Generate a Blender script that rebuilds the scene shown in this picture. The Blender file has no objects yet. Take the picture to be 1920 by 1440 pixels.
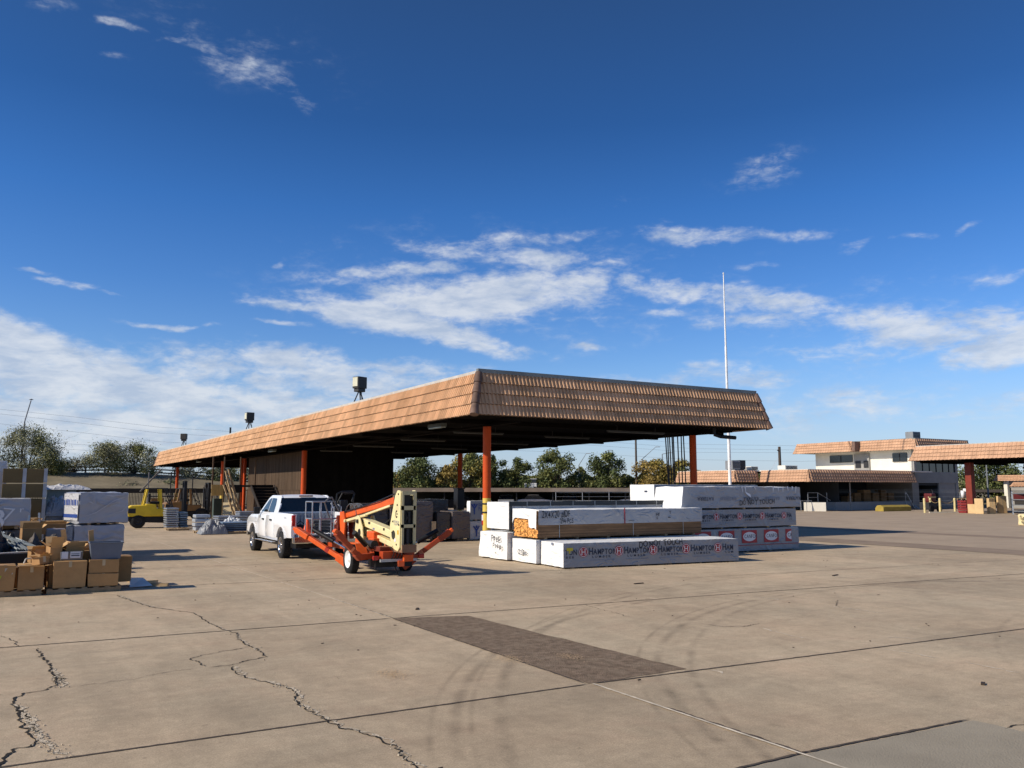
import bpy, bmesh, math, random
from mathutils import Vector, Matrix, Euler, noise
random.seed(7)
R = math.radians
scene = bpy.context.scene
COL = scene.collection
sin, cos, PI = math.sin, math.cos, math.pi

# ------------------------------------------------------------------ materials
MATS = {}
def lin(c):
    return tuple(c) + (1.0,)
def M(name, c, r=.75, metal=0., nv=.18, ns=2.5, rv=.0, bump=0., bs=25., spec=.28, dirt=0., dirtc=(.12, .1, .08), stretch=(1, 1, 1), coat=0., trans=0., detail=5):
    """colour c varied by noise (nv), by the per-face 'rnd' attribute (rv) and by dirt patches"""
    if name in MATS: return MATS[name]
    m = bpy.data.materials.new(name); m.use_nodes = True
    nt = m.node_tree; N = nt.nodes; L = nt.links
    b = N['Principled BSDF']
    b.inputs['Roughness'].default_value = r; b.inputs['Metallic'].default_value = metal
    b.inputs['Specular IOR Level'].default_value = spec
    b.inputs['Coat Weight'].default_value = coat
    tc = N.new('ShaderNodeTexCoord'); mp = N.new('ShaderNodeMapping'); mp.inputs['Scale'].default_value = stretch
    L.new(tc.outputs['Object'], mp.inputs[0])
    no = N.new('ShaderNodeTexNoise'); no.inputs['Scale'].default_value = ns; no.inputs['Detail'].default_value = detail; no.inputs['Roughness'].default_value = .62
    L.new(mp.outputs[0], no.inputs['Vector'])
    mr = N.new('ShaderNodeMapRange'); mr.inputs[1].default_value = .3; mr.inputs[2].default_value = .7; mr.inputs[3].default_value = 1 - nv; mr.inputs[4].default_value = 1 + nv
    L.new(no.outputs['Fac'], mr.inputs[0])
    fac = mr.outputs[0]
    if rv:
        at = N.new('ShaderNodeAttribute'); at.attribute_name = 'rnd'
        m2 = N.new('ShaderNodeMapRange'); m2.inputs[3].default_value = 1 - rv; m2.inputs[4].default_value = 1 + rv
        L.new(at.outputs['Fac'], m2.inputs[0])
        mu = N.new('ShaderNodeMath'); mu.operation = 'MULTIPLY'; L.new(fac, mu.inputs[0]); L.new(m2.outputs[0], mu.inputs[1]); fac = mu.outputs[0]
    sc = N.new('ShaderNodeVectorMath'); sc.operation = 'SCALE'; sc.inputs[0].default_value = c
    L.new(fac, sc.inputs['Scale']); col = sc.outputs[0]
    if dirt:
        n2 = N.new('ShaderNodeTexNoise'); n2.inputs['Scale'].default_value = ns * .37; n2.inputs['Detail'].default_value = 8; n2.inputs['Roughness'].default_value = .7
        L.new(mp.outputs[0], n2.inputs['Vector'])
        m3 = N.new('ShaderNodeMapRange'); m3.inputs[1].default_value = .48; m3.inputs[2].default_value = .75; m3.inputs[3].default_value = 0; m3.inputs[4].default_value = dirt
        L.new(n2.outputs['Fac'], m3.inputs[0])
        mx = N.new('ShaderNodeMix'); mx.data_type = 'RGBA'; L.new(m3.outputs[0], mx.inputs[0]); L.new(col, mx.inputs[6]); mx.inputs[7].default_value = lin(dirtc); col = mx.outputs[2]
    L.new(col, b.inputs['Base Color'])
    if bump:
        n3 = N.new('ShaderNodeTexNoise'); n3.inputs['Scale'].default_value = bs; n3.inputs['Detail'].default_value = 4
        L.new(mp.outputs[0], n3.inputs['Vector'])
        bp = N.new('ShaderNodeBump'); bp.inputs['Strength'].default_value = min(1, bump); bp.inputs['Distance'].default_value = .02 * max(1, bump)
        L.new(n3.outputs['Fac'], bp.inputs['Height']); L.new(bp.outputs[0], b.inputs['Normal'])
    MATS[name] = m
    return m

def M_wrap(name, c, r=.38, wr=.5, scale=2.2, dirt=.12):
    """plastic sheeting: directional creases"""
    if name in MATS: return MATS[name]
    m = M(name, c, r=r, nv=.05, ns=1.5, dirt=dirt, dirtc=(c[0] * .45, c[1] * .43, c[2] * .42))
    nt = m.node_tree; N = nt.nodes; L = nt.links; b = N['Principled BSDF']
    tc = N.new('ShaderNodeTexCoord')
    mp = N.new('ShaderNodeMapping'); mp.inputs['Scale'].default_value = (1.0, 1.0, 1.7); mp.inputs['Rotation'].default_value = (.3, .5, .4)
    L.new(tc.outputs['Object'], mp.inputs[0])
    n1 = N.new('ShaderNodeTexNoise'); n1.inputs['Scale'].default_value = scale; n1.inputs['Detail'].default_value = 6; n1.inputs['Distortion'].default_value = 1.6; n1.noise_type = 'RIDGED_MULTIFRACTAL'
    L.new(mp.outputs[0], n1.inputs['Vector'])
    bp = N.new('ShaderNodeBump'); bp.inputs['Strength'].default_value = min(1., wr); bp.inputs['Distance'].default_value = .03 * max(1., wr)
    L.new(n1.outputs['Fac'], bp.inputs['Height']); L.new(bp.outputs[0], b.inputs['Normal'])
    return m

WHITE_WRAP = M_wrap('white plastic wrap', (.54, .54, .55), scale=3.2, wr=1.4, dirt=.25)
WHITE_SHINY = M_wrap('shaded glossy white wrap', (.37, .38, .40), r=.26, wr=1.6, scale=2.4, dirt=.2)  # greyed: shade of the pack sides is in the colour
WHITE_SUNLIT = M_wrap('sunlit white sheeting', (.84, .84, .82), scale=2.2, wr=1.2, dirt=.2)  # sunlit tone of the wrap, for pack ends and tops
GREY_WRAP = M_wrap('grey wrap', (.40, .42, .46), r=.4, wr=.7, scale=1.6)
DARK_WRAP = M_wrap('dark stretch wrap', (.075, .068, .066), r=.18, wr=1.6, scale=3)
BROWN_WRAP = M_wrap('brown stretch wrap', (.14, .115, .105), r=.18, wr=2., scale=2.4)
TILE = M('clay tile', (.62, .375, .215), spec=.06, r=.8, nv=.12, ns=.5, rv=.16, dirt=.6, dirtc=(.36, .17, .06))
TILE_FAR = M('clay tile weathered', (.52, .31, .19), r=.8, nv=.12, ns=.8, rv=.10, dirt=.22, dirtc=(.28, .14, .07))
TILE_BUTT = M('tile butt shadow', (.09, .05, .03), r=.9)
RIDGE = M('ridge tile', (.16, .10, .075), r=.7, nv=.3, ns=3, rv=.3)
COPING = M('coping metal', (.24, .25, .23), r=.5, metal=.3, nv=.2, ns=1, dirt=.4)
COPING_LIGHT = M('coping light', (.5, .48, .44), r=.6, nv=.15, dirt=.4, dirtc=(.3, .2, .1))
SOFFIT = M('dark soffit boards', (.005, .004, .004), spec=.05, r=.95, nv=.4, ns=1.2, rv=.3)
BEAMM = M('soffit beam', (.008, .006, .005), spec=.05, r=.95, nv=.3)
ORANGE_COL = M('orange column paint', (.56, .080, .017), spec=.15, r=.5, nv=.15, ns=2, dirt=.35, dirtc=(.25, .05, .03))
YELLOW_COL = M('yellow column paint', (.72, .52, .10), r=.5, nv=.12, ns=3, dirt=.4, dirtc=(.3, .2, .08))
DARKRED = M('dark red column paint', (.20, .035, .02), r=.5, nv=.2, ns=2)
WALL_BROWN = M('brown plank siding', (.082, .055, .036), spec=.08, r=.85, nv=.35, ns=2.2, rv=.25, stretch=(6, 6, .35), dirt=.3)
WALL_DARK = M('dark plank siding', (.007, .006, .0055), spec=.06, r=.95, nv=.3, rv=.2)
BLACK = M('black paint', (.012, .012, .013), r=.45, nv=.2)
RUBBER = M('tyre rubber', (.018, .018, .019), r=.85, nv=.25, ns=8, bump=.3, bs=60)
STEEL = M('galvanised steel', (.42, .44, .46), r=.42, metal=.75, nv=.2, ns=6)
STEEL_BLUE = M('blue grey steel', (.20, .27, .34), r=.45, metal=.5, nv=.25, ns=5, rv=.3)
STUD = M('steel studs', (.30, .34, .37), r=.45, metal=.5, nv=.2, ns=5, rv=.45)
DARKMETAL = M('dark steel', (.04, .04, .042), r=.5, metal=.4, nv=.2)
CHROME = M('chrome', (.62, .62, .62), r=.16, metal=1, nv=.08)
WOOD = M('fresh lumber', (.72, .33, .09), r=.75, nv=.25, ns=5, rv=.42, stretch=(.4, 3, 3))
WOOD_SIDE = M('lumber long side', (.20, .115, .058), r=.8, nv=.35, ns=4, rv=.35, stretch=(.25, 3, 3))
WOOD_PALE = M('pale boards', (.50, .36, .20), r=.8, nv=.25, ns=4, rv=.3)
PALLET = M('pallet wood', (.30, .215, .125), r=.85, nv=.3, ns=5, rv=.3)
CARD = M('cardboard', (.38, .215, .088), r=.85, nv=.15, ns=2.5, rv=.28, dirt=.25, dirtc=(.25, .14, .06))
CARD_IN = M('cardboard inside', (.50, .31, .14), r=.85, nv=.12, ns=3)
TAN_BOARD = M('tan board', (.17, .115, .05), r=.85, nv=.15, ns=1.5, rv=.15)
TAPE = M('packing tape', (.52, .40, .24), r=.3, nv=.1)
GREYPLASTIC = M('grey plastic tub', (.13, .15, .19), r=.45, nv=.1)
WHITEPAINT = M('white car paint', (.80, .81, .82), r=.22, nv=.03, coat=.6, dirt=.16, dirtc=(.5, .42, .33), ns=2)
WHITEWALL = M('white stucco', (.74, .70, .60), r=.85, nv=.07, ns=.8, bump=.2, bs=30, dirt=.15, dirtc=(.4, .36, .3))
GREYWALL = M('grey stucco', (.30, .29, .27), r=.85, nv=.1, ns=.7, bump=.15, bs=30, dirt=.2)
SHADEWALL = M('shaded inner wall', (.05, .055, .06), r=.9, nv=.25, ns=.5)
GLASS = M('dark glass', (.012, .016, .02), r=.06, nv=.2, ns=.6, spec=.7)
PAINTMARK = M('black marker', (.02, .02, .024), r=.6, nv=.1)
INK = M('dark printed ink', (.03, .04, .07), r=.5, nv=.15, ns=6)
REDINK = M('red printed ink', (.38, .045, .05), r=.5, nv=.15, ns=6)
BLUEINK = M('blue printed ink', (.03, .07, .28), r=.5, nv=.15, ns=6)
WHITEINK = M('white print', (.68, .69, .71), r=.5, nv=.05)
FADEINK = M('faded grey ink', (.22, .24, .30), r=.5, nv=.2)
LIFT_ORANGE = M('orange machine paint', (.74, .115, .02), r=.38, nv=.14, ns=6, dirt=.45, dirtc=(.3, .06, .02))
LIFT_CREAM = M('cream machine paint', (.78, .68, .36), r=.4, nv=.08, ns=6, dirt=.40, dirtc=(.4, .3, .15))
YELLOW = M('yellow machine paint', (.72, .50, .03), r=.4, nv=.08, ns=3, dirt=.2, dirtc=(.3, .2, .05))
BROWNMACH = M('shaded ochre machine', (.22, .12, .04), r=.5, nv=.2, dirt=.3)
REDLENS = M('red lens', (.42, .02, .02), r=.15, nv=.1, coat=.5)
CONE_ORANGE = M('cone orange', (.85, .10, .03), r=.5, nv=.06)
GALV_DULL = M('grey paint', (.22, .23, .24), r=.55, nv=.12)
LAMPGLASS = M('floodlight lens', (.62, .60, .45), r=.2, nv=.1)
TUBE = M('unlit fluorescent tube', (.16, .16, .15), r=.4, nv=.1)
BARK = M('bark', (.09, .07, .055), r=.9, nv=.3, ns=6)
BARK_PALE = M('pale bark', (.26, .22, .17), r=.9, nv=.3, ns=6)
def leafmat(name, c, rv=.5):
    m = M(name, c, r=.6, nv=.3, ns=.35, rv=rv * .7, spec=.2)
    return m
LEAF_DARK = leafmat('leaf dark green', (.085, .105, .034))
LEAF_MID = leafmat('leaf green', (.135, .142, .042))
LEAF_OLIVE = leafmat('leaf olive', (.23, .185, .045))
LEAF_BROWN = leafmat('leaf autumn', (.27, .19, .05))
LEAF_GREY = leafmat('leaf grey green', (.29, .285, .16))
LEAF_PALE = leafmat('leaf pale dry', (.22, .205, .13))

# ------------------------------------------------------------------ mesh builder
class MB:
    def __init__(s): s.v = []; s.f = []; s.m = []; s.r = []; s.sm = []
    def add(s, vs, fs, mi=0, rnd=None, smooth=False, T=None):
        k = len(s.v)
        s.v += [tuple(T @ Vector(v)) if T else tuple(v) for v in vs]
        rr = random.random() if rnd is None else rnd
        for f in fs:
            s.f.append([i + k for i in f]); s.m.append(mi); s.r.append(rr); s.sm.append(smooth)
        return s
    def box(s, x0, x1, y0, y1, z0, z1, mi=0, T=None, rnd=None):
        vs = [(x0, y0, z0), (x1, y0, z0), (x1, y1, z0), (x0, y1, z0), (x0, y0, z1), (x1, y0, z1), (x1, y1, z1), (x0, y1, z1)]
        return s.add(vs, [(0, 3, 2, 1), (4, 5, 6, 7), (0, 1, 5, 4), (1, 2, 6, 5), (2, 3, 7, 6), (3, 0, 4, 7)], mi, rnd, False, T)
    def beam(s, p, q, w, h=None, mi=0, up=(0, 0, 1)):
        h = h or w; p = Vector(p); q = Vector(q); d = (q - p); L = d.length; d.normalize(); u = Vector(up)
        if abs(d.dot(u)) > .99: u = Vector((0, 1, 0))
        x = d.cross(u).normalized(); z = x.cross(d).normalized()
        T = Matrix((x, d, z)).transposed().to_4x4(); T.translation = p
        return s.box(-w / 2, w / 2, 0, L, -h / 2, h / 2, mi, T)
    def tube(s, p, q, r, r2=None, n=10, mi=0, caps=True, smooth=True):
        r2 = r if r2 is None else r2; p = Vector(p); q = Vector(q); d = (q - p).normalized()
        u = Vector((0, 0, 1)) if abs(d.z) < .95 else Vector((1, 0, 0)); x = d.cross(u).normalized(); y = d.cross(x)
        vs = [p + (x * cos(a) + y * sin(a)) * r for a in [2 * PI * i / n for i in range(n)]] + [q + (x * cos(a) + y * sin(a)) * r2 for a in [2 * PI * i / n for i in range(n)]]
        rr = random.random()
        s.add(vs, [(i, (i + 1) % n, n + (i + 1) % n, n + i) for i in range(n)], mi, rr, smooth)
        if caps: s.add(vs[:n], [list(range(n))[::-1]], mi, rr); s.add(vs[n:], [list(range(n))], mi, rr)
        return s
    def path(s, pts, r, n=8, mi=0):
        for a, b in zip(pts, pts[1:]): s.tube(a, b, r, n=n, mi=mi)
        return s
    def lathe(s, prof, c=(0, 0, 0), axis='z', n=24, mi=0, smooth=True, rnd=None):
        c = Vector(c); vs = []; k = len(prof)
        for i in range(n):
            a = 2 * PI * i / n
            for r, h in prof:
                v = (r * cos(a), r * sin(a), h) if axis == 'z' else ((h, r * cos(a), r * sin(a)) if axis == 'x' else (r * sin(a), h, r * cos(a)))
                vs.append(c + Vector(v))
        fs = [(i * k + j, ((i + 1) % n) * k + j, ((i + 1) % n) * k + j + 1, i * k + j + 1) for i in range(n) for j in range(k - 1)]
        return s.add(vs, fs, mi, rnd, smooth)
    def prism(s, poly, axis, a0, a1, mi=0, T=None, rnd=None):
        n = len(poly)
        def mk(p, a): return (a, p[0], p[1]) if axis == 'x' else ((p[0], a, p[1]) if axis == 'y' else (p[0], p[1], a))
        vs = [mk(p, a0) for p in poly] + [mk(p, a1) for p in poly]
        return s.add(vs, [list(range(n))[::-1], list(range(n, 2 * n))] + [(i, (i + 1) % n, n + (i + 1) % n, n + i) for i in range(n)], mi, rnd, False, T)
    def quad(s, a, b, c, d, mi=0, rnd=None): return s.add([a, b, c, d], [(0, 1, 2, 3)], mi, rnd)
    def text(s, t, h, T, sx=1., off=0., mi=0, jitter=0., align='LEFT', gap=1.):
        x = 0.
        rr = random.Random(len(t) * 13 + int(h * 1000))
        total = 0.
        if align == 'CENTER':
            total = sum(char_geo(ch, off)[2] for ch in t) * h * sx * gap; x = -total / 2
        for ch in t:
            vs, fs, adv = char_geo(ch, off)
            J = Matrix.Rotation(rr.uniform(-1, 1) * jitter * 1.2, 4, 'Z') if jitter else Matrix()
            dy = rr.uniform(-1, 1) * jitter * h * .5; ks = 1 + rr.uniform(-1, 1) * jitter
            s.add([(x + (J @ Vector((v[0] * h * sx * ks, v[1] * h * ks, 0)))[0], dy + (J @ Vector((v[0] * h * sx * ks, v[1] * h * ks, 0)))[1], 0) for v in vs], fs, mi, .5, False, T)
            x += adv * h * sx * gap
        return s
    def build(s, name, mat, parent=None, loc=None, bevel=0., smooth=None, seg=2):
        me = bpy.data.meshes.new(name)
        me.from_pydata(s.v, [], s.f)
        for mm in (mat if isinstance(mat, (list, tuple)) else [mat]): me.materials.append(mm)
        me.polygons.foreach_set('material_index', s.m)
        me.polygons.foreach_set('use_smooth', s.sm if smooth is None else [smooth] * len(s.f))
        at = me.attributes.new('rnd', 'FLOAT', 'FACE'); at.data.foreach_set('value', s.r)
        me.update()
        o = bpy.data.objects.new(name, me); COL.objects.link(o)
        if parent: o.parent = parent
        if loc: o.location = loc
        if bevel:
            b = o.modifiers.new('bevel', 'BEVEL'); b.width = bevel; b.segments = seg; b.limit_method = 'ANGLE'; b.angle_limit = R(35)
        return o

CH = {}
def char_geo(ch, off):
    key = (ch, off)
    if key in CH: return CH[key]
    if ch == ' ': CH[key] = ([], [], .42); return CH[key]
    cu = bpy.data.curves.new('glyph', 'FONT'); cu.body = ch; cu.size = 1.38; cu.offset = off; cu.resolution_u = 2
    o = bpy.data.objects.new('glyph', cu); COL.objects.link(o)
    bpy.context.view_layer.update()
    me = bpy.data.meshes.new_from_object(o.evaluated_get(bpy.context.evaluated_depsgraph_get()))
    vs = [tuple(v.co) for v in me.vertices]; fs = [list(p.vertices) for p in me.polygons]
    x0 = min(v[0] for v in vs); x1 = max(v[0] for v in vs)
    CH[key] = ([(v[0] - x0, v[1], 0) for v in vs], fs, x1 - x0 + .13)
    bpy.data.objects.remove(o); bpy.data.meshes.remove(me); bpy.data.curves.remove(cu)
    return CH[key]
def front_T(x, y, z):   # text on a face that looks towards -Y
    T = Matrix(((1, 0, 0), (0, 0, 1), (0, -1, 0))).transposed().to_4x4()
    T = Matrix(((1, 0, 0, x), (0, 0, -1, y), (0, 1, 0, z), (0, 0, 0, 1))); return T
def left_T(x, y, z):    # text on a face that looks towards -X (reads from +Y to -Y)
    return Matrix(((0, 0, -1, x), (-1, 0, 0, y), (0, 1, 0, z), (0, 0, 0, 1)))

def tag(o, label=None, cat=None, group=None, kind=None):
    if label: o['label'] = label
    if cat: o['category'] = cat
    if group: o['group'] = group
    if kind: o['kind'] = kind
    return o
def thing(name, label, cat, loc=(0, 0, 0), rz=0., group=None):
    o = bpy.data.objects.new(name, None); COL.objects.link(o); o.location = loc; o.rotation_euler = (0, 0, rz); o.empty_display_size = .2
    return tag(o, label, cat, group)
def struct(o): o['kind'] = 'structure'; return o
def kids(o): return [c for c in bpy.data.objects if c.parent == o]
def dup(o, loc, rz=None, label=None, parent=None):
    c = o.copy(); COL.objects.link(c)
    if parent: c.parent = parent
    else:
        c.location = loc
        if rz is not None: c.rotation_euler = (0, 0, rz)
        if label: c['label'] = label
    for k in kids(o): dup(k, None, None, None, c)
    return c

# ------------------------------------------------------------------ camera, sun, sky
H = 2.1; F = 1585.; PITCH = math.atan(197 / F)
cam = bpy.data.cameras.new('camera'); co = bpy.data.objects.new('camera', cam); COL.objects.link(co)
cam.sensor_width = 36; cam.lens = 36 * F / 1920; cam.clip_end = 6000; cam.clip_start = .1
co.location = (0, 0, H); co.rotation_euler = (R(90) + PITCH, 0, R(-30.4)); scene.camera = co
SUN_EL = R(34); SUN_AZ = R(-83)      # azimuth clockwise from +Y
sd = Vector((sin(SUN_AZ) * cos(SUN_EL), cos(SUN_AZ) * cos(SUN_EL), sin(SUN_EL)))
su = bpy.data.lights.new('sun', 'SUN'); su.energy = 5.0; su.angle = R(.5); su.color = (1, .90, .76)
so = bpy.data.objects.new('sun', su); COL.objects.link(so); so.rotation_euler = sd.to_track_quat('Z', 'Y').to_euler(); so.location = (-30, 10, 40)

w = bpy.data.worlds.new('World'); scene.world = w; w.use_nodes = True
nt = w.node_tree; N = nt.nodes; L = nt.links; N.clear()
def nd(t, **k):
    n = N.new(t)
    for a, b in k.items(): setattr(n, a, b)
    return n
def math_(op, a, b=None, c=None, clamp=False):
    n = nd('ShaderNodeMath', operation=op); n.use_clamp = clamp
    for i, q in enumerate((a, b, c)):
        if q is None: continue
        if isinstance(q, (int, float)): n.inputs[i].default_value = q
        else: L.new(q, n.inputs[i])
    return n.outputs[0]
sky = nd('ShaderNodeTexSky'); sky.sky_type = 'NISHITA'; sky.sun_disc = False
sky.sun_elevation = SUN_EL; sky.sun_rotation = SUN_AZ; sky.air_density = 1.; sky.dust_density = .4; sky.ozone_density = 2.2
tc = nd('ShaderNodeTexCoord'); sx = nd('ShaderNodeSeparateXYZ'); L.new(tc.outputs['Generated'], sx.inputs[0])
az = math_('MULTIPLY', math_('ARCTAN2', sx.outputs[0], sx.outputs[1]), 57.2958)
el = math_('MULTIPLY', math_('ARCSINE', sx.outputs[2]), 57.2958)
cv = nd('ShaderNodeCombineXYZ'); L.new(az, cv.inputs[0]); L.new(el, cv.inputs[1])
# warped coordinates so that cloud edges break up
wn = nd('ShaderNodeTexNoise'); wn.inputs['Scale'].default_value = .22; wn.inputs['Detail'].default_value = 4
L.new(cv.outputs[0], wn.inputs['Vector'])
ws = nd('ShaderNodeVectorMath', operation='SUBTRACT'); L.new(wn.outputs['Color'], ws.inputs[0]); ws.inputs[1].default_value = (.5, .5, .5)
ws2 = nd('ShaderNodeVectorMath', operation='MULTIPLY'); L.new(ws.outputs[0], ws2.inputs[0]); ws2.inputs[1].default_value = (6, 2.6, 0)
cw = nd('ShaderNodeVectorMath', operation='ADD'); L.new(cv.outputs[0], cw.inputs[0]); L.new(ws2.outputs[0], cw.inputs[1])
CLOUDS = [  # azimuth, elevation, half-width, half-height (degrees), tilt, weight
    (16.32, 11.85, 5.30, 0.63, -4, 1.05),
    (21.64, 11.64, 9.13, 1.42, -6, 1.2),
    (28.19, 12.84, 10.64, 2.07, 4, 1.3),
    (34.09, 13.89, 6.55, 1.35, 6, 1),
    (27.10, 10.68, 6.24, 1.08, -18, 1.05),
    (30.40, 9.79, 3.29, 0.58, -20, 0.8),
    (26.32, 15.94, 5.19, 0.84, 4, 0.65),
    (22.67, 14.50, 8.10, 0.70, 6, 0.75),
    (31.88, 15.16, 6.98, 1.06, -4, 0.75),
    (30.03, 16.58, 8.87, 0.63, 4, 0.55),
    (40.99, 13.34, 4.56, 0.91, -3, 1),
    (46.90, 12.34, 7.15, 1.17, -8, 1),
    (52.74, 10.75, 6.57, 1.06, -6, 0.95),
    (57.53, 9.38, 6.54, 1.35, -2, 1.1),
    (61.14, 8.44, 4.63, 1.55, -4, 1.2),
    (46.16, 10.82, 6.56, 0.90, -4, 0.6),
    (53.89, 8.66, 7.51, 0.93, 0, 0.65),
    (60.15, 10.26, 2.96, 0.44, -8, 0.5),
    (45.66, 16.36, 7.63, 0.68, -4, 0.75),
    (53.60, 15.30, 1.86, 0.33, 10, 0.4),
    (59.34, 15.38, 1.13, 0.31, 12, 0.65),
    (56.83, 15.25, 1.76, 0.32, 0, 0.35),
    (47.54, 20.38, 3.37, 1.11, 8, 0.44),
    (46.14, 20.02, 1.72, 0.46, -5, 0.4),
    (37.47, 19.06, 2.20, 0.48, 0, 0.2),
    (0.19, 13.03, 1.98, 0.25, -6, 0.6),
    (1.93, 12.45, 2.04, 0.35, -2, 0.65),
    (4.30, 12.13, 1.51, 0.19, -3, 0.45),
    (7.83, 10.39, 2.71, 0.27, 0, 0.8),
    (14.82, 10.55, 2.06, 0.24, 0, 0.6),
    (3.84, 27.25, 1.87, 0.37, 8, 0.6),
    (6.88, 27.13, 1.17, 0.29, 8, 0.55),
    (4.75, 25.29, 1.25, 0.29, 10, 0.3),
    (10.91, 26.75, 5.25, 1.08, -10, 0.46),
    (14.45, 25.50, 4.31, 1.00, -20, 0.42),
    (0.04, 27.60, 1.75, 0.44, 0, 0.3),
    (0.50, 8.20, 7.04, 1.56, -8, 1.35),
    (4.63, 6.06, 15.69, 2.77, -8, 1.3),
    (3.32, 3.42, 18.11, 2.57, 0, 1.15),
    (16.12, 7.39, 13.56, 2.10, -4, 1),
    (20.98, 8.42, 9.42, 1.14, -2, 0.85),
    (13.49, 5.05, 16.18, 2.07, 0, 1),
    (35.51, 9.40, 2.17, 0.36, 0, 0.4),
    (45.37, 7.37, 4.97, 0.91, -2, 0.8),
    (39.79, 6.99, 5.90, 0.93, 0, 0.7),
    (52.46, 4.89, 15.17, 2.01, 0, 0.5),
    (61.64, 11.96, 3.13, 0.43, 6, 0.4),
    (61.20, 5.16, 5.07, 0.68, 4, 0.45),
    (30.03, 13.21, 18.56, 4.94, -2, 0.3),
    (53.34, 10.20, 11.77, 3.96, -3, 0.32),
    (11.57, 27.45, 9.34, 2.37, -10, 0.18),
    (40.60, 11.95, 1.42, 0.49, 0, 0.5),
    (35.15, 9.40, 1.81, 0.40, 0, 0.45),
    (14.85, 14.63, 0.90, 0.34, 0, 0.45),
    (34.99, 11.38, 4.35, 0.43, 4, 0.4),
    (47.65, 14.34, 2.99, 0.27, 0, 0.3),
]
mask = None
for (a, e, rx, ry, rot, wt) in CLOUDS:
    mp = nd('ShaderNodeMapping', vector_type='TEXTURE'); L.new(cw.outputs[0], mp.inputs[0])
    mp.inputs['Location'].default_value = (a, e, 0); mp.inputs['Rotation'].default_value = (0, 0, R(rot)); mp.inputs['Scale'].default_value = (rx, ry, 1)
    ln = nd('ShaderNodeVectorMath', operation='LENGTH'); L.new(mp.outputs[0], ln.inputs[0])
    mr = nd('ShaderNodeMapRange', interpolation_type='SMOOTHSTEP'); L.new(ln.outputs['Value'], mr.inputs[0])
    mr.inputs[1].default_value = 1.25; mr.inputs[2].default_value = .15; mr.inputs[3].default_value = 0; mr.inputs[4].default_value = wt
    mask = mr.outputs[0] if mask is None else math_('MAXIMUM', mask, mr.outputs[0])
def cnoise(scale, sy, det, rough, dist, off):
    mp = nd('ShaderNodeMapping'); L.new(cv.outputs[0], mp.inputs[0]); mp.inputs['Scale'].default_value = (scale, scale * sy, 1); mp.inputs['Location'].default_value = off; mp.inputs['Rotation'].default_value = (0, 0, R(-6))
    n = nd('ShaderNodeTexNoise'); n.inputs['Scale'].default_value = 1; n.inputs['Detail'].default_value = det; n.inputs['Roughness'].default_value = rough; n.inputs['Distortion'].default_value = dist
    L.new(mp.outputs[0], n.inputs['Vector']); return n.outputs['Fac']
n1 = cnoise(.23, 2.6, 9, .60, .35, (3.1, 1.7, 0)); n2 = cnoise(1.1, 2.2, 6, .62, .3, (8, 3, 0))
dens = math_('ADD', math_('MULTIPLY', math_('SUBTRACT', n1, .5), 2.2), math_('MULTIPLY', math_('SUBTRACT', n2, .5), 1.15))
dens = math_('ADD', dens, mask)
dm = nd('ShaderNodeMapRange', interpolation_type='SMOOTHSTEP'); L.new(dens, dm.inputs[0]); dm.inputs[1].default_value = -.02; dm.inputs[2].default_value = 1.22
dm.inputs[4].default_value = .88
d2 = math_('MULTIPLY', math_('POWER', dm.outputs[0], 1.35), math_('MINIMUM', math_('MULTIPLY', mask, 3.0), 1.0))
# cloud brightness: white tops, bluish grey thicker parts
n3 = cnoise(.30, 3.2, 6, .6, .2, (1, 9, 0))
cr = nd('ShaderNodeValToRGB'); L.new(n3, cr.inputs[0])
cr.color_ramp.elements[0].position = .36; cr.color_ramp.elements[0].color = (.52, .61, .76, 1)
cr.color_ramp.elements[1].position = .60; cr.color_ramp.elements[1].color = (.80, .84, .90, 1)
# haze close to the horizon
hz = nd('ShaderNodeMapRange', interpolation_type='SMOOTHSTEP'); L.new(el, hz.inputs[0]); hz.inputs[1].default_value = 9; hz.inputs[2].default_value = -1; hz.inputs[4].default_value = .5
# deep blue of a clear winter sky: the tint grows with height
tr_ = nd('ShaderNodeValToRGB'); L.new(math_('DIVIDE', el, 40.), tr_.inputs[0]); e_ = tr_.color_ramp.elements
e_[0].position = .02; e_[0].color = (.62, .69, .93, 1); e_[1].position = .80; e_[1].color = (.19, .36, .58, 1)
for p_, c_ in ((.20, (.47, .67, .97, 1)), (.33, (.31, .565, .93, 1)), (.46, (.21, .49, .87, 1)), (.60, (.16, .385, .69, 1))):
    q_ = e_.new(p_); q_.color = c_
t2_ = nd('ShaderNodeVectorMath', operation='SCALE'); L.new(tr_.outputs[0], t2_.inputs[0]); t2_.inputs['Scale'].default_value = 1.42
tint = nd('ShaderNodeVectorMath', operation='MULTIPLY'); L.new(sky.outputs[0], tint.inputs[0]); L.new(t2_.outputs[0], tint.inputs[1])
bg = nd('ShaderNodeBackground'); bg.inputs[1].default_value = .10; L.new(tint.outputs[0], bg.inputs[0])
bh = nd('ShaderNodeBackground'); bh.inputs[0].default_value = (.56, .71, .90, 1); bh.inputs[1].default_value = .90
bc = nd('ShaderNodeBackground'); bc.inputs[1].default_value = .92; L.new(cr.outputs[0], bc.inputs[0])
m0 = nd('ShaderNodeMixShader'); L.new(hz.outputs[0], m0.inputs[0]); L.new(bg.outputs[0], m0.inputs[1]); L.new(bh.outputs[0], m0.inputs[2])
m1 = nd('ShaderNodeMixShader'); L.new(d2, m1.inputs[0]); L.new(m0.outputs[0], m1.inputs[1]); L.new(bc.outputs[0], m1.inputs[2])
wo = nd('ShaderNodeOutputWorld'); L.new(m1.outputs[0], wo.inputs[0])
scene.view_settings.view_transform = 'Standard'; scene.view_settings.look = 'None'; scene.view_settings.exposure = 0
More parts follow.
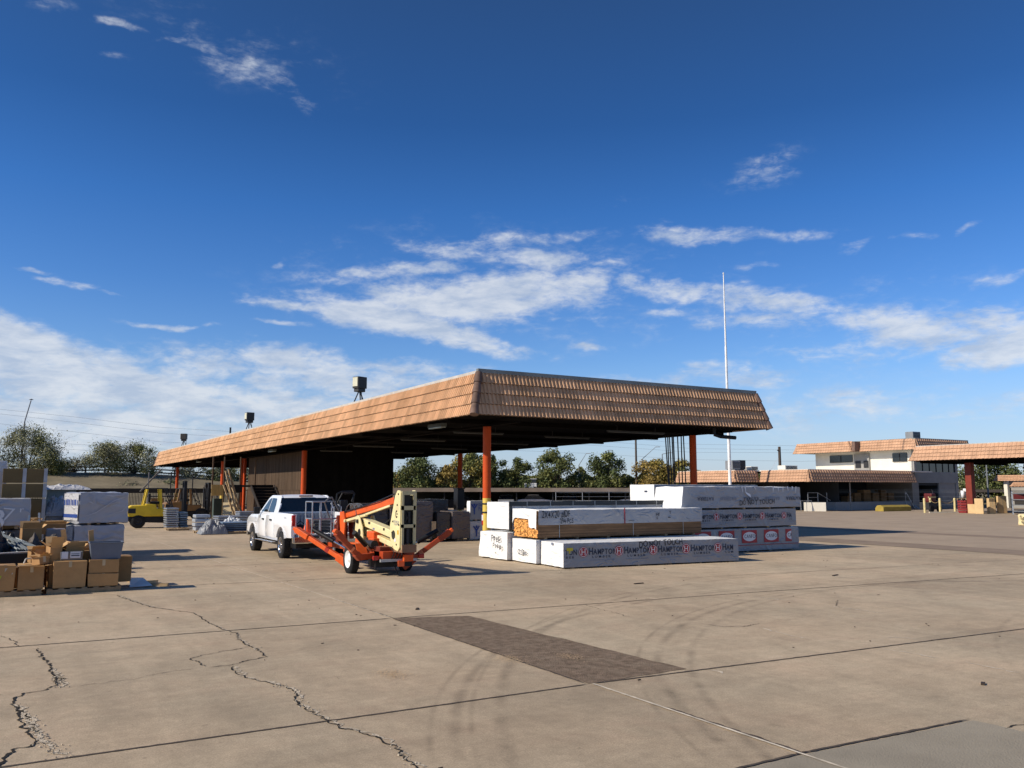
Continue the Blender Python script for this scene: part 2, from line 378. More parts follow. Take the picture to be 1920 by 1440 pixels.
scene.cycles.max_bounces = 5; scene.cycles.use_denoising = True

# ================================================================== GROUND
def ground_material():
    m = bpy.data.materials.new('yard concrete'); m.use_nodes = True; nt = m.node_tree; N = nt.nodes; L = nt.links; b = N['Principled BSDF']
    b.inputs['Roughness'].default_value = .82; b.inputs['Specular IOR Level'].default_value = .18
    tc = N.new('ShaderNodeTexCoord'); P = tc.outputs['Object']
    def noi(scale, det=6, rough=.6, dist=0., st=None, rot=0):
        mp = N.new('ShaderNodeMapping'); L.new(P, mp.inputs[0]); mp.inputs['Scale'].default_value = st or (1, 1, 1); mp.inputs['Rotation'].default_value = (0, 0, R(rot))
        n = N.new('ShaderNodeTexNoise'); n.inputs['Scale'].default_value = scale; n.inputs['Detail'].default_value = det; n.inputs['Roughness'].default_value = rough; n.inputs['Distortion'].default_value = dist
        L.new(mp.outputs[0], n.inputs['Vector']); return n.outputs['Fac']
    def rng(x, a, bb, c, d, smooth=False):
        r = N.new('ShaderNodeMapRange'); L.new(x, r.inputs[0])
        for i, q in enumerate((a, bb, c, d)): r.inputs[i + 1].default_value = q
        if smooth: r.interpolation_type = 'SMOOTHSTEP'
        return r.outputs[0]
    def mth(op, a, bb=None):
        n = N.new('ShaderNodeMath'); n.operation = op
        for i, q in enumerate((a, bb)):
            if q is None: continue
            if isinstance(q, (int, float)): n.inputs[i].default_value = q
            else: L.new(q, n.inputs[i])
        return n.outputs[0]
    f = rng(noi(.22, 7), .3, .7, .82, 1.17)
    f = mth('MULTIPLY', f, rng(noi(.55, 8, .72, .8), .60, .72, 1, .86))
    f = mth('MULTIPLY', f, rng(noi(3.1, 4, .6, .3), .66, .72, 1, .84))
    f = mth('MULTIPLY', f, rng(noi(1.7, 8, .68, .4), .3, .7, .86, 1.13))
    f = mth('MULTIPLY', f, rng(noi(9, 6, .7), .3, .7, .90, 1.10))
    f = mth('MULTIPLY', f, rng(noi(34, 5, .85), .3, .7, .88, 1.13))
    f = mth('MULTIPLY', f, rng(noi(70, 3, .8), .25, .75, .66, 1.36))
    f = mth('MULTIPLY', f, rng(noi(.8, 5, .6, .3, (4, .35, 1), 12), .35, .7, .95, 1.05))
    f = mth('MULTIPLY', f, rng(noi(1.1, 5, .65, .5, (.3, 3.5, 1), -8), .35, .7, .95, 1.05))
    # dark spots and pits
    f = mth('MULTIPLY', f, rng(noi(26, 2, .5), .70, .76, 1, .62))
    f = mth('MULTIPLY', f, rng(noi(6.5, 3, .5), .69, .76, 1, .78))
    # one tone per slab
    sp = N.new('ShaderNodeSeparateXYZ'); L.new(P, sp.inputs[0])
    cx = mth('FLOOR', mth('DIVIDE', mth('SUBTRACT', sp.outputs[0], 5.53), 5.53)); cy = mth('FLOOR', mth('DIVIDE', mth('SUBTRACT', sp.outputs[1], 7.76), 5.46))
    cb = N.new('ShaderNodeCombineXYZ'); L.new(cx, cb.inputs[0]); L.new(cy, cb.inputs[1])
    wn = N.new('ShaderNodeTexWhiteNoise'); L.new(cb.outputs[0], wn.inputs[0])
    f = mth('MULTIPLY', f, rng(wn.outputs[0], 0, 1, .93, 1.08))
    # tyre tracks: arcs of rubber with streaks
    tr = noi(1.4, 5, .6)
    for (ax, ay, rad, wd, x0, x1, amt) in [(15.59, 1.12, 11.24, .10, 0, 0, .34), (15.59, 1.12, 11.50, .05, 0, 0, .26), (16.71, -.22, 12.57, .09, 0, 0, .30), (13.51, 2.07, 11.14, .10, 0, 0, .34), (13.51, 2.07, 11.36, .05, 0, 0, .25), (17.57, -.11, 15.33, .11, 0, 0, .32), (17.57, -.11, 15.60, .05, 0, 0, .22), (18.79, -4.46, 13.38, .07, 0, 0, .22), (1.5, 16.5, 9.8, .16, -100, 100, .12), (26, 1, 14, .25, -100, 100, .10), (26, 1, 16, .25, -100, 100, .08), (12, 30, 16.2, .3, -100, 100, .07)]:
        dx = mth('SUBTRACT', sp.outputs[0], ax); dy = mth('SUBTRACT', sp.outputs[1], ay)
        d = mth('ABSOLUTE', mth('SUBTRACT', mth('SQRT', mth('ADD', mth('MULTIPLY', dx, dx), mth('MULTIPLY', dy, dy))), rad))
        k = rng(d, 0, wd, 1, 0, True); k = mth('MULTIPLY', k, rng(tr, .38, .58, 0, amt * .85))
        f = mth('MULTIPLY', f, mth('SUBTRACT', 1., k))
    sc = N.new('ShaderNodeVectorMath'); sc.operation = 'SCALE'; L.new(f, sc.inputs['Scale'])
    # hue: grey-beige to warm, a faint reddish dust on the right
    mx = N.new('ShaderNodeMix'); mx.data_type = 'RGBA'; L.new(rng(noi(.35, 6), .35, .65, 0, 1), mx.inputs[0])
    mx.inputs[6].default_value = (.425, .342, .235, 1); mx.inputs[7].default_value = (.455, .350, .235, 1)
    mk = N.new('ShaderNodeMix'); mk.data_type = 'RGBA'; L.new(rng(noi(.9, 6, .7), .52, .72, 0, .30), mk.inputs[0]); L.new(mx.outputs[2], mk.inputs[6]); mk.inputs[7].default_value = (.44, .30, .205, 1)
    L.new(mk.outputs[2], sc.inputs[0]); L.new(sc.outputs[0], b.inputs['Base Color'])
    bp = N.new('ShaderNodeBump'); bp.inputs['Strength'].default_value = .35; bp.inputs['Distance'].default_value = .018
    L.new(noi(38, 8, .8), bp.inputs['Height']); L.new(bp.outputs[0], b.inputs['Normal'])
    return m
CONC = ground_material()
ASPH = M('worn asphalt', spec=.12, c=(.365, .288, .212), r=.9, nv=.13, ns=.5, bump=.4, bs=60, dirt=.4, dirtc=(.39, .305, .22))
ASPH_PATCH = M('asphalt patch', spec=.15, c=(.20, .145, .10), r=.92, nv=.40, ns=9, bump=1., bs=70, dirt=.85, dirtc=(.30, .235, .165))
ASPH_STRIP = M('dark asphalt strip', spec=.12, c=(.26, .20, .15), r=.9, nv=.15, ns=.9, bump=.4, bs=50, dirt=.4, dirtc=(.32, .25, .18))
GREY_CONC = M('new grey concrete', spec=.1, c=(.30, .262, .20), r=.85, nv=.14, ns=1.2, bump=.4, bs=60, dirt=.25, dirtc=(.36, .30, .22))
EARTH = M('dry earth', (.21, .165, .115), r=.95, nv=.3, ns=.08, dirt=.5, dirtc=(.11, .10, .06))
def sheet(name, pts, z, mat):
    return struct(MB().add([(x, y, z) for x, y in pts], [list(range(len(pts)))]).build(name, mat))
sheet('ground', [(-3000, -3000), (3000, -3000), (3000, 3000), (-3000, 3000)], -.02, EARTH)
sheet('concrete_yard', [(-45, -12), (95, -12), (95, 108), (-45, 108)], 0, CONC)
def ragged(pts, step=.25, amp=.02, seed=0):
    out = []; n = len(pts)
    for i in range(n):
        a = Vector(pts[i] + (0,)); b = Vector(pts[(i + 1) % n] + (0,)); k = max(1, int((b - a).length / step)); pr = Vector((-(b - a).y, (b - a).x, 0)).normalized()
        for j in range(k):
            p = a.lerp(b, j / k); p += pr * amp * (noise.noise(Vector((p.x * 2.3 + seed, p.y * 2.3, 0))) * 1.4 if j else 0); out.append((p.x, p.y))
    return out
sheet('asphalt_lot', ragged([(30.2, -12), (95, -12), (95, 108), (30.2, 108)], 2, .15), .004, ASPH)
sheet('asphalt_strip', ragged([(27.6, -8), (29.3, -8), (30.4, 30), (29.8, 52), (28.6, 52)], 1, .12, 3), .008, ASPH_STRIP)
sheet('asphalt_strip', ragged([(37.2, 12), (38.6, 12), (38.0, 48), (36.6, 48)], 1, .12, 5), .008, ASPH_STRIP)
sheet('asphalt_patch', ragged([(5.53, 7.79), (6.97, 7.82), (6.70, 12.85), (5.50, 13.25)], .06, .035), .004, ASPH_PATCH)
sheet('grey_concrete_slab', ragged([(3.2, -6), (8.35, -6), (7.70, 4.80), (5.56, 4.90), (3.2, 4.86)], .06, .012), .004, GREY_CONC)
SEAL = M('joint sealant', (.085, .066, .05), r=.9, nv=.4, ns=7)
SEAL_PALE = M('pale joint filler', (.60, .52, .40), r=.9, nv=.35, ns=5)
CRUMB = M('crumbled concrete', (.50, .42, .31), r=.95, nv=.45, ns=22, bump=.8, bs=60)
CRACK = M('open crack', (.02, .016, .012), r=1, nv=.2)
def ribbon(name, pts, w, z, mat, jit=.0, wj=.5, seed=0, step=.05, off=0.):
    P = []
    for a, b in zip(pts, pts[1:]):
        a = Vector(a + (0,)); b = Vector(b + (0,)); k = max(1, int((b - a).length / step))
        P += [a.lerp(b, i / k) for i in range(k)]
    P.append(Vector(pts[-1] + (0,))); mb = MB(); vs = []
    for i, p in enumerate(P):
        t = (P[min(i + 1, len(P) - 1)] - P[max(i - 1, 0)]).normalized(); n = Vector((-t.y, t.x, 0))
        q = p + n * (off + jit * noise.noise(Vector((p.x * 9 + seed, p.y * 9, seed)))) + n * jit * .6 * noise.noise(Vector((p.x * 31 + seed, p.y * 31, seed)))
        end = min(1, i / 3, (len(P) - 1 - i) / 3) if jit > .005 else 1
        ww = w * .5 * (1 + wj * 1.6 * noise.noise(Vector((p.x * 13, p.y * 13, seed + 5)))) * max(.15, end)
        vs += [(q + n * ww)[:2] + (z,), (q - n * ww)[:2] + (z,)]
    mb.add(vs, [(2 * i, 2 * i + 1, 2 * i + 3, 2 * i + 2) for i in range(len(P) - 1)])
    return struct(mb.build(name, mat))
# expansion joints of the slab
ribbon('expansion_joint', [(-8, 7.78), (5.53, 7.77)], .030, .005, SEAL, .008, .35, 1)
ribbon('expansion_joint', [(5.53, 7.77), (13.3, 7.42), (26, 7.1)], .030, .006, SEAL, .008, .35, 2)
ribbon('expansion_joint', [(-8, 13.6), (0, 13.46), (5.5, 13.24)], .034, .005, SEAL, .008, .3, 3)
ribbon('expansion_joint', [(5.5, 13.24), (13.02, 12.78), (21, 12.16), (30, 11.6)], .030, .005, SEAL, .008, .3, 4)
ribbon('expansion_joint', [(1.4, 20.1), (8, 19.6), (13, 18.6)], .028, .005, SEAL, .01, .6, 5, .1)
ribbon('expansion_joint', [(3.2, 4.87), (5.56, 4.93), (7.7, 4.84)], .028, .009, SEAL, .008, .5, 6)
ribbon('expansion_joint', [(5.56, 2), (5.56, 7.74)], .030, .010, SEAL_PALE, .003, .25, 7)
ribbon('expansion_joint', [(5.60, 4.9), (5.59, 6.6)], .030, .007, SEAL, .012, .9, 27)
ribbon('expansion_joint', [(5.50, 13.3), (5.45, 17), (5.3, 24), (5.1, 40)], .022, .007, SEAL_PALE, .008, .5, 8)
ribbon('expansion_joint', [(5.52, 13.25), (5.47, 16)], .03, .005, SEAL, .01, .9, 9)
ribbon('expansion_joint', [(5.50, 7.8), (5.48, 13.2)], .02, .009, SEAL, .008, .7, 10)
ribbon('expansion_joint', [(-3, 24.9), (4.5, 24.6), (12, 24.0)], .025, .005, SEAL, .01, .6, 11, .1)
ribbon('expansion_joint', [(14, 15.6), (19, 15.1), (26.5, 14.6)], .018, .005, SEAL, .01, .6, 12, .1)
CR = {
 'a': ([(-.02, 14.54), (.11, 14.08), (.22, 13.43)], .02),
 'b': ([(.4, 13.17), (.46, 12.55), (.51, 11.68), (.54, 11.08), (.54, 10.63), (.44, 10.44), (.24, 10.39), (.15, 10.18), (.13, 9.83), (.19, 9.45), (.21, 9.02), (.25, 8.71), (.29, 8.37), (.27, 8.26), (.14, 8.25), (.08, 8.08), (.05, 7.87), (0, 7.7)], .034),
 'b4': ([(-.3, 10.5), (.02, 10.43), (.13, 10.39)], .022),
 'c': ([(1.92, 18.87), (1.98, 18.35), (2.15, 17.35), (2.29, 16.61), (2.52, 16.09), (2.81, 15.47), (2.81, 14.62), (2.84, 13.83), (2.88, 13.34), (2.96, 13.05), (2.89, 12.57), (2.87, 11.99), (2.92, 11.56), (2.89, 11.03), (2.68, 10.96), (2.41, 10.75), (2.1, 10.75)], .022),
 'd': ([(2.85, 11.83), (2.58, 11.72), (2.26, 11.6), (2.06, 11.42), (2.07, 11.18), (2.13, 10.82)], .020),
 'e': ([(2.4, 10.7), (2.35, 10.35), (2.42, 9.86), (2.53, 9.61), (2.63, 9.34), (2.67, 9.13), (2.68, 8.96), (2.58, 8.7), (2.56, 8.34), (2.59, 8.05), (2.6, 7.83), (2.63, 7.53), (2.72, 7.31), (2.81, 7.03), (2.84, 6.75), (2.8, 6.53), (2.79, 6.34), (2.78, 6.16), (2.8, 5.5)], .022),
 'f': ([(.66, 10.45), (1.02, 10.5), (1.35, 10.53), (1.6, 10.71), (2.01, 10.75)], .010),
 'g': ([(2.54, 16.19), (2.89, 16.18), (3.25, 16.17)], .012),
 'i': ([(9.49, 10.16), (9.55, 9.83), (9.84, 9.72), (10.29, 9.82)], .018), 'h': ([(9.15, 12.99), (9.05, 12.37), (9.0, 11.77), (8.91, 11.37)], .012),
 'n': ([(13.73, 11.09), (13.06, 10.61), (12.86, 10.33)], .014), 'p': ([(7.68, 4.52), (7.82, 4.51), (7.95, 4.51), (8.4, 4.6)], .02), 'w': ([(3.3, 9.5), (3.25, 9.35)], .01)}
for k, (pts, wd) in CR.items():
    ribbon('ground_crack', pts, wd * .66, .006, CRACK, .045, .8, len(k) + ord(k[0]) % 7, .03)
for pts, wd, of in [([(.51, 11.68), (.54, 11.08), (.56, 10.63)], .05, .05), ([(.53, 11.34), (.61, 10.81), (.64, 10.47)], .045, 0), ([(.16, 9.93), (.25, 9.42), (.31, 8.97), (.34, 8.48), (.42, 8.09), (.48, 7.85)], .06, 0), ([(.13, 9.83), (.19, 9.45), (.21, 9.02), (.27, 8.6)], .05, .05),
                    ([(2.84, 13.83), (2.88, 13.34), (2.96, 13.05), (2.89, 12.57), (2.87, 11.99), (2.92, 11.56)], .04, .01), ([(2.4, 10.7), (2.35, 10.35), (2.42, 9.86), (2.53, 9.61), (2.67, 9.13), (2.68, 8.96), (2.6, 8.7)], .05, .03),
                    ([(2.57, 8.5), (2.59, 8.05), (2.6, 7.83), (2.63, 7.53), (2.72, 7.31), (2.81, 7.03), (2.84, 6.75)], .04, .03), ([(1.92, 18.87), (2.15, 17.35), (2.29, 16.61), (2.52, 16.09)], .04, .03), ([(2.81, 6.6), (2.79, 6.34), (2.8, 5.5)], .03, .02)]:
    ribbon('crack_crumbs', pts, wd * .7, .004, CRUMB, .07, 1.1, 3, .02, of)
for pts in [[(12.62, 12.3), (12.77, 12.02), (12.81, 11.53)], [(12.88, 10.72), (12.89, 10.39), (12.93, 9.98), (12.87, 9.46)], [(10.89, 8.06), (11.04, 7.92), (11.11, 7.63)], [(10.04, 7.56), (10.13, 7.08), (10.1, 6.7)], [(10.17, 6.43), (10.13, 6.04), (10.15, 5.69)], [(9.99, 9.48), (9.86, 9.0), (9.81, 8.52)], [(7.14, 7.67), (7.19, 7.54), (7.12, 7.35)]]:
    ribbon('filled_crack', pts, .022, .004, SEAL_PALE, .05, 1., 4, .03)
# crumbs of broken concrete lying along the worst cracks, spilled sawdust
mb = MB(); rr = random.Random(4)
for k in range(230):
    seg = rr.choice([[(.54, 11.08), (.60, 10.4)], [(.18, 9.9), (.33, 8.6)], [(.30, 8.9), (.50, 7.8)], [(.32, 8.5), (.45, 7.7)], [(2.60, 9.4), (2.68, 8.9)], [(2.58, 8.7), (2.62, 7.8)], [(2.90, 13.0), (2.9, 11.6)], [(2.84, 6.8), (2.8, 6.2)]])
    t = rr.random(); x = seg[0][0] + (seg[1][0] - seg[0][0]) * t + rr.gauss(0, .04); y = seg[0][1] + (seg[1][1] - seg[0][1]) * t + rr.gauss(0, .05); q = rr.uniform(.002, .008)
    mb.box(-q, q, -q * .8, q * .8, -q * .3, q, 0, Matrix.Translation((x, y, .004)) @ Matrix.Rotation(rr.random() * 6, 4, 'Z') @ Matrix.Rotation(rr.random(), 4, 'X'), rr.random())
o = mb.build('concrete_crumbs', CRUMB); tag(o, 'pale crumbs of broken concrete scattered along the open cracks', 'crumbs', kind='stuff')
SAW = M('sawdust', (.60, .42, .24), r=1, nv=.25, ns=20)
mb = MB()
for cx, cy, s_, k_ in [(3.87, 9.3, .13, 500), (5.43, 9.4, .16, 500), (6.2, 9.1, .12, 260)]:
    for k in range(k_):
        x = cx + rr.gauss(0, s_ * .7); y = cy + rr.gauss(0, s_ * 1.1); q = rr.uniform(.005, .012); a = rr.random() * 3
        mb.add([(x + q * cos(a), y + q * sin(a), .012), (x - q * sin(a), y + q * cos(a), .012), (x - q * cos(a), y - q * sin(a), .012)], [(0, 1, 2)], 0, rr.random())
o = mb.build('sawdust', SAW); tag(o, 'small pale heaps of sawdust spilled on the concrete beside the asphalt patch', 'sawdust', kind='stuff')
mb = MB()
for k in range(120):
    x = rr.uniform(-2, 26); y = rr.uniform(5, 27); q = rr.uniform(.006, .015); T = Matrix.Translation((x, y, .003)) @ Matrix.Rotation(rr.random() * 6, 4, 'Z')
    mb.box(-q * rr.uniform(1, 3), q, -q * .5, q * .5, 0, .008, 0, T, rr.random())
o = mb.build('debris', M('dark debris', (.07, .05, .035), r=.9, rv=.6)); tag(o, 'tiny dark wood chips and litter scattered over the yard', 'litter', kind='stuff')
for k, (x, y, l, a) in enumerate([(12.2, 15.2, .28, .1), (6.28, 14.0, .16, 1.0), (17.5, 14.2, .3, .3), (9.2, 5.6, .10, .5)]):
    o = MB().box(-l / 2, l / 2, -.02, .02, 0, .02).build('wood_scrap', M('scrap', (.05, .035, .025)), loc=(x, y, 0)); o.rotation_euler = (0, 0, a)
    tag(o, ['thin dark stick lying on the concrete in front of the printed lumber pack', 'short dark stick beside the far end of the asphalt patch', 'thin dark scrap lying on the bare concrete right of the packs', 'small dark scrap near the grey slab'][k], 'wood scrap')

# ================================================================== CANOPY ROOF TILES
def tile_band(mb, A, B, nrm, zb, zt, inset, p=.17, courses=4, rib=.052, seg=6, cutA=1, cutB=1):
    """barrel tiles on a sloping band: A->B is the lower outer line, nrm points outwards"""
    A = Vector(A + (0,)); B = Vector(B + (0,)); nrm = Vector(nrm + (0,)); d = (B - A); Lg = d.length; d.normalize()
    slope = Vector((-nrm.x * inset, -nrm.y * inset, zt - zb)); up = slope.normalized(); out = d.cross(up).normalized()
    if out.dot(nrm) < 0: out = -out
    for c in range(courses):
        t0 = c / courses; t1 = min(1, (c + 1.12) / courses)
        n = int(Lg / p); rr = random.Random(c * 77 + int(Lg * 10)); tr = 0; vs = []; fs = []; rs = []; ms = []
        for i in range(n):
            if i % 2 == 0: tr = rr.random()
            lo = rr.uniform(-.012, .012) * (1 if i % 2 == 0 else 0); s0 = i * p
            if s0 < inset * t0 * cutA or s0 + p > Lg - inset * t0 * cutB: continue
            prof = [(0, 0)] + [(p * .56 * (1 - cos(PI * k / (seg - 1))) / 2, rib * sin(PI * k / (seg - 1)) + .004) for k in range(seg)] + [(p, 0)]
            k0 = len(vs)
            for (a, h) in prof:
                for (t, lift) in ((t0, .062 + lo * .3), (t1, 0.0)):
                    s1 = min(max(s0 + a, inset * t * cutA), Lg - inset * t * cutB)
                    P = A + d * s1 + Vector((0, 0, zb)) + slope * t + out * (lift + h)
                    if t == t0: P = P - up * abs(lo)
                    vs.append(P)
            for q in range(len(prof) - 1):
                j = k0 + 2 * q; fs.append((j, j + 2, j + 3, j + 1)); rs.append(tr); ms.append(0)
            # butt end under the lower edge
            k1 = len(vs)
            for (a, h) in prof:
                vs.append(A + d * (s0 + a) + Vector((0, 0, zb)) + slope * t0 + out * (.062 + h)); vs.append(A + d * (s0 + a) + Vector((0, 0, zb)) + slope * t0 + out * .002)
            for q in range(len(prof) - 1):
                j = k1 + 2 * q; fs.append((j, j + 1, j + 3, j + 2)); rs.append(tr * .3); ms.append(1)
        k = len(mb.v); mb.v += [tuple(v) for v in vs]; mb.f += [[i + k for i in f] for f in fs]; mb.m += ms; mb.r += rs; mb.sm += [False] * len(fs)
    # backing sheet
    a0 = A + Vector((0, 0, zb)); b0 = B + Vector((0, 0, zb)); a1 = A + d * inset * cutA + slope + Vector((0, 0, zb)); b1 = B - d * inset * cutB + slope + Vector((0, 0, zb))
    mb.add([a0 - out * .01, b0 - out * .01, b1 - out * .01, a1 - out * .01], [(0, 1, 2, 3)], 0, 0.)
def hip(mb, P, Q, r=.09, n=4):
    P = Vector(P); Q = Vector(Q)
    for i in range(n):
        a = P.lerp(Q, i / n); b = P.lerp(Q, (i + 1.15) / n if i < n - 1 else 1); mb.tube(a, b, r * 1.15, r * .9, n=10)

can = thing('canopy', 'long open sided lumber shed with tiled mansard fascia and orange columns', 'canopy', (0, 0, 0))
X0, X1, Y0, Y1, ZB, ZT, INS = 14.35, 29.55, 27.2, 108.0, 4.80, 6.42, .42
for nm, A, B, n_ in [('f', (X0, Y0), (X1, Y0), (0, -1)), ('l', (X0, Y1), (X0, Y0), (-1, 0)), ('b', (X1, Y1), (X0, Y1), (0, 1)), ('r', (X1, Y0), (X1, Y1), (1, 0))]:
    mb = MB(); far = nm in 'br'
    tile_band(mb, A, B, n_, ZB, ZT, INS, (.34 if far else .17), seg=3 if far else 6)
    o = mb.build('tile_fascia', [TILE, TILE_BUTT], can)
    o['label'] = {'f': 'tiled fascia on the shaded short front side', 'l': 'sunlit tiled fascia on the long left side', 'b': 'tiled fascia at the far end', 'r': 'tiled fascia on the long right side'}[nm]
for x, y, sx_, sy_ in [(X0, Y0, 1, 1), (X1, Y0, -1, 1), (X0, Y1, 1, -1), (X1, Y1, -1, -1)]:
    mb = MB(); hip(mb, (x, y, ZB), (x + sx_ * INS, y + sy_ * INS, ZT), .15, 4); mb.build('ridge_tiles', RIDGE, can)
mb = MB()
mb.box(X0 + INS - .05, X1 - INS + .05, Y0 + INS - .05, Y0 + INS + .12, ZT, ZT + .15)
mb.box(X0 + INS - .05, X1 - INS + .05, Y1 - INS - .12, Y1 - INS + .05, ZT, ZT + .15)
mb.box(X1 - INS - .12, X1 - INS + .05, Y0 + INS + .12, Y1 - INS - .12, ZT, ZT + .15)
mb.build('coping', COPING, can)
MB().box(X0 + INS - .05, X0 + INS + .12, Y0 + INS + .12, Y1 - INS - .12, ZT - .02, ZT + .09).build('coping', COPING_LIGHT, can)
MB().box(X0 + INS + .12, X1 - INS - .12, Y0 + INS + .12, Y1 - INS - .12, ZT - .12, ZT - .02).build('roof_deck', M('roof deck', (.3, .29, .27), nv=.2), can)
mb = MB()
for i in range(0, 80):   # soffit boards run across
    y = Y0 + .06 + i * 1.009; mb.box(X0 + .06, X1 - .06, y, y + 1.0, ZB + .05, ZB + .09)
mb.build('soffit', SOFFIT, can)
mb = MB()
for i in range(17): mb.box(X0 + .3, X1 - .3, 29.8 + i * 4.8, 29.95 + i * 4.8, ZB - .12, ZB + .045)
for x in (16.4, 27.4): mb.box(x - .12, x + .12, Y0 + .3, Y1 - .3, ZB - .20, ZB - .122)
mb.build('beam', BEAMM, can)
def column(x, y, r=.165, parent=can, top=ZB - .2, ysplit=1.74, bottom=None):
    o = MB().tube((0, 0, ysplit), (0, 0, top), r, n=20, caps=False).build('column', ORANGE_COL, parent, (x, y, 0))
    MB().tube((0, 0, 0), (0, 0, ysplit), r, n=20, caps=False).build('column_base', YELLOW_COL, o)
    return o
for y in (29.95, 54.9, 79.9, 104.6): column(16.4, y)
for y in (29.95, 54.0, 79.9, 104.6): column(27.4, y)
for x, y in ((16.1, 71.2), (16.45, 71.6)): MB().tube((0, 0, 0), (0, 0, ZB - .2), .13).build('column', ORANGE_COL, can, (x, y, 0))
# enclosed store room under the roof
mb = MB(); rr = random.Random(2)
y = 54.95
while y < 70.6:
    wd = .15; mb.box(16.55, 16.62 + rr.uniform(0, .012), y, y + wd - .012, 2.06, ZB - .1, 0, None, rr.random()); mb.box(16.50, 16.57 + rr.uniform(0, .012), y, y + wd - .012, .04, 2.0, 0, None, rr.random()); y += wd
mb.box(16.48, 16.6, 54.95, 70.6, 2.0, 2.06)
wl = mb.build('plank_wall', WALL_BROWN, can); wl['label'] = 'brown vertical plank wall of the enclosed store room'
mb = MB(); x = 16.62
while x < 22.6: mb.box(x, x + .30, 54.98, 55.06, .04, ZB - .1, 0, None, rr.random()); x += .305
x = 16.62
while x < 22.6: mb.box(x, x + .30, 70.5, 70.58, .04, ZB - .1, 0, None, rr.random()); x += .305
y = 55.08
while y < 70.4: mb.box(22.62, 22.70, y, y + .3, .04, ZB - .1, 0, None, rr.random()); y += .305
mb.build('plank_wall', WALL_DARK, can)
# lamps and pipes under the soffit
def fluoro(x, y, l, rz=0.):
    o = MB().box(-l / 2, l / 2, -.045, .045, 0, .05).build('strip_light', M('strip light housing', (.06, .06, .055), nv=.2), can, (x, y, ZB - .26)); o.rotation_euler = (0, 0, rz)
    [MB().tube((-l / 2 + .05, q, -.02), (l / 2 - .05, q, -.02), .012, n=6).build('tube', TUBE, o) for q in (-.025, .025)]
    [MB().beam((q, 0, .07), (q, 0, .28), .02).build('hanger', DARKMETAL, o) for q in (-l / 3, l / 3)]
for x, y, l in [(17.6, 32.9, 2.5), (22.8, 33.6, 2.6), (23.3, 29.0, 3.2), (23.3, 40.0, 2.5), (17.9, 46.3, 2.5), (23.0, 46.8, 2.5), (17.8, 39.2, 2.5), (18.0, 53.2, 2.2), (23.0, 53.2, 2.4)]:
    fluoro(x, y, l, random.uniform(-.03, .03))
for y in (31.9, 58, 84.4):
    o = MB().box(-.14, .14, -.65, .65, 0, .16).build('wall_pack_light', M('flood housing', (.10, .11, .10), nv=.2), can, (15.1, y, ZB - .16), bevel=.02)
    MB().box(-.12, .10, -.6, .6, -.03, -.002).build('lens', M('flood lens', (.45, .50, .42), r=.2), o)
o = MB().tube((0, 0, 0), (0, 0, -.28), .09).tube((0, 0, -.28), (.25, -.15, -.38), .085).tube((.25, -.15, -.38), (1.0, -.3, -.42), .085).build('downspout', BLACK, can, (26.8, 27.9, ZB)) 
# hanging rods by the right front column
grp = 'rods hanging from the shed roof'
for i, (xa, xb, z) in enumerate([(25.96, 26.08, 1.5), (26.10, 26.20, 1.5), (26.20, 26.33, 1.5), (26.36, 26.44, 1.5), (26.44, 26.52, 1.5), (26.7, 26.81, 1.6), (26.92, 26.95, 1.6), (27.06, 27.12, 1.6)]):
    o = MB().tube((0, 0, 0), (xb - xa, random.uniform(-.1, .1), z - 4.56), .028, n=8).build('hanging_rod', DARKMETAL, loc=(xa, 30.2, 4.56))
    tag(o, 'thin dark rod hanging vertically under the shed roof beside the right front column', 'rod', grp)

# roof floodlights
def floodlight(y, rz, label):
    t = thing('roof_floodlight', label, 'floodlight', (15.6, y, ZT - .02), rz, 'floodlights on the shed roof')
    o = MB().box(-.30, .30, -.24, .24, 1.0, 1.62).box(-.24, .24, -.19, .19, .82, 1.0).build('housing', M('lamp housing', (.045, .042, .038), r=.5, nv=.2), t, bevel=.025)
    MB().box(-.325, -.302, -.19, .19, 1.10, 1.58).build('lens', LAMPGLASS, o)
    for a in (0, 2.1, 4.2): MB().tube((.05 * cos(a), .05 * sin(a), .84), (.42 * cos(a), .42 * sin(a), 0), .035, .035, n=8).build('leg', DARKMETAL, t)
    MB().path([(.22, .1, 1.0), (.25, .12, .5), (.45, .25, .06)], .015, n=6).build('cable', BLACK, t)
    return t
floodlight(42.6, .35, 'nearest box floodlight with a pale lens standing on three legs on the shed roof')
floodlight(67.0, .15, 'middle box floodlight on three legs on the shed roof')
floodlight(96.4, -.5, 'farthest box floodlight on the shed roof, turned away')

# ================================================================== OFFICE BUILDING
ob = thing('office_building', 'two storey white and grey office with tiled mansard roofs and loading dock', 'building')
def band(mb, A, B, n_, zb, zt, ins, ca=1, cb=1): tile_band(mb, A, B, n_, zb, zt, ins, .36, 4, .05, 4, ca, cb)
# upper storey
mb = MB().box(83.7, 83.95, 57.26, 70, 4.0, 6.4).box(83.95, 91.5, 69.8, 70, 0, 6.4)
mb.build('wall', WHITEWALL, ob)['label'] = 'sunlit white upper wall'
MB().box(83.7, 91.5, 57.0, 57.25, 2.75, 3.95).box(83.7, 84.1, 57.0, 57.25, 3.95, 6.4).box(91.0, 91.5, 57.0, 57.25, 0, 2.75).box(91.1, 91.5, 57.0, 57.25, 3.95, 6.4).box(91.25, 91.5, 57.25, 69.8, 0, 6.4).box(88.0, 91.0, 57.1, 57.25, 0, 2.75).build('wall', GREYWALL, ob)['label'] = 'grey shaded wall around the ribbon window'
MB().box(83.72, 88.0, 62, 62.2, 0, 4.0).box(88.0, 88.2, 57.26, 62, 0, 2.75).box(83.7, 91.2, 57.26, 69.8, 2.5, 2.7).build('recess_wall', SHADEWALL, ob)
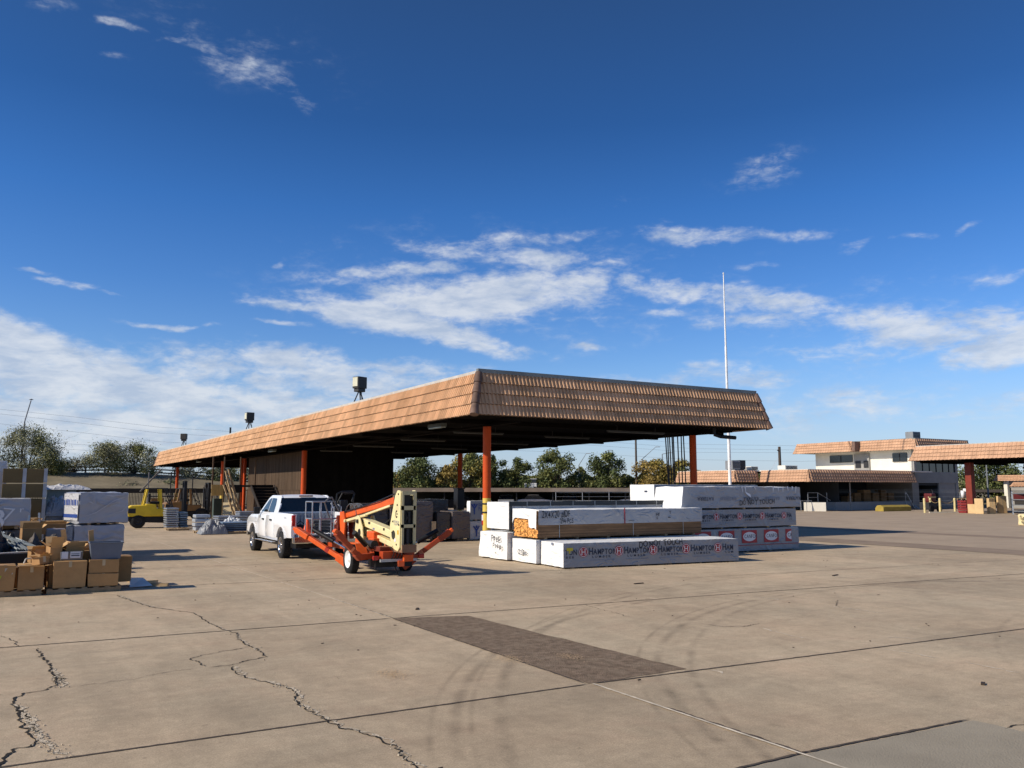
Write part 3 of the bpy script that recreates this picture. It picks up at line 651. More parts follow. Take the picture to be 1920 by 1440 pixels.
f = MB().box(84.1, 91.1, 57.12, 57.2, 3.95, 5.0).build('window', GLASS, ob)
for x in (84.12, 85.3, 86.5, 87.7, 88.9, 90.0, 91.04): MB().box(x, x + .05, 57.06, 57.115, 3.96, 5.0).build('mullion', DARKMETAL, f)
MB().box(84.1, 91.1, 57.05, 57.22, 5.02, 6.4).build('upper_panel', SHADEWALL, ob)
for (ya, yb, za, zb_) in [(64.7, 67.85, 5.24, 6.02), (57.75, 59.5, 5.15, 6.02)]:
    f = MB().box(83.60, 83.69, ya, yb, za, zb_).build('window', GLASS, ob)
    MB().box(83.55, 83.598, ya, yb, za - .06, za).box(83.55, 83.598, (ya + yb) / 2 - .03, (ya + yb) / 2 + .03, za, zb_).build('frame', DARKMETAL, f)
f = MB().box(83.5, 83.69, 62.4, 64.4, 4.0, 6.1).build('stair_recess', GREYWALL, ob)
[MB().box(83.44, 83.495, a, b, 4.5, 5.3).build('vent', DARKMETAL, f) for a, b in ((62.5, 63.1), (63.5, 64.2))]
UX = 82.5
mb = MB(); band(mb, (UX, 62.9), (UX, 55.8), (-1, 0), 6.3, 7.5, .35, 0, 1); band(mb, (81.6, 71.6), (81.6, 63.3), (-1, 0), 6.3, 7.5, .35, 1, 0); band(mb, (81.6, 63.3), (UX, 63.3), (0, -1), 6.3, 7.5, .35, 0, 0)
band(mb, (UX, 55.8), (92.7, 55.8), (0, -1), 6.3, 7.5, .35)
mb.build('roof', [TILE_FAR, TILE_BUTT], ob)
MB().box(81.75, 83.7, 62.86, 63.28, 6.32, 7.42).build('roof_return', RIDGE, ob)
MB().box(UX + .1, 92.4, 56.0, 71.4, 6.34, 6.44).box(81.8, UX + .1, 63.4, 71.4, 6.34, 6.44).build('soffit', M('pale soffit', (.45, .4, .33)), ob)
MB().box(UX + .33, 92.4, 56.1, 71.2, 7.42, 7.53).build('parapet_cap', COPING, ob)
# single storey wing, stepped in plan
mb = MB(); band(mb, (64.26, 54.6), (80.6, 54.6), (0, -1), 2.78, 3.92, .3); band(mb, (64.26, 60.7), (64.26, 54.6), (-1, 0), 2.78, 3.92, .3, 0, 1); band(mb, (60.85, 60.7), (64.26, 60.7), (0, -1), 2.78, 3.92, .3, 1, 0); band(mb, (60.85, 69.5), (60.85, 60.7), (-1, 0), 2.78, 3.92, .3, 1, 1)
mb.build('roof', [TILE_FAR, TILE_BUTT], ob)['label'] = 'tiled mansard of the low wing'
MB().box(64.6, 83.68, 54.95, 61, 3.84, 3.97).box(61.2, 83.68, 61, 69.4, 3.84, 3.97).build('parapet_cap', M('white roof edge', (.7, .66, .58), r=.8, nv=.1), ob)
MB().box(64.4, 80.4, 54.8, 60.8, 2.84, 2.92).box(61, 80.4, 60.8, 69.4, 2.84, 2.92).build('soffit', SHADEWALL, ob)
MB().box(62.6, 62.8, 62.6, 69.2, 0, 2.8).box(62.8, 66.0, 62.6, 62.8, 0, 2.8).box(66, 66.2, 58.8, 62.8, 0, 2.8).box(66, 83.4, 62.8, 63.0, 0, 2.84).box(70.9, 71.0, 56.7, 62.8, .8, 2.84).build('inner_wall', SHADEWALL, ob)
MB().box(82.3, 83.4, 56.4, 56.7, 0, 2.82).box(82.3, 82.6, 56.7, 62, 0, 2.82).build('pier', GREYWALL, ob)
MB().box(70.3, 82.28, 56.6, 62.6, 0, .82).build('loading_dock', M('dock concrete', (.36, .37, .38), r=.85, nv=.12, ns=.6, dirt=.3), ob)
MB().beam((65.5, 56.4, .42), (66.8, 54.9, .42), .3, .84).build('ramp_wall', WHITEWALL, ob)
mb = MB()
for x in (66.0, 67.4, 68.7): mb.tube((x, 56.3, .84), (x, 56.3, 1.75), .03, n=6)
mb.tube((66.0, 56.3, 1.75), (67.4, 56.3, 1.75), .03, n=6); mb.tube((67.4, 56.3, 1.75), (69.2, 56.3, 1.0), .03, n=6); mb.tube((66.0, 56.3, 1.3), (67.4, 56.3, 1.3), .03, n=6)
for x in (64.4, 65.2, 65.9): mb.tube((x, 55.8, 0), (x, 55.8, 1.0), .03, n=6)
mb.tube((64.4, 55.8, 1.0), (65.9, 55.8, 1.0), .03, n=6)
mb.build('railing', STEEL, ob)
MB().tube((70.75, 55.2, 0), (70.75, 55.2, 2.8), .06, n=8).build('downpipe', GREYWALL, ob)
MB().tube((80.9, 55.3, .05), (80.0, 55.5, 1.6), .05, n=8).tube((81.1, 54.8, 0), (80.9, 55.3, .4), .05, n=8).build('pipe', STEEL, ob)
o = MB().box(79.7, 79.82, 55.4, 55.5, 1.6, 1.75).build('yard_lamp', WHITEINK, ob)
# rooftop equipment
for (x0, x1, y, z0, z1, mt, nm, lb) in [(61.9, 63.0, 62, 3.98, 4.95, GALV_DULL, 'rooftop_unit', 'grey louvred air unit on the low office roof beside the flagpole'), (63.05, 63.95, 62.2, 3.98, 5.02, DARKMETAL, 'rooftop_unit', 'dark finned air unit on the low office roof'), (64.9, 65.9, 62.4, 3.98, 4.42, WHITEWALL, 'rooftop_box', 'low white box on the office roof right of the air units'), (67.2, 69.0, 60, 3.98, 4.5, WHITEWALL, 'rooftop_box', 'wide white box on the office roof under the utility pole'), (94.2, 95.6, 61, 7.5, 8.75, GALV_DULL, 'rooftop_unit', 'boxy vent cowl on top of the two storey office')]:
    if z0 > 7: x0 -= 4.5; x1 -= 4.5
    t = thing(nm, lb, 'roof unit', ((x0 + x1) / 2, y + .5, z0 - .02)); wd = (x1 - x0) / 2; hh = z1 - z0
    MB().box(-wd, wd, -.5, .5, .1, hh).box(-wd * .8, wd * .8, -.4, .4, 0, .1).build('casing', mt, t, bevel=.03)
    mb = MB()
    for k in range(5): mb.box(-wd * .85, wd * .85, -.53, -.502, hh * (.25 + .13 * k), hh * (.31 + .13 * k))
    mb.build('louvre', DARKMETAL, t)

# second tiled canopy on the right
c2 = thing('canopy', 'second tiled canopy on a thick dark red column at the right edge', 'canopy')
mb = MB(); band(mb, (70.0, 48.2), (70.0, 14), (-1, 0), 4.62, 5.9, .45); band(mb, (84, 48.2), (70, 48.2), (0, 1), 4.62, 5.9, .45); band(mb, (70, 14), (84, 14), (0, -1), 4.62, 5.9, .45)
mb.build('tile_fascia', [TILE_FAR, TILE_BUTT], c2)
MB().box(70.1, 84, 14.1, 48.1, 4.66, 4.74).build('soffit', SOFFIT, c2)
mb = MB()
for i in range(9): mb.box(70.5, 84, 16 + i * 3.9, 16.2 + i * 3.9, 4.4, 4.655)
mb.build('beam', BEAMM, c2)
MB().box(70.45, 84, 14.5, 47.7, 5.86, 5.97).build('coping', COPING_LIGHT, c2)
for (x, y) in ((72.2, 43.9), (81.5, 43.9), (72.2, 20), (81.5, 20)): MB().box(-.28, .28, -.28, .28, 0, 4.4).build('column', DARKRED, c2, (x, y, 0), bevel=.03)
# far small tiled building
fb = thing('gatehouse', 'small distant building with two stepped tiled roofs at the right edge', 'building', (0, 0, 0))
mb = MB(); band(mb, (96, 55.7), (96, 46), (-1, 0), 3.0, 3.65, .25); band(mb, (94, 52.8), (94, 44), (-1, 0), 2.35, 2.85, .3)
mb.build('roof', [TILE_FAR, TILE_BUTT], fb)
MB().box(97, 104, 47, 54.4, 0, 3.0).build('wall', GREYWALL, fb)
MB().box(96.5, 96.9, 54.4, 54.8, 0, 3.0).build('post', WHITEWALL, fb)

rr = random.Random(31)
for i, (x, h_, w_) in enumerate([(73.8, .75, .8), (75.0, 1.15, 1.0), (76.5, 1.2, 1.1), (77.9, .9, 1.0), (79.2, 1.25, .9), (80.4, 1.1, .9)]):
    t = thing('carton_stack', ['lowest dim carton stack at the left of the dock row', 'second dim carton stack on the dock', 'third dim carton stack on the dock', 'short dim carton stack on the dock, fourth', 'tallest dim carton stack on the dock', 'last dim carton stack beside the dock pier'][i], 'cartons', (x, 58.0, .82), 0, 'carton stacks on the shaded loading dock')
    for k in range(int(h_ / .3)): MB().box(-w_ / 2, w_ / 2, -.4, .4, k * .3, k * .3 + .285).build('carton', M('dim carton', (.22, .14, .07), r=.9, rv=.3, nv=.2), t)

# ================================================================== WHEELS
def wheel(parent, loc, r, w, rim_r, rim_mat, spokes=0, axis='x', dish=1, tyre_mat=RUBBER):
    """wheel > tyre, rim ; the outer face looks towards -X when dish = -1"""
    o = thing_child('wheel', parent, loc)
    t = MB().lathe([(rim_r, -w / 2), (r * .93, -w / 2), (r, -w / 2 + .035), (r, w / 2 - .035), (r * .93, w / 2), (rim_r, w / 2)], axis=axis, n=36)
    for i in range(36):       # tread blocks
        a = 2 * PI * i / 36; T = Matrix.Rotation(a, 4, 'X') if axis == 'x' else Matrix.Rotation(a, 4, 'Y')
        for q in (-1, 1):
            if axis == 'x': t.box(q * w * .25 - w * .19, q * w * .25 + w * .19, -.02, .02, r - .004, r + .010, 0, T)
            else: t.box(-.02, .02, q * w * .25 - w * .19, q * w * .25 + w * .19, r - .004, r + .010, 0, T)
    t.build('tyre', tyre_mat, o)
    b = MB(); s_ = dish * w / 2
    pr = [(rim_r * 1.0, s_ * .99), (rim_r * .93, s_ * .96), (rim_r * .86, s_ * .45), (rim_r * .3, s_ * (.45 if spokes else .55)), (rim_r * .28, s_ * .8), (0.001, s_ * .82)]
    b.lathe(pr, axis=axis, n=30)
    rm = b.build('rim', rim_mat if not spokes else DARKMETAL, o)
    if spokes:
        for i in range(spokes):
            a = 2 * PI * i / spokes; T = Matrix.Rotation(a, 4, 'X' if axis == 'x' else 'Y')
            for d in (-.10, .10):
                T2 = T @ Matrix.Rotation(d, 4, 'X' if axis == 'x' else 'Y'); x0, x1 = sorted((s_ * .62, s_ * .92))
                if axis == 'x': MB().box(x0, x1, -.020, .020, rim_r * .12, rim_r * .95, 0, T2).build('spoke', rim_mat, rm, bevel=.006)
        MB().lathe([(rim_r * 1.0, s_ * 1.0), (rim_r * .90, s_ * 1.02), (rim_r * .88, s_ * .7)], axis=axis, n=30).build('rim_lip', rim_mat, rm)
        MB().lathe([(rim_r * .2, s_ * .6), (rim_r * .19, s_ * .96), (.001, s_ * .98)], axis=axis, n=20).build('hub_cap', rim_mat, rm)
    return o
def thing_child(name, parent, loc=(0, 0, 0), rz=0):
    o = bpy.data.objects.new(name, None); COL.objects.link(o); o.parent = parent; o.location = loc; o.rotation_euler = (0, 0, rz); o.empty_display_size = .1
    return o

# ================================================================== PICKUP TRUCK (nose towards +Y, local origin at its middle)
tr = thing('pickup_truck', 'white crew cab pickup truck with open tailgate, towing the orange boom lift', 'pickup truck', (8.22, 28.03, 0), R(-.6))
def arch(cy, cz, r, a0, a1, n=12): return [(cy + r * cos(a0 + (a1 - a0) * i / n), cz + r * sin(a0 + (a1 - a0) * i / n)) for i in range(n + 1)]
WF, WR, WZ = 1.98, -1.72, .40
prof = [(-2.87, .66), (-2.88, 1.36), (-1.03, 1.37), (-1.02, 1.33), (1.30, 1.30), (1.75, 1.27), (2.35, 1.22), (2.72, 1.13), (2.86, 1.0), (2.88, .66), (2.52, .60)] + arch(WF, WZ + .06, .50, R(20), R(160)) + [(1.42, .50), (-1.16, .50)] + arch(WR, WZ + .06, .50, R(20), R(160)) + [(-2.28, .64)]
def xprof(z):  # half width of the body by height
    return 1.0 - .055 * max(0, (z - .95) / .42) ** 2 - .05 * max(0, (.8 - z) / .3) ** 2
def side_panel(poly, s, x_in, name, mat, parent, lift=0., bevel=.012, grid=.14):
    """side sheet with its body curve, thick to x_in"""
    bm = bmesh.new(); vs = [bm.verts.new((0, y, z)) for y, z in poly]; f = bm.faces.new(vs)
    zs = [.62, .72, .82, .92, 1.02, 1.12, 1.2, 1.28]
    for z in zs:
        if min(p[1] for p in poly) + .02 < z < max(p[1] for p in poly) - .02:
            bmesh.ops.bisect_plane(bm, geom=bm.verts[:] + bm.edges[:] + bm.faces[:], plane_co=(0, 0, z), plane_no=(0, 0, 1))
    ext = bmesh.ops.extrude_face_region(bm, geom=bm.faces[:]); ev = set(v for v in ext['geom'] if isinstance(v, bmesh.types.BMVert))
    for v in bm.verts: v.co.x = s * ((xprof(v.co.z) + lift) if v in ev else x_in)
    bmesh.ops.recalc_face_normals(bm, faces=bm.faces[:])
    me = bpy.data.meshes.new(name); bm.to_mesh(me); bm.free(); me.materials.append(mat)
    for p in me.polygons: p.use_smooth = abs(p.normal.x) > .8
    o = bpy.data.objects.new(name, me); COL.objects.link(o); o.parent = parent
    if bevel:
        b = o.modifiers.new('bevel', 'BEVEL'); b.width = bevel; b.segments = 2; b.limit_method = 'ANGLE'; b.angle_limit = R(40)
    return o
for s in (-1, 1):
    side_panel(prof, s, .90, 'body_side', WHITEPAINT, tr)
    # greenhouse side with the roof rail
    gh = [(-1.02, 1.30), (-.98, 1.60), (-.84, 1.84), (-.70, 1.90), (.35, 1.90), (.62, 1.82), (1.34, 1.31)]
    def gx(z): return s * (.945 - (z - 1.3) * .30)
    mb = MB(); n = len(gh); vs = [(gx(z), y, z) for y, z in gh] + [(gx(z) - s * .05, y, z) for y, z in gh]
    mb.add(vs, [list(range(n)), list(range(n, 2 * n))[::-1]] + [(i, n + i, n + (i + 1) % n, (i + 1) % n) for i in range(n)])
    mb.build('cab_side', WHITEPAINT, tr, bevel=.012)
    for nm, pl in (('rear', [(-.52, 1.36), (-.50, 1.60), (-.38, 1.80), (.16, 1.81), (.20, 1.36)]), ('front', [(.27, 1.36), (.23, 1.81), (.36, 1.80), (.55, 1.74), (1.08, 1.36)])):
        dr = side_panel([(-.86, .56), (-.84, 1.27), (.21, 1.27), (.23, .56)] if nm == 'rear' else [(.25, .56), (.23, 1.27), (1.28, 1.26), (1.36, 1.0), (1.36, .56)], s, .93, 'door', WHITEPAINT, tr, .010, .008)
        MB().add([(gx(z) + s * .006, y, z) for y, z in pl], [list(range(len(pl)))]).build('window', GLASS, dr)
        hy = (-.58, -.40) if nm == 'rear' else (.42, .60)
        x0, x1 = sorted((s * 1.0, s * 1.045)); MB().box(x0, x1, hy[0], hy[1], 1.10, 1.15).build('handle', WHITEPAINT if nm == 'x' else DARKMETAL, dr, bevel=.01)
    x0, x1 = sorted((s * .93, s * 1.22))
    m_ = MB().box(*sorted((s * 1.0, s * 1.20)), .98, 1.10, 1.27, 1.50).build('wing_mirror', BLACK, tr, bevel=.03)
    MB().box(*sorted((s * .98, s * 1.10)), -1.08, 1.22, .43, .47).build('running_board', CHROME, tr, bevel=.012)
    MB().prism(arch(WR, WZ + .06, .515, R(18), R(162)) + arch(WR, WZ + .06, .49, R(162), R(18)), 'x', *sorted((s * .955, s * 1.018))).build('arch_trim', WHITEPAINT, tr)
    MB().prism(arch(WF, WZ + .06, .515, R(18), R(162)) + arch(WF, WZ + .06, .49, R(162), R(18)), 'x', *sorted((s * .955, s * 1.018))).build('arch_trim', WHITEPAINT, tr)
    MB().box(*sorted((s * .885, s * .985)), -2.90, -2.80, 1.0, 1.33).build('tail_light', REDLENS, tr, bevel=.015)
    x0, x1 = sorted((s * .84, s * .90)); MB().box(x0, x1, -2.86, -1.08, .76, 1.355).build('bed_side', M('white bed paint', (.72, .73, .74), r=.35, nv=.06), tr, bevel=.01)
    wheel(tr, (s * .87, WF, .40), .40, .27, .245, CHROME, 6, dish=s); wheel(tr, (s * .87, WR, .40), .40, .27, .245, CHROME, 6, dish=s)
    MB().box(*sorted((s * .70, s * .95)), 2.80, 2.90, .88, 1.08).build('headlight', M('lamp glass', (.5, .5, .48), r=.1), tr, bevel=.02)
bedm = M('grey bed liner', (.30, .31, .33), r=.5, nv=.12, ns=4)
mb = MB().box(-.84, .84, -2.86, -1.06, .72, .76)
for k in range(13): mb.box(-.78 + k * .12, -.72 + k * .12, -2.84, -1.12, .76, .778)
mb.build('bed_floor', bedm, tr)
mb = MB().box(-.84, .84, -1.10, -1.06, .78, 1.35)
for k in range(14): mb.box(-.80 + k * .116, -.745 + k * .116, -1.125, -1.10, .80, 1.32)
mb.build('bed_headboard', bedm, tr)
mb = MB().box(-.80, .80, -3.36, -2.92, .735, .79)
for k in range(13): mb.box(-.75 + k * .12, -.69 + k * .12, -3.34, -2.94, .79, .80)
tg = mb.build('tailgate', WHITEPAINT, tr, bevel=.008)
MB().box(-.12, .12, -3.37, -3.33, .75, .78).build('handle', BLACK, tg)
# roof, hood, glass, bumpers
mb = MB(); ys = [(-1.00, 1.60, .0), (-.90, 1.80, .85), (-.78, 1.885, .95), (-.4, 1.925, 1.), (.1, 1.925, 1.), (.42, 1.895, .97), (.62, 1.83, .9)]
vs = []
for y, z, k in ys:
    for i in range(9):
        a = -1 + i / 4; vs.append((a * (.945 - (z - 1.3) * .30 + .004), y, z - .035 * abs(a) ** 3))
mb.add(vs, [(j * 9 + i, j * 9 + i + 1, (j + 1) * 9 + i + 1, (j + 1) * 9 + i) for j in range(1, 6) for i in range(8)], smooth=True)
mb.build('roof', WHITEPAINT, tr)
MB().box(-.92, .92, -1.03, -.985, 1.30, 1.38).build('cab_back', WHITEPAINT, tr)
mb = MB(); mb.add([(-.90, -1.022, 1.38), (.90, -1.022, 1.38), (.80, -.905, 1.82), (-.80, -.905, 1.82)], [(0, 1, 2, 3)]); mb.add([(-.945, -1.01, 1.30), (.945, -1.01, 1.30), (.79, -.86, 1.86), (-.79, -.86, 1.86)], [(0, 1, 2, 3)])
mb.v[4:8] = [(-.935, -1.0, 1.30), (.935, -1.0, 1.30), (.79, -.87, 1.86), (-.79, -.87, 1.86)]; mb.f = [[0, 1, 2, 3]]; mb.m = mb.m[:1]; mb.r = mb.r[:1]; mb.sm = mb.sm[:1]
mb.build('rear_window', GLASS, tr)
MB().box(-.22, .22, -.92, -.84, 1.855, 1.90).build('brake_light', M('dull red lens', (.16, .05, .04), r=.2), tr, bevel=.01)
MB().add([(-.90, 1.32, 1.31), (.90, 1.32, 1.31), (.80, .60, 1.835), (-.80, .60, 1.835)], [(0, 1, 2, 3)]).build('windscreen', GLASS, tr)
mb = MB(); vs = []
for y, z in [(1.30, 1.31), (1.75, 1.30), (2.35, 1.25), (2.72, 1.16), (2.88, 1.02)]:
    for i in range(9):
        a = -1 + i / 4; vs.append((a * .955, y, z + .03 * (1 - a * a)))
mb.add(vs, [(j * 9 + i, j * 9 + i + 1, (j + 1) * 9 + i + 1, (j + 1) * 9 + i) for j in range(4) for i in range(8)], smooth=True); mb.build('bonnet', WHITEPAINT, tr)
MB().box(-.66, .66, 2.82, 2.92, .72, 1.06).build('grille', CHROME, tr, bevel=.02)
MB().box(-.98, .98, 2.86, 3.02, .48, .70).build('front_bumper', CHROME, tr, bevel=.03)
bp_ = MB().box(-.97, -.35, -3.06, -2.86, .50, .72).box(.35, .97, -3.06, -2.86, .50, .72).box(-.35, .35, -3.02, -2.86, .50, .66).build('rear_bumper', CHROME, tr, bevel=.03)
MB().box(-.17, .17, -3.035, -3.022, .53, .64).build('licence_plate', WHITEINK, bp_)
MB().box(-.05, .05, -3.30, -2.9, .40, .47).tube((0, -3.26, .47), (0, -3.26, .56), .03).build('tow_hitch', BLACK, tr)
MB().box(-.80, .80, -2.7, 2.7, .34, .52).box(-.88, .88, -1.0, 2.8, .50, .62).build('chassis', BLACK, tr)
MB().box(-.86, .86, -.98, 1.3, .62, 1.28).build('cabin_interior', M('cabin interior', (.03, .03, .032)), tr)
MB().text('4X4', .085, left_T(-1.008, -2.30 + .28, 1.20), off=.01).build('badge', M('badge grey', (.25, .25, .27)), tr)
MB().text('F-150', .06, left_T(-1.003, 1.72, 1.11), off=.005).build('badge', M('badge grey', (.25, .25, .27)), tr)
# things lying in the bed
t = thing('traffic_cone', 'orange traffic cone standing at the tail of the white pickup', 'cone', (7.62, 25.0, .80))
MB().box(-.17, .17, -.17, .17, 0, .03).build('base', CONE_ORANGE, t, bevel=.01); MB().lathe([(.125, .03), (.03, .44), (.02, .45), (0.001, .45)], n=20).build('cone_body', CONE_ORANGE, t)
t = thing('tool_bag', 'black tool bag slumped in the left corner of the pickup bed', 'bag', (7.60, 25.65, .78))
mb = MB()
for (x, y, z, r_) in [(0, 0, .13, .17), (.2, .05, .12, .15), (-.12, .12, .11, .13)]: mb.lathe([(.001, r_ * .8), (r_ * .6, r_ * .62), (r_, 0), (r_ * .95, -r_ * .75), (.001, -r_ * .78)], (x, y, z), n=14)
mb.build('bag_body', BLACK, t); MB().path([(-.1, 0, .26), (0, 0, .36), (.12, 0, .26)], .012, n=6).build('handle', BLACK, t)
t = thing('crate', 'dark stacked plastic trays in the middle of the pickup bed', 'trays', (8.18, 25.5, .78))
for k in range(4): MB().box(-.26, .26, -.2, .2, k * .1, k * .1 + .075).build('tray', M('dark tray', (.07, .065, .06), r=.5), t, bevel=.015).rotation_euler = (0, 0, .06 * (k % 3 - 1))
t = thing('fuel_can', 'red and orange bundle of straps and cans at the right of the pickup bed', 'can', (8.72, 25.4, .78))
MB().box(-.2, .2, -.14, .14, 0, .30).build('can_body', M('can red', (.5, .06, .03), r=.4, nv=.2), t, bevel=.04); MB().path([(-.1, 0, .30), (-.1, 0, .36), (.1, 0, .36), (.1, 0, .30)], .018, n=6).build('handle', M('can red', ()), t)
MB().path([(-.2, -.16, .25), (-.05, -.2, .34), (.15, -.17, .28), (.26, -.1, .12)], .03, n=7).build('strap', M('strap pale', (.6, .4, .33)), t)

# ================================================================== TOWED BOOM LIFT
bl = thing('boom_lift', 'orange and cream towable boom lift with folded arms hitched behind the white pickup', 'boom lift', (8.22, 21.0, 0))
# local: +Y towards the truck; axle at y=-.25
fr = MB().box(-.42, .42, -1.55, 1.3, .42, .60)\
    .box(-.07, .07, 1.3, 3.75, .42, .54).build('chassis', M('shaded red orange paint', (.40, .055, .014), r=.45, nv=.2, dirt=.3), bl, bevel=.012)  # darker red: the frame's shade is painted into the colour
MB().box(-.48, .48, -1.25, -.75, .20, .42).box(-.40, .40, -1.5, .9, .32, .41).build('undertray', BLACK, bl)
MB().tube((-.55, -.25, .34), (.6, -.25, .34), .045).build('axle', BLACK, bl)
MB().box(-.5, .45, -1.62, -1.56, .36, .42).build('bumper_bar', M('pale bar', (.42, .43, .44), r=.5, metal=.3), bl)
WHITE_RIM = M('white wheel rim', (.82, .82, .80), r=.4, nv=.05)
wheel(bl, (-.74, -.25, .35), .35, .20, .215, WHITE_RIM, dish=-1)
wheel(bl, (.72, -.25, .35), .35, .20, .215, WHITE_RIM, dish=1)
for s in (-1, 1):
    fn = MB(); P = [(-.25 - .46, .50), (-.25 - .30, .74), (-.25 + .30, .74), (-.25 + .50, .50)]
    for a, b in zip(P, P[1:]): fn.beam((s * .62, a[0], a[1]), (s * .62, b[0], b[1]), .26, .025)
    fn.build('mudguard', LIFT_ORANGE, bl)
MB().tube((0, .1, .6), (0, .1, .80), .26, n=24).build('slew_ring', DARKMETAL, bl)
o = MB().box(-.30, .30, .30, .72, .62, .80).box(-.25, -.02, -.5, -.1, .62, .86).build('control_box', LIFT_ORANGE, bl, bevel=.015)
MB().box(.02, .36, -1.3, -.6, .44, .80).box(-.42, -.1, -1.35, -.95, .44, .70).build('battery_tray', M('shaded dark red paint', (.16, .03, .018), r=.5, nv=.2), bl, bevel=.015)  # deep red paints the shade on these parts into the colour
MB().path([(-.1, -1.5, .40), (-.12, -1.62, .22), (-.05, -1.65, .05)], .018, n=6).build('hose', BLACK, bl)
MB().path([(.12, -1.3, .72), (.05, -1.5, .6), (.10, -1.55, .45), (.02, -1.45, .34)], .02, n=6).build('hose', BLACK, bl)
MB().box(-.06, .10, -1.66, -1.60, .24, .38).build('reflector', M('orange reflector', (.8, .15, .05), r=.3), bl)
# turntable post (cream plates) at the front
for sx_ in (-.23, .17):
    MB().prism([(.32, .80), (.98, .80), (.90, 1.30), (.82, 1.40), (.66, 1.40), (.40, 1.10)], 'x', sx_, sx_ + .035).build('turntable_plate', LIFT_CREAM, bl, bevel=.01)
MB().box(-.19, .17, .40, .92, .80, .86).box(-.19, .17, .82, .88, .86, 1.28).build('turntable_base', LIFT_CREAM, bl)
MB().tube((-.27, .72, 1.25), (.26, .72, 1.25), .055).build('pivot_pin', DARKMETAL, bl)
MB().tube((-.215, .60, .96), (-.24, .60, .96), .10, n=16).build('access_hole', BLACK, bl)
# two lower arms
MB().beam((0, .78, 1.24), (0, -1.62, .96), .24, .19).build('lower_arm', LIFT_CREAM, bl, bevel=.02)
MB().beam((0, .50, .98), (0, -1.62, .70), .20, .13).build('lower_arm', LIFT_CREAM, bl, bevel=.015)
MB().box(-.123, -.121, -.22, -.08, 1.06, 1.11).build('decal', FADEINK, bl)
# mast: two shaped plates closed by a slotted back plate
mp_ = [(-1.66, .66), (-1.90, .62), (-2.02, .72), (-2.04, 2.02), (-1.98, 2.07), (-1.84, 2.07), (-1.70, 1.94), (-1.60, 1.70), (-1.40, 1.22), (-1.42, .90)]
mt = thing_child('mast', bl)
for sx_, in ((-.19,), (.20,)):
    MB().prism(mp_, 'x', sx_, sx_ + .035).build('side_plate', LIFT_CREAM, mt, bevel=.010)
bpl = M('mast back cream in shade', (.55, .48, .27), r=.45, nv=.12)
mb = MB().box(-.155, .20, -2.06, -2.02, 1.96, 2.05).box(-.155, .20, -2.06, -2.02, 1.60, 1.70).box(-.155, .20, -2.06, -2.02, 1.18, 1.26).box(-.155, .20, -2.06, -2.02, .66, .78).box(-.155, -.10, -2.06, -2.02, .78, 1.96).box(.145, .20, -2.06, -2.02, .78, 1.96)
mb.build('back_plate', bpl, mt)
MB().box(-.14, .18, -1.98, -1.90, .8, 1.95).build('inner_panel', BLACK, mt)
MB().tube((.02, -2.0, .80), (.02, -2.0, 1.16), .045).tube((.05, -2.0, 1.3), (.05, -2.0, 1.56), .04).build('hydraulic_cylinder', DARKMETAL, mt)
MB().path([(-.06, -2.03, 1.55), (-.02, -2.07, 1.42), (-.07, -2.05, 1.3)], .014, n=6).build('hose', BLACK, mt)
MB().box(-.16, .21, -2.12, -1.6, .60, .66).box(-.16, .21, -2.12, -2.07, .66, .78).build('foot_plate', M('mast foot', (.25, .14, .08), r=.5), mt)
for (y, z) in [(-1.92, 1.98), (-1.86, 1.72), (-1.60, 1.32), (-1.56, 1.05), (-1.84, .78), (-1.97, 1.25)]: MB().tube((-.205, y, z), (-.19, y, z), .022, n=8).build('bolt', DARKMETAL, mt)
MB().tube((-.196, -1.64, 1.0), (-.191, -1.64, 1.0), .11, n=18).build('slot', M('slot shadow', (.04, .035, .025)), mt)
MB().text('T350', .115, left_T(-.194, -1.63, 1.235), off=.01).build('lettering', FADEINK, mt)
# badge: dark broken ring above the lettering
mb = MB(); T = left_T(-.194, -1.82, 1.50)
for i in range(10):
    a0 = R(60 + i * 26); a1 = R(60 + (i + 1) * 26); mb.add([(.035 * cos(a0), .055 * sin(a0), 0), (.068 * cos(a0), .095 * sin(a0), 0), (.068 * cos(a1), .095 * sin(a1), 0), (.035 * cos(a1), .055 * sin(a1), 0)], [(0, 1, 2, 3)], T=T)
mb.add([(.0, -.01, 0), (.06, -.01, 0), (.06, .02, 0), (0, .02, 0)], [(0, 1, 2, 3)], T=T); mb.build('logo', BLACK, mt)
# main boom with its tie rod
b0 = (0, -1.52, 1.84); b1 = (0, 2.25, 1.36)
MB().beam(b0, b1, .19, .17).build('main_boom', LIFT_ORANGE, bl, bevel=.018)
MB().beam((0, -1.30, 1.70), (0, 1.2, 1.385), .13, .05).build('boom_rail', M('boom shadow steel', (.10, .07, .05), r=.5, metal=.4, nv=.3), bl)
MB().beam((-.08, -1.15, 1.69), (-.08, .55, 1.43), .05, .055).beam((-.08, .5, 1.42), (-.08, 1.95, 1.23), .07, .07).build('tie_rod', LIFT_CREAM, bl, bevel=.01)
MB().tube((-.12, -1.58, 1.86), (.13, -1.58, 1.86), .12, n=18).build('boom_pivot', BLACK, bl)
MB().box(-.05, .14, -1.75, -1.35, 1.55, 1.78).build('knuckle', DARKMETAL, bl, bevel=.02)
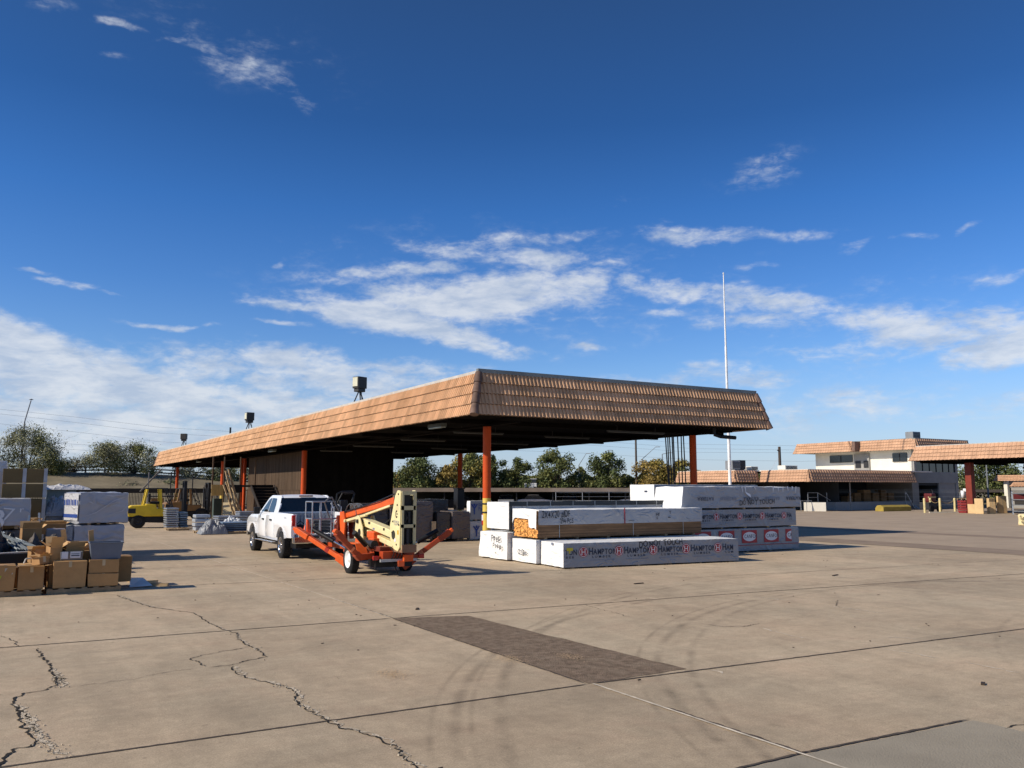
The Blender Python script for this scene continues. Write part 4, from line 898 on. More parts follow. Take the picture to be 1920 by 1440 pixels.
# boom end and the orange uprights towards the platform
MB().prism([(2.05, .72), (2.30, .70), (2.42, 1.15), (2.44, 1.46), (2.10, 1.48), (1.98, 1.16)], 'x', -.15, -.10).build('boom_end_plate', LIFT_ORANGE, bl, bevel=.01)
MB().prism([(2.05, .72), (2.30, .70), (2.42, 1.15), (2.44, 1.46), (2.10, 1.48), (1.98, 1.16)], 'x', .10, .15).build('boom_end_plate', M('shaded dark red paint', ()), bl, bevel=.01)  # shaded copy of the orange plate
MB().tube((-.17, 1.98, 1.22), (.17, 1.98, 1.22), .045).build('pivot_pin', LIFT_CREAM, bl)
for z in (.80, .96, 1.12, 1.28): MB().tube((-.20, 2.52, z), (-.10, 2.52, z), .055, n=12).build('hose_coupling', LIFT_ORANGE, bl)
MB().box(-.2, .1, 2.42, 2.56, .62, 1.36).build('platform_mount', M('shaded dark red paint', ()), bl, bevel=.01)
for k in range(4):
    MB().path([(.05 + k * .03, 1.6, 1.30), (.02 + k * .04, 1.75, 1.0 - k * .03), (.0 + k * .03, 1.5, .80), (.05, 1.1 - k * .05, .72)], .02, n=6).build('hose', BLACK, bl)
# work platform: rail cage, floor, control box
pf = thing_child('platform', bl, (-.44, 2.70, 0))
for (x, y, z0) in [(-.42, 0, .78), (-.17, 0, .72), (.14, 0, .74), (.42, 0, .80), (-.42, .62, .78), (.42, .62, .78), (0, .62, .78)]:
    MB().tube((x, y, z0), (x, y, 1.74 if x < .3 else 1.60), .019, n=8).build('post', STEEL, pf)
for pts in [[(-.42, .62, 1.74), (-.42, 0, 1.74), (-.06, 0, 1.74)], [(-.42, 0, 1.26), (.42, 0, 1.26)], [(-.42, .62, 1.74), (.42, .62, 1.74)], [(-.42, .62, 1.26), (-.42, 0, 1.26)], [(.42, .62, 1.26), (.42, 0, 1.26)], [(.42, .62, 1.74), (.42, .05, 1.60)]]:
    MB().path(pts, .019, n=8).build('rail', STEEL, pf)
MB().path([(-.06, 0, 1.74), (.06, .05, 1.84), (.16, .05, 1.86), (.26, .08, 1.70), (.40, .08, 1.45)], .022, n=8).build('rail', M('bent grey rail', (.2, .2, .2), metal=.5, r=.45), pf)
MB().path([(-.06, .05, 1.74), (.05, .08, 1.45), (.12, .1, 1.28)], .022, n=8).build('rail', M('bent grey rail', ()), pf)
MB().box(-.42, .42, .02, .62, .74, .78).build('floor', DARKMETAL, pf)
MB().box(-.02, .36, -.02, .1, .62, .74).build('step_plate', M('grey paint', ()), pf, bevel=.02)
cb_ = MB().box(.44, .66, .10, .34, 1.50, 1.78).box(.50, .60, .14, .30, 1.2, 1.50).build('control_console', BLACK, pf, bevel=.02)
MB().path([(.30, .1, 1.62), (.32, .1, 1.96), (.46, .12, 2.02), (.80, .12, 2.03), (.86, .12, 1.96), (.78, .12, 1.74)], .024, n=8).build('console_guard', BLACK, pf)
MB().path([(.36, .3, 1.6), (.55, .3, 1.98), (.9, .3, 1.98), (.9, .32, 1.7)], .02, n=8).build('console_guard', BLACK, pf)
# hose hoops between platform and boom
for k in range(3):
    pts = [(-.10 + .05 * k, 2.1 - .6 * sin(a) * .0 - .45 * (1 - cos(a)) - .2 * k, 1.38 + .32 * sin(a)) for a in [PI * i / 8 for i in range(9)]]
    MB().path(pts, .013, n=6).build('hose_loop', M('pale hose', (.10, .10, .10), r=.4), bl)
# outriggers: arm > pad, cylinder
def outrigger(p0, p1, lab, dark, cyl):
    g_ = thing_child('outrigger', bl); g_['label'] = lab
    MT = LIFT_ORANGE if not dark else M('shaded red orange paint', (.40, .055, .014), r=.45, nv=.2, dirt=.3)  # dark arms carry their shade in the paint colour
    p0 = Vector(p0); p1 = Vector(p1); d = (p1 - p0).normalized()
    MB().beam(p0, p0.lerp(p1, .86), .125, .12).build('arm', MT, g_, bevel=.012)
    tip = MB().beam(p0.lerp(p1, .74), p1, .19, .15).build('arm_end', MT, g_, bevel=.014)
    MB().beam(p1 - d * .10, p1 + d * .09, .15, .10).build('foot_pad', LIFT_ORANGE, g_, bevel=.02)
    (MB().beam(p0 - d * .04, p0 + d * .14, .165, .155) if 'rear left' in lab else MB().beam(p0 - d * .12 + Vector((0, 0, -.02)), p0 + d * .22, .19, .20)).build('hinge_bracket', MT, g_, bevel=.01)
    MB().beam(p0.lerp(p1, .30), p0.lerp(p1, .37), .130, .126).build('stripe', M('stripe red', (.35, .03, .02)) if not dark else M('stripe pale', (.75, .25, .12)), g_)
    c0, c1 = Vector(cyl[0]), Vector(cyl[1])
    MB().tube(c0, c0.lerp(c1, .62), .062, n=14).build('cylinder', BLACK, g_); MB().tube(c0.lerp(c1, .62), c1, .03, n=10).build('cylinder_rod', CHROME, g_)
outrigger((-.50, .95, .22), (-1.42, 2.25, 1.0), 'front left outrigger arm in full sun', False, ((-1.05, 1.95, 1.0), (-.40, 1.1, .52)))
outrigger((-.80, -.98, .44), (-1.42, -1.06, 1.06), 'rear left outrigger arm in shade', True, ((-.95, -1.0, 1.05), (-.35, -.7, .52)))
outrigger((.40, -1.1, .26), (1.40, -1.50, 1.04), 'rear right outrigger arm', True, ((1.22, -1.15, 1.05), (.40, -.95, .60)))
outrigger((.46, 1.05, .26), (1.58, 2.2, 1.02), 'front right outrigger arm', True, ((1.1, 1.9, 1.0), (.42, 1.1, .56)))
MB().box(.05, .30, -1.75, -1.66, .36, .52).build('hinge_cover', LIFT_ORANGE, bl, bevel=.012)

# hydraulics and small fittings
SHADED_RED = M('shaded red orange paint', ())  # orange paint with shade mixed into its colour
MB().tube((-.30, -.70, .72), (-.30, .0, .72), .10, n=16).build('hydraulic_tank', DARKMETAL, bl)
MB().box(-.05, .22, -1.45, -1.36, .60, .92).build('valve_block', DARKMETAL, bl, bevel=.01)
for k in range(5):
    x = -.18 + k * .07; MB().path([(x, -1.40, .70 + .02 * k), (x + .03, -1.62, .58 - .03 * k), (x - .02, -1.56, .40), (x + .04, -1.35, .36)], .012, n=6).build('hose', BLACK, bl)
MB().path([(-.13, -1.5, 1.98), (-.14, -.5, 1.80), (-.12, .8, 1.62), (-.13, 2.1, 1.47)], .016, n=6).build('cable', BLACK, bl)
MB().path([(.14, -1.45, 1.74), (.16, -1.0, 1.50), (.14, -.3, 1.22), (.14, .5, 1.18)], .018, n=6).build('hose', BLACK, bl)
MB().box(-.64, -.50, -1.50, -1.44, .40, .50).build('tail_lamp', REDLENS, bl, bevel=.01)
MB().box(.56, .70, -1.50, -1.44, .40, .50).build('tail_lamp', REDLENS, bl, bevel=.01)
MB().box(-.62, .68, -1.44, -1.38, .42, .48).build('lamp_bar', SHADED_RED, bl)
MB().tube((0, 3.3, .30), (0, 3.3, .95), .035, n=10).build('jockey_post', STEEL, bl)
MB().lathe([(.001, -.04), (.10, -.04), (.10, .04), (.001, .04)], (.10, 3.3, .12), axis='x', n=18).build('jockey_wheel', RUBBER, bl)
MB().box(-.20, .20, -.35, .15, .84, 1.02).build('battery_cover', LIFT_ORANGE, bl, bevel=.03)
for (y, z, w_) in [(-.9, 1.10, .10), (.1, 1.22, .14)]: MB().box(-.126, -.122, y, y + w_, z - .03, z + .03).build('decal', M('decal black', (.03, .03, .03)), bl)
MB().box(-.222, -.218, .60, .72, 1.02, 1.10).build('warning_label', M('warning yellow', (.7, .4, .02)), bl)
MB().box(-.195, -.192, -1.96, -1.88, 1.02, 1.12).build('warning_label', M('warning yellow', ()), mt)
MB().box(-.195, -.192, -1.80, -1.70, .84, .92).build('decal', WHITEINK, mt)

MB().beam((-.80, -.98, .44), (-.40, -.95, .48), .12, .14).build('outrigger_bracket', SHADED_RED, bl, bevel=.01)

# ================================================================== WRAPPED LUMBER PACKS
def pack_mesh(l, d, h, r=.012, amp=.006, seed=0, sag=.0, step=.08, name='wrap', mat=None, parent=None, loc=(0, 0, 0), ends=1., flare=0., mat2=None):
    """rounded box of sheeting, lying from x=0..l, y=0..d, z=0..h, with creases and sag"""
    nx, ny, nz = max(2, int(l / step)), max(2, int(d / step)), max(3, int(h / step)); bm = bmesh.new()
    vm = {}
    def V(i, j, k):
        key = (i, j, k)
        if key not in vm: vm[key] = bm.verts.new((l * i / nx, d * j / ny, h * k / nz))
        return vm[key]
    for i in range(nx):
        for j in range(ny): bm.faces.new((V(i, j, nz), V(i + 1, j, nz), V(i + 1, j + 1, nz), V(i, j + 1, nz))); bm.faces.new((V(i, j, 0), V(i, j + 1, 0), V(i + 1, j + 1, 0), V(i + 1, j, 0)))
        for k in range(nz): bm.faces.new((V(i, 0, k), V(i + 1, 0, k), V(i + 1, 0, k + 1), V(i, 0, k + 1))); bm.faces.new((V(i, ny, k), V(i, ny, k + 1), V(i + 1, ny, k + 1), V(i + 1, ny, k)))
    for j in range(ny):
        for k in range(nz): bm.faces.new((V(0, j, k), V(0, j, k + 1), V(0, j + 1, k + 1), V(0, j + 1, k))); bm.faces.new((V(nx, j, k), V(nx, j + 1, k), V(nx, j + 1, k + 1), V(nx, j, k + 1)))
    c = Vector((l / 2, d / 2, h / 2))
    for v in bm.verts:
        p = v.co.copy(); q = Vector((min(max(p.x, r), l - r), min(max(p.y, r), d - r), min(max(p.z, r), h - r))); n_ = p - q
        n_ = n_.normalized() if n_.length > 1e-6 else Vector((0, 0, 0))
        p = q + n_ * r if n_.length else p
        w_ = noise.noise(Vector((p.x * 1.1 + seed, p.y * 2, p.z * 2.2))) + .6 * noise.noise(Vector((p.x * 3.1, p.y * 5 + seed, p.z * 6))) + .3 * noise.noise(Vector((p.x * 9, p.y * 11, p.z * 12 + seed)))
        endf = 1.4 * ends if (v.co.x < 1e-4 or v.co.x > l - 1e-4) else 1.
        p += n_ * amp * w_ * endf
        if v.co.z > h - 1e-4: p.z -= sag * (1 + noise.noise(Vector((p.x * 1.7 + seed, p.y * 2, 0)))) * .5
        if flare and v.co.x < 1e-4: p.x -= flare * max(0., 1 - v.co.z / h) ** 1.5 * (.6 + .5 * noise.noise(Vector((seed, p.y * 3, p.z * 3))))
        v.co = p
    me = bpy.data.meshes.new(name); bm.to_mesh(me); bm.free(); me.materials.append(mat or WHITE_WRAP); me.materials.append(mat2 or mat or WHITE_WRAP)
    for p in me.polygons: p.use_smooth = True; p.material_index = 1 if (abs(p.normal.x) > .6 or p.normal.z > .6) else 0  # mat2 paints ends and top as sunlit, against the shade-toned sides
    o = bpy.data.objects.new(name, me); COL.objects.link(o); o.location = loc
    if parent: o.parent = parent
    m_ = o.modifiers.new('edges', 'EDGE_SPLIT'); m_.split_angle = R(38)
    return o
def skids(parent, l, d, n, z=0, h=.09, mat=None):
    for i in range(n):
        x = .3 + (l - .6) * i / (n - 1); MB().box(x - .045, x + .045, .03, d - .03, z, z + h).build('skid', mat or PALLET, parent)
def pack(label, cat, loc, rz, l, d, h, mat=WHITE_WRAP, seed=0, nsk=5, group=None, amp=.010, **kw):
    t = thing('lumber_pack', label, cat, loc, rz, group)
    g_ = .035 if loc[2] < .01 else .05
    skids(t, l, d, nsk, h=g_)
    o = pack_mesh(l, d, h - g_, amp=amp, seed=seed, mat=mat, parent=t, loc=(0, 0, g_), mat2=WHITE_SUNLIT if mat is not GREY_WRAP else None, **kw)  # bright sunlit tone on ends and top, shade-greyed sides
    return t
def roundel(parent, x, y, z, r):
    o = MB().lathe([(r, 0), (.001, 0)], n=28, smooth=False).build('roundel', REDINK, parent, (x, y, z)); o.rotation_euler = (R(90), 0, 0)
    rg = MB().lathe([(r * .90, 0), (r * .80, 0)], n=28, smooth=False).build('ring', WHITEINK, o, (0, 0, .002))
    a, b, c = r * .42, r * .5, r * .15
    MB().box(-a, -a + c, -b, b, .0015, .003).box(a - c, a, -b, b, .0015, .003).box(-a, a, -c * .5, c * .5, .0012, .0028).box(-a - c * .5, -a + c * 1.5, b - c * .5, b, .001, .0032).box(a - c * 1.5, a + c * .5, b - c * .5, b, .001, .0032).box(-a - c * .5, -a + c * 1.5, -b, -b + c * .5, .001, .0032).box(a - c * 1.5, a + c * .5, -b, -b + c * .5, .001, .0032).build('letter', WHITEINK, o)
def hampton(parent, x, y, z, s=1., t='HAMPTON', first=True, sub='LUMBER', ro=True):
    if ro: roundel(parent, x, y, z + .02 * s, .140 * s)
    x += .17 * s
    mb = MB()
    if t[0] == 'H' and len(t) > 1:
        mb.text('H', .185 * s, front_T(x, y, z - .055 * s), .80, .024); mb.text(t[1:], .150 * s, front_T(x + .135 * s, y, z - .055 * s), .76, .024, gap=1.04)
    else: mb.text(t, .145 * s, front_T(x, y, z - .055 * s), .78, .012, gap=1.05)
    mb.build('lettering', INK, parent)
    MB().text(sub, .062 * s, front_T(x + .10 * s, y, z - .145 * s), 1.25, .012, gap=1.55).build('lettering', INK, parent)
    MB().box(x + .04 * s, x + (.78 if len(t) > 4 else .4) * s, y - .001, y, z - .215 * s, z - .200 * s).build('small_print', FADEINK, parent)
def scrawl(parent, t, x, y, z, h, T=front_T, sx=.9, j=.10, mat=None, rz=0):
    MB().text(t, h, T(x, y, z) @ Matrix.Rotation(rz, 4, 'Z'), sx, .004, jitter=j).build('handwriting', mat or PAINTMARK, parent)
HAMWRAP = M_wrap('shaded printed lumber wrap', (.29, .30, .32), r=.28, wr=1.7, scale=2.3, dirt=.3)  # grey puts the shade of the long sides into the colour
grp = 'plastic wrapped lumber packs stacked on the yard'
# pack A: printed, nearest, on the ground
A = pack('printed white lumber pack with dark lettering and red roundels, nearest on the ground', 'lumber pack', (12.68, 18.93, 0), R(-6.5), 5.75, 1.36, .67, HAMWRAP, 3, 6, grp, amp=.009)
y = -.012
MB().text('TON', .145, front_T(.05, y, .36), .78, .012, gap=1.05).build('lettering', INK, A); MB().text('BER', .062, front_T(.08, y, .27), 1.25, .012, gap=1.55).build('lettering', INK, A)
for i in range(5): hampton(A, .60 + i * 1.10, y, .41, 1., 'HAMPTON' if i < 4 else 'HAM', sub='LUMBER' if i < 4 else 'LUM')
MB().text('', 1, front_T(0, 0, 0)) if False else None
scrawl(A, 'DO NOT TOUCH', 2.35, y - .003, .50, .165, sx=.80, rz=R(2))
MB().box(.10, .28, y - .003, y - .001, .47, .55).box(.16, .20, y - .003, y - .0015, .40, .47).build('chalk_mark', M('yellow crayon', (.6, .5, .05), r=.8), A)
MB().box(-.035, -.026, .55, .66, .60, .66).build('staple_tag', FADEINK, A)
# pack B: behind A, plain white end with spray number
B = pack('plain white lumber pack with a black scrawled number on its end, under the bare boards', 'lumber pack', (12.70, 20.32, 0), R(-2), 5.9, 1.40, .68, WHITE_WRAP, 8, 6, grp)
scrawl(B, 'OS8o', -.045, .98, .24, .17, left_T, sx=1.0, j=.16)
# pack C: the open pack of boards on top of B
C = thing('lumber_pack', 'opened lumber pack showing bare orange boards at its end and lower side', 'lumber pack', (12.74, 20.33, .69), R(-2.0), grp)
C['group'] = grp
skids(C, 5.95, 1.36, 6, h=.05)
L_, D_, H_ = 5.95, 1.36, .80
mb = MB(); rr = random.Random(11); nr, nc = 20, 14
for r_ in range(nr):
    z0 = .05 + r_ * (H_ - .05) / nr; z1 = z0 + (H_ - .05) / nr - .003
    for c_ in range(nc):
        if 0 < r_ < nr - 1 and 0 < c_ < nc - 1: e = rr.uniform(0, .03); mb.box(e, .5, c_ * D_ / nc + .002, (c_ + 1) * D_ / nc - .002, z0, z1, 0, None, rr.random())
        else: e = rr.uniform(0, .03); mb.box(e, L_ - rr.uniform(0, .03), c_ * D_ / nc + (.002 if c_ else rr.uniform(-.003, .003)), (c_ + 1) * D_ / nc - .002, z0, z1, 0, None, rr.random())
o = mb.build('boards', WOOD_SIDE, C)
o.data.materials.append(WOOD)
for p in o.data.polygons:
    if p.normal.x < -.9: p.material_index = 1
wr_ = pack_mesh(L_ - .01, D_ + .05, .44, r=.02, amp=.010, seed=21, sag=.03, name='wrap', mat=WHITE_SHINY, parent=C, loc=(.04, -.025, H_ - .40), mat2=WHITE_SUNLIT)
# torn sheet over the end
tw = MB(); pts = [(.0, .84), (.25, .85), (.7, .85), (1.12, .85), (1.40, .83)]; low = [(.0, .40), (.20, .42), (.40, .44), (.44, .67), (.62, .70), (1.02, .71), (1.15, .69), (1.22, .57), (1.40, .52)]
poly = [(0, .84), (.7, .86), (1.40, .84), (1.41, .42), (1.33, .55), (1.2, .585), (.85, .57), (.46, .56), (.43, .34), (.30, .31), (.15, .33), (0, .28)]
vs = [(-.035 - .02 * noise.noise(Vector((p[0] * 5, p[1] * 5, 2))), p[0] - .02, p[1]) for p in poly]; tw.add(vs, [list(range(len(vs)))]); tw.build('torn_wrap', WHITE_SUNLIT, C)
scrawl(C, '2X4X20 #1DF', .13, -.055, .60, .20, sx=.56, j=.10, rz=R(1)); scrawl(C, '294 PCS', .74, -.055, .43, .14, sx=.62, j=.12, rz=R(2))
scrawl(C, 'Hf', 4.15, -.045, .60, .10, sx=1, j=.1); scrawl(C, 'ii', 4.17, -.045, .50, .09, sx=1, j=.1); scrawl(C, 'T', 4.65, -.045, .66, .08, sx=1.3); scrawl(C, '-', 4.6, -.045, .50, .16, sx=1.6); scrawl(C, 'ammo', 3.12, -.045, .465, .05, sx=1.2)
MB().box(2.97, 3.0, -.046, -.036, .40, .86).build('red_strap', M('red strap', (.35, .04, .05), r=.5), C)
for x in (.72, 3.3, 5.2): MB().box(x, x + .014, -.014, -.008, .04, .42).build('steel_band', STEEL, C)
# packs D/E: third row, upper with a dark top edge
Dp = pack('white pack with scrawled black brush lettering on its end, low in the third row', 'lumber pack', (12.62, 21.78, 0), 0, 6.0, 1.04, .84, WHITE_WRAP, 31, 6, grp, sag=.02, flare=.02)
scrawl(Dp, 'Pres', -.075, .82, .55, .20, left_T, sx=1.0, j=.14); scrawl(Dp, 'Prep', -.075, .75, .36, .18, left_T, sx=1.1, j=.14); scrawl(Dp, 'HF-1', -.085, .60, .18, .06, left_T); 
D2 = pack('smooth blank white pack bulging at the rear left corner of the stack', 'lumber pack', (12.72, 22.85, 0), 0, 5.7, .80, .82, WHITE_WRAP, 37, 6, grp, sag=.02, flare=.10)
E_ = pack('white pack with a black plastic strip along its top edge, on the third row', 'lumber pack', (12.74, 21.80, .86), 0, 5.9, 1.45, .86, WHITE_WRAP, 41, 6, grp, sag=.015)
MB().box(-.03, 5.92, -.028, .02, .74, .875).box(-.03, .03, -.03, .05, .05, .875).build('black_strip', M('black plastic strip', (.03, .035, .04), r=.4), E_)
for i in range(7): MB().box(.55 + i * .83, .565 + i * .83, -.03, -.022, .07, .87).build('steel_band', STEEL, E_)
# right-hand stack of three
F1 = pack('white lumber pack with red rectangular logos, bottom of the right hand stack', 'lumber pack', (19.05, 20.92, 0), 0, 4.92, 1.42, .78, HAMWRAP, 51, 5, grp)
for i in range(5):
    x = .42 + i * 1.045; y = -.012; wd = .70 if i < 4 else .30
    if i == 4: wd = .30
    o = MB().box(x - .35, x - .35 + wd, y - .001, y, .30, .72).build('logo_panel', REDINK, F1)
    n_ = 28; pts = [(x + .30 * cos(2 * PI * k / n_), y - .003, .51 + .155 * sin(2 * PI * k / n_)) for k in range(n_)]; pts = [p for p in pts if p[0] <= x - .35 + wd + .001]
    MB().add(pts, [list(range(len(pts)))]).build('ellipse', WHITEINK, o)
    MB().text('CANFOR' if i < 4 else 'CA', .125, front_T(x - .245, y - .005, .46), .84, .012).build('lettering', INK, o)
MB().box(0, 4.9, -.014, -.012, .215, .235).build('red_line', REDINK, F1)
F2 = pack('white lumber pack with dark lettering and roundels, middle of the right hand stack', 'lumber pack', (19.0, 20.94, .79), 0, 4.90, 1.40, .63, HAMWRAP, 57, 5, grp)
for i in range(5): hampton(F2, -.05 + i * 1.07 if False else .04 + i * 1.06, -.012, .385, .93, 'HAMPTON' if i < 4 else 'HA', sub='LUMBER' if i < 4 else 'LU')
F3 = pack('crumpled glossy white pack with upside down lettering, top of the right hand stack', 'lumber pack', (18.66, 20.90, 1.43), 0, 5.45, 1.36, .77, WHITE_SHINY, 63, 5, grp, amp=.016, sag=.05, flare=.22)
for i in range(5):
    T = front_T(1.28 + i * 1.03 + .0, -.032, .41) @ Matrix.Rotation(PI, 4, 'Z')
    MB().text('KATERRA', .125, T, .88, .006).build('lettering', FADEINK if i % 2 else INK, F3)
T = left_T(-.20, .35, .36) @ Matrix.Rotation(PI, 4, 'Z')
scrawl(F3, 'DO NOT TOUCH', 2.45, -.034, .13, .17, sx=.90, j=.10, rz=R(1.5))
# loose film flaps on the top pack
mb = MB(); rr = random.Random(5)
for x in (2.55, 2.7, 3.15, 4.05, 4.3, 4.55, 4.75, 5.0, 5.2):
    l_ = rr.uniform(.12, .30); w_ = rr.uniform(.02, .06); mb.add([(x, -.03, .76), (x + w_, -.035, .765), (x + w_ * .6 + rr.uniform(-.05, .05), -.04, .76 - l_)], [(0, 1, 2)])
mb.add([(2.72, -.04, .58), (2.95, -.045, .50), (2.98, -.05, .38), (2.80, -.05, .48)], [(0, 1, 2, 3)])
mb.build('film_tatters', M('white film', (.82, .83, .85), r=.3), F3)['kind'] = 'stuff'
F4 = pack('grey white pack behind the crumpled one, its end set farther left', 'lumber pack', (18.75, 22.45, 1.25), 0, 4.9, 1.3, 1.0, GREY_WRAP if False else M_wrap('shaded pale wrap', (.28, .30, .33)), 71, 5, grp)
MB().box(-.02, -.016, .35, .50, .75, .80).build('label_mark', INK, F4)
F5 = pack('pale pack at ground level behind the right hand stack', 'lumber pack', (19.0, 22.45, 0), 0, 4.8, 1.3, 1.23, WHITE_WRAP, 73, 5, grp)

# ================================================================== UNDER THE SHED NEAR THE FRONT COLUMN
def wrapped_pallet(label, loc, rz, l, d, h, mat, seed=0, group='dark wrapped pallets under the shed', step=.08, amp=.018):
    t = thing('wrapped_pallet', label, 'wrapped pallet', loc, rz, group)
    skids(t, l, d, 4, h=.09); pack_mesh(l, d, h - .09, r=.03, amp=amp, seed=seed, mat=mat, parent=t, loc=(0, 0, .09), step=step); return t
for (x, yy, l, d, h, mt_, lb) in [(11.6, 31.3, 1.15, 1.2, 1.55, DARK_WRAP, 'dark wrapped pallet partly hidden behind the boom lift mast'), (12.8, 31.2, 1.0, 1.2, 1.60, BROWN_WRAP, 'brown banded film wrapped pallet just right of the mast'), (13.86, 31.2, .78, 1.2, 1.62, BROWN_WRAP, 'brown wrapped pallet with a pale board leaning on it'), (14.85, 31.3, .62, 1.2, 1.18, DARK_WRAP, 'small black wrapped pallet left of the white printed packs'), (15.5, 31.2, .80, 1.2, 1.20, BROWN_WRAP, 'dark brown wrapped pallet beside the white printed packs'), (14.4, 33.2, 1.9, 1.2, 1.66, DARK_WRAP, 'tall black wrapped pallet standing behind the low brown ones'), (9.9, 33.0, 1.4, 1.2, 1.5, DARK_WRAP, 'black wrapped pallet seen between the platform and the boom')]:
    wrapped_pallet(lb, (x, yy, 0), 0, l, d, h, mt_, seed=x * 3)
o = MB().box(-.09, .09, -.03, .03, 0, .40).build('board', WOOD_PALE, loc=(14.62, 31.1, .42)); tag(o, 'short pale board propped on the dark wrapped pallet', 'board')
t = thing('crate', 'black bin standing on the wrapped pallets beside the inner column', 'bin', (16.80, 33.2, 1.2)); MB().box(-.17, .17, -.2, .2, 0, .9).build('bin_body', BLACK, t, bevel=.03); MB().box(-.19, .19, -.22, .22, .902, .95).build('lid', BLACK, t, bevel=.01)
def figure(parent, x, y, z, s):
    mb = MB()
    mb.add([(x + p[0] * s, y, z + p[1] * s) for p in [(-.05, 0), (.05, 0), (.07, .45), (.30, .80), (.22, .84), (.02, .62), (-.02, .62), (-.24, .84), (-.32, .80), (-.07, .45)]], [list(range(10))])
    mb.add([(x + (.085 * cos(a)) * s, y, z + (.76 + .10 * sin(a)) * s) for a in [2 * PI * i / 16 for i in range(16)]], [list(range(16))])
    mb.build('logo', BLUEINK, parent)
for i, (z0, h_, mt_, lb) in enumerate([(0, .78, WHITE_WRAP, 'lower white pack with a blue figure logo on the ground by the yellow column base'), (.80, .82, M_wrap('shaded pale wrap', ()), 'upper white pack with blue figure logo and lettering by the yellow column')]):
    t = pack(lb, 'wrapped pack', (16.36, 31.3, z0), 0, 1.05, .3, h_, mt_, 80 + i, 3, 'white printed packs by the column')
    figure(t, .19 + .1 * (1 - i), -.025, .26 - .1 * (1 - i), .52)
    if i: MB().text('Sierra', .115, front_T(.38, -.025, .60), .9, .006).build('lettering', BLUEINK, t); MB().text('Pacific', .145, front_T(.38, -.025, .42), .9, .006).build('lettering', BLUEINK, t); MB().box(.48, .76, -.025, -.024, .28, .30).box(.48, .76, -.025, -.024, .34, .355).build('small_print', BLUEINK, t)
t = thing('fire_extinguisher', 'red fire extinguisher with a white label hanging by the yellow column base', 'extinguisher', (16.62, 29.66, .66))
MB().lathe([(.001, 0), (.08, .01), (.085, .06), (.085, .42), (.05, .50), (.03, .53)], n=18).build('cylinder', M('extinguisher red', (.42, .02, .02), r=.3), t); MB().lathe([(.087, .20), (.087, .42)], n=18).build('label_band', WHITEINK, t); MB().box(-.03, .03, -.06, .06, .53, .60).build('valve', DARKMETAL, t)
t['label'] = 'red fire extinguisher with a white label hanging by the yellow column base'
t.location = (16.30, 30.0, .66)
for z in (1.18, 1.52):
    o = MB().lathe([(.175, -.03), (.182, -.03), (.182, .03), (.175, .03)], n=24).build('clamp_band', DARKMETAL, can, (16.4, 29.95, z))

# ================================================================== LEFT PILES
def pallet(parent, l, d, z=0):
    for y in (0, d / 2 - .05, d - .1): MB().box(0, l, y, y + .09, z, z + .09).build('bearer', PALLET, parent)
    for i in range(7): x = i * (l - .1) / 6; MB().box(x, x + .1, 0, d, z + .092, z + .112).build('deck_board', PALLET, parent)
def cbox(label, loc, w_, d, h, rz=0, flaps=0., mat=None, tape=True, cat='cardboard box', group='cardboard boxes piled at the left', lean=0., opened=False):
    t = thing('cardboard_box', label, cat, loc, rz, group)
    if lean: t.rotation_euler = (lean, lean * .5, rz)
    mb = MB(); mb.box(-w_ / 2, w_ / 2, -d / 2, d / 2, 0, h) if not opened else mb.box(-w_ / 2, w_ / 2, -d / 2, -d / 2 + .01, 0, h).box(-w_ / 2, w_ / 2, d / 2 - .01, d / 2, 0, h).box(-w_ / 2, -w_ / 2 + .01, -d / 2 + .01, d / 2 - .01, 0, h).box(w_ / 2 - .01, w_ / 2, -d / 2 + .01, d / 2 - .01, 0, h).box(-w_ / 2, w_ / 2, -d / 2, d / 2, -.01, 0)
    q_ = random.Random(int(loc[0] * 1000)); mb.v = [(a + q_.uniform(-.011, .011), b + q_.uniform(-.011, .011), c + (q_.uniform(-.014, .006) if c > .1 else 0)) for a, b, c in mb.v] if not opened else mb.v
    mb.build('body', mat or CARD, t, bevel=.008)
    if tape and not opened: MB().box(-w_ / 2 - .001, w_ / 2 + .001, -.03, .03, h, h + .0025).box(-.028, .028, -d / 2 - .002, -d / 2, h - .12, h + .001).build('tape', TAPE, t)
    if flaps:
        for s in (-1, 1):
            a = flaps * random.uniform(.7, 1.2); c_, s_ = cos(a), sin(a); f_ = d * .42
            MB().add([(-w_ / 2, s * d / 2, h), (w_ / 2, s * d / 2, h), (w_ / 2, s * (d / 2 + f_ * c_), h + f_ * s_), (-w_ / 2, s * (d / 2 + f_ * c_), h + f_ * s_)], [(0, 1, 2, 3)]).build('flap', CARD_IN, t)
            MB().add([(s * w_ / 2, -d / 2, h), (s * w_ / 2, d / 2, h), (s * (w_ / 2 + f_ * .7 * cos(a * .7)), d / 2, h + f_ * .7 * sin(a * .7)), (s * (w_ / 2 + f_ * .7 * cos(a * .7)), -d / 2, h + f_ * .7 * sin(a * .7))], [(0, 1, 2, 3)]).build('flap', CARD_IN, t)
    return t
for (x, lb, l_) in [(.72, 'wooden pallet under the front cardboard boxes, right one', 1.36), (-.75, 'wooden pallet under the front cardboard boxes, left one at the picture edge', 1.38)]:
    t = thing('pallet', lb, 'pallet', (x, 19.62, 0), 0, 'wooden pallets on the ground at the left'); pallet(t, l_, 1.15)
cbox('large plain carton at the front of the right pallet, below the labelled box', (1.12, 19.88, .115), .60, .44, .53, 0)
cbox('lower carton under the grey plastic tub at the pallet corner', (1.735, 19.86, .115), .57, .44, .26, .0)
cbox('upper carton between the lower one and the grey plastic tub', (1.74, 19.87, .38), .56, .43, .27, -.03)
cbox('tall plain carton behind the pallet corner, right of the tub', (2.16, 20.55, .115), .34, .50, .55, .05)
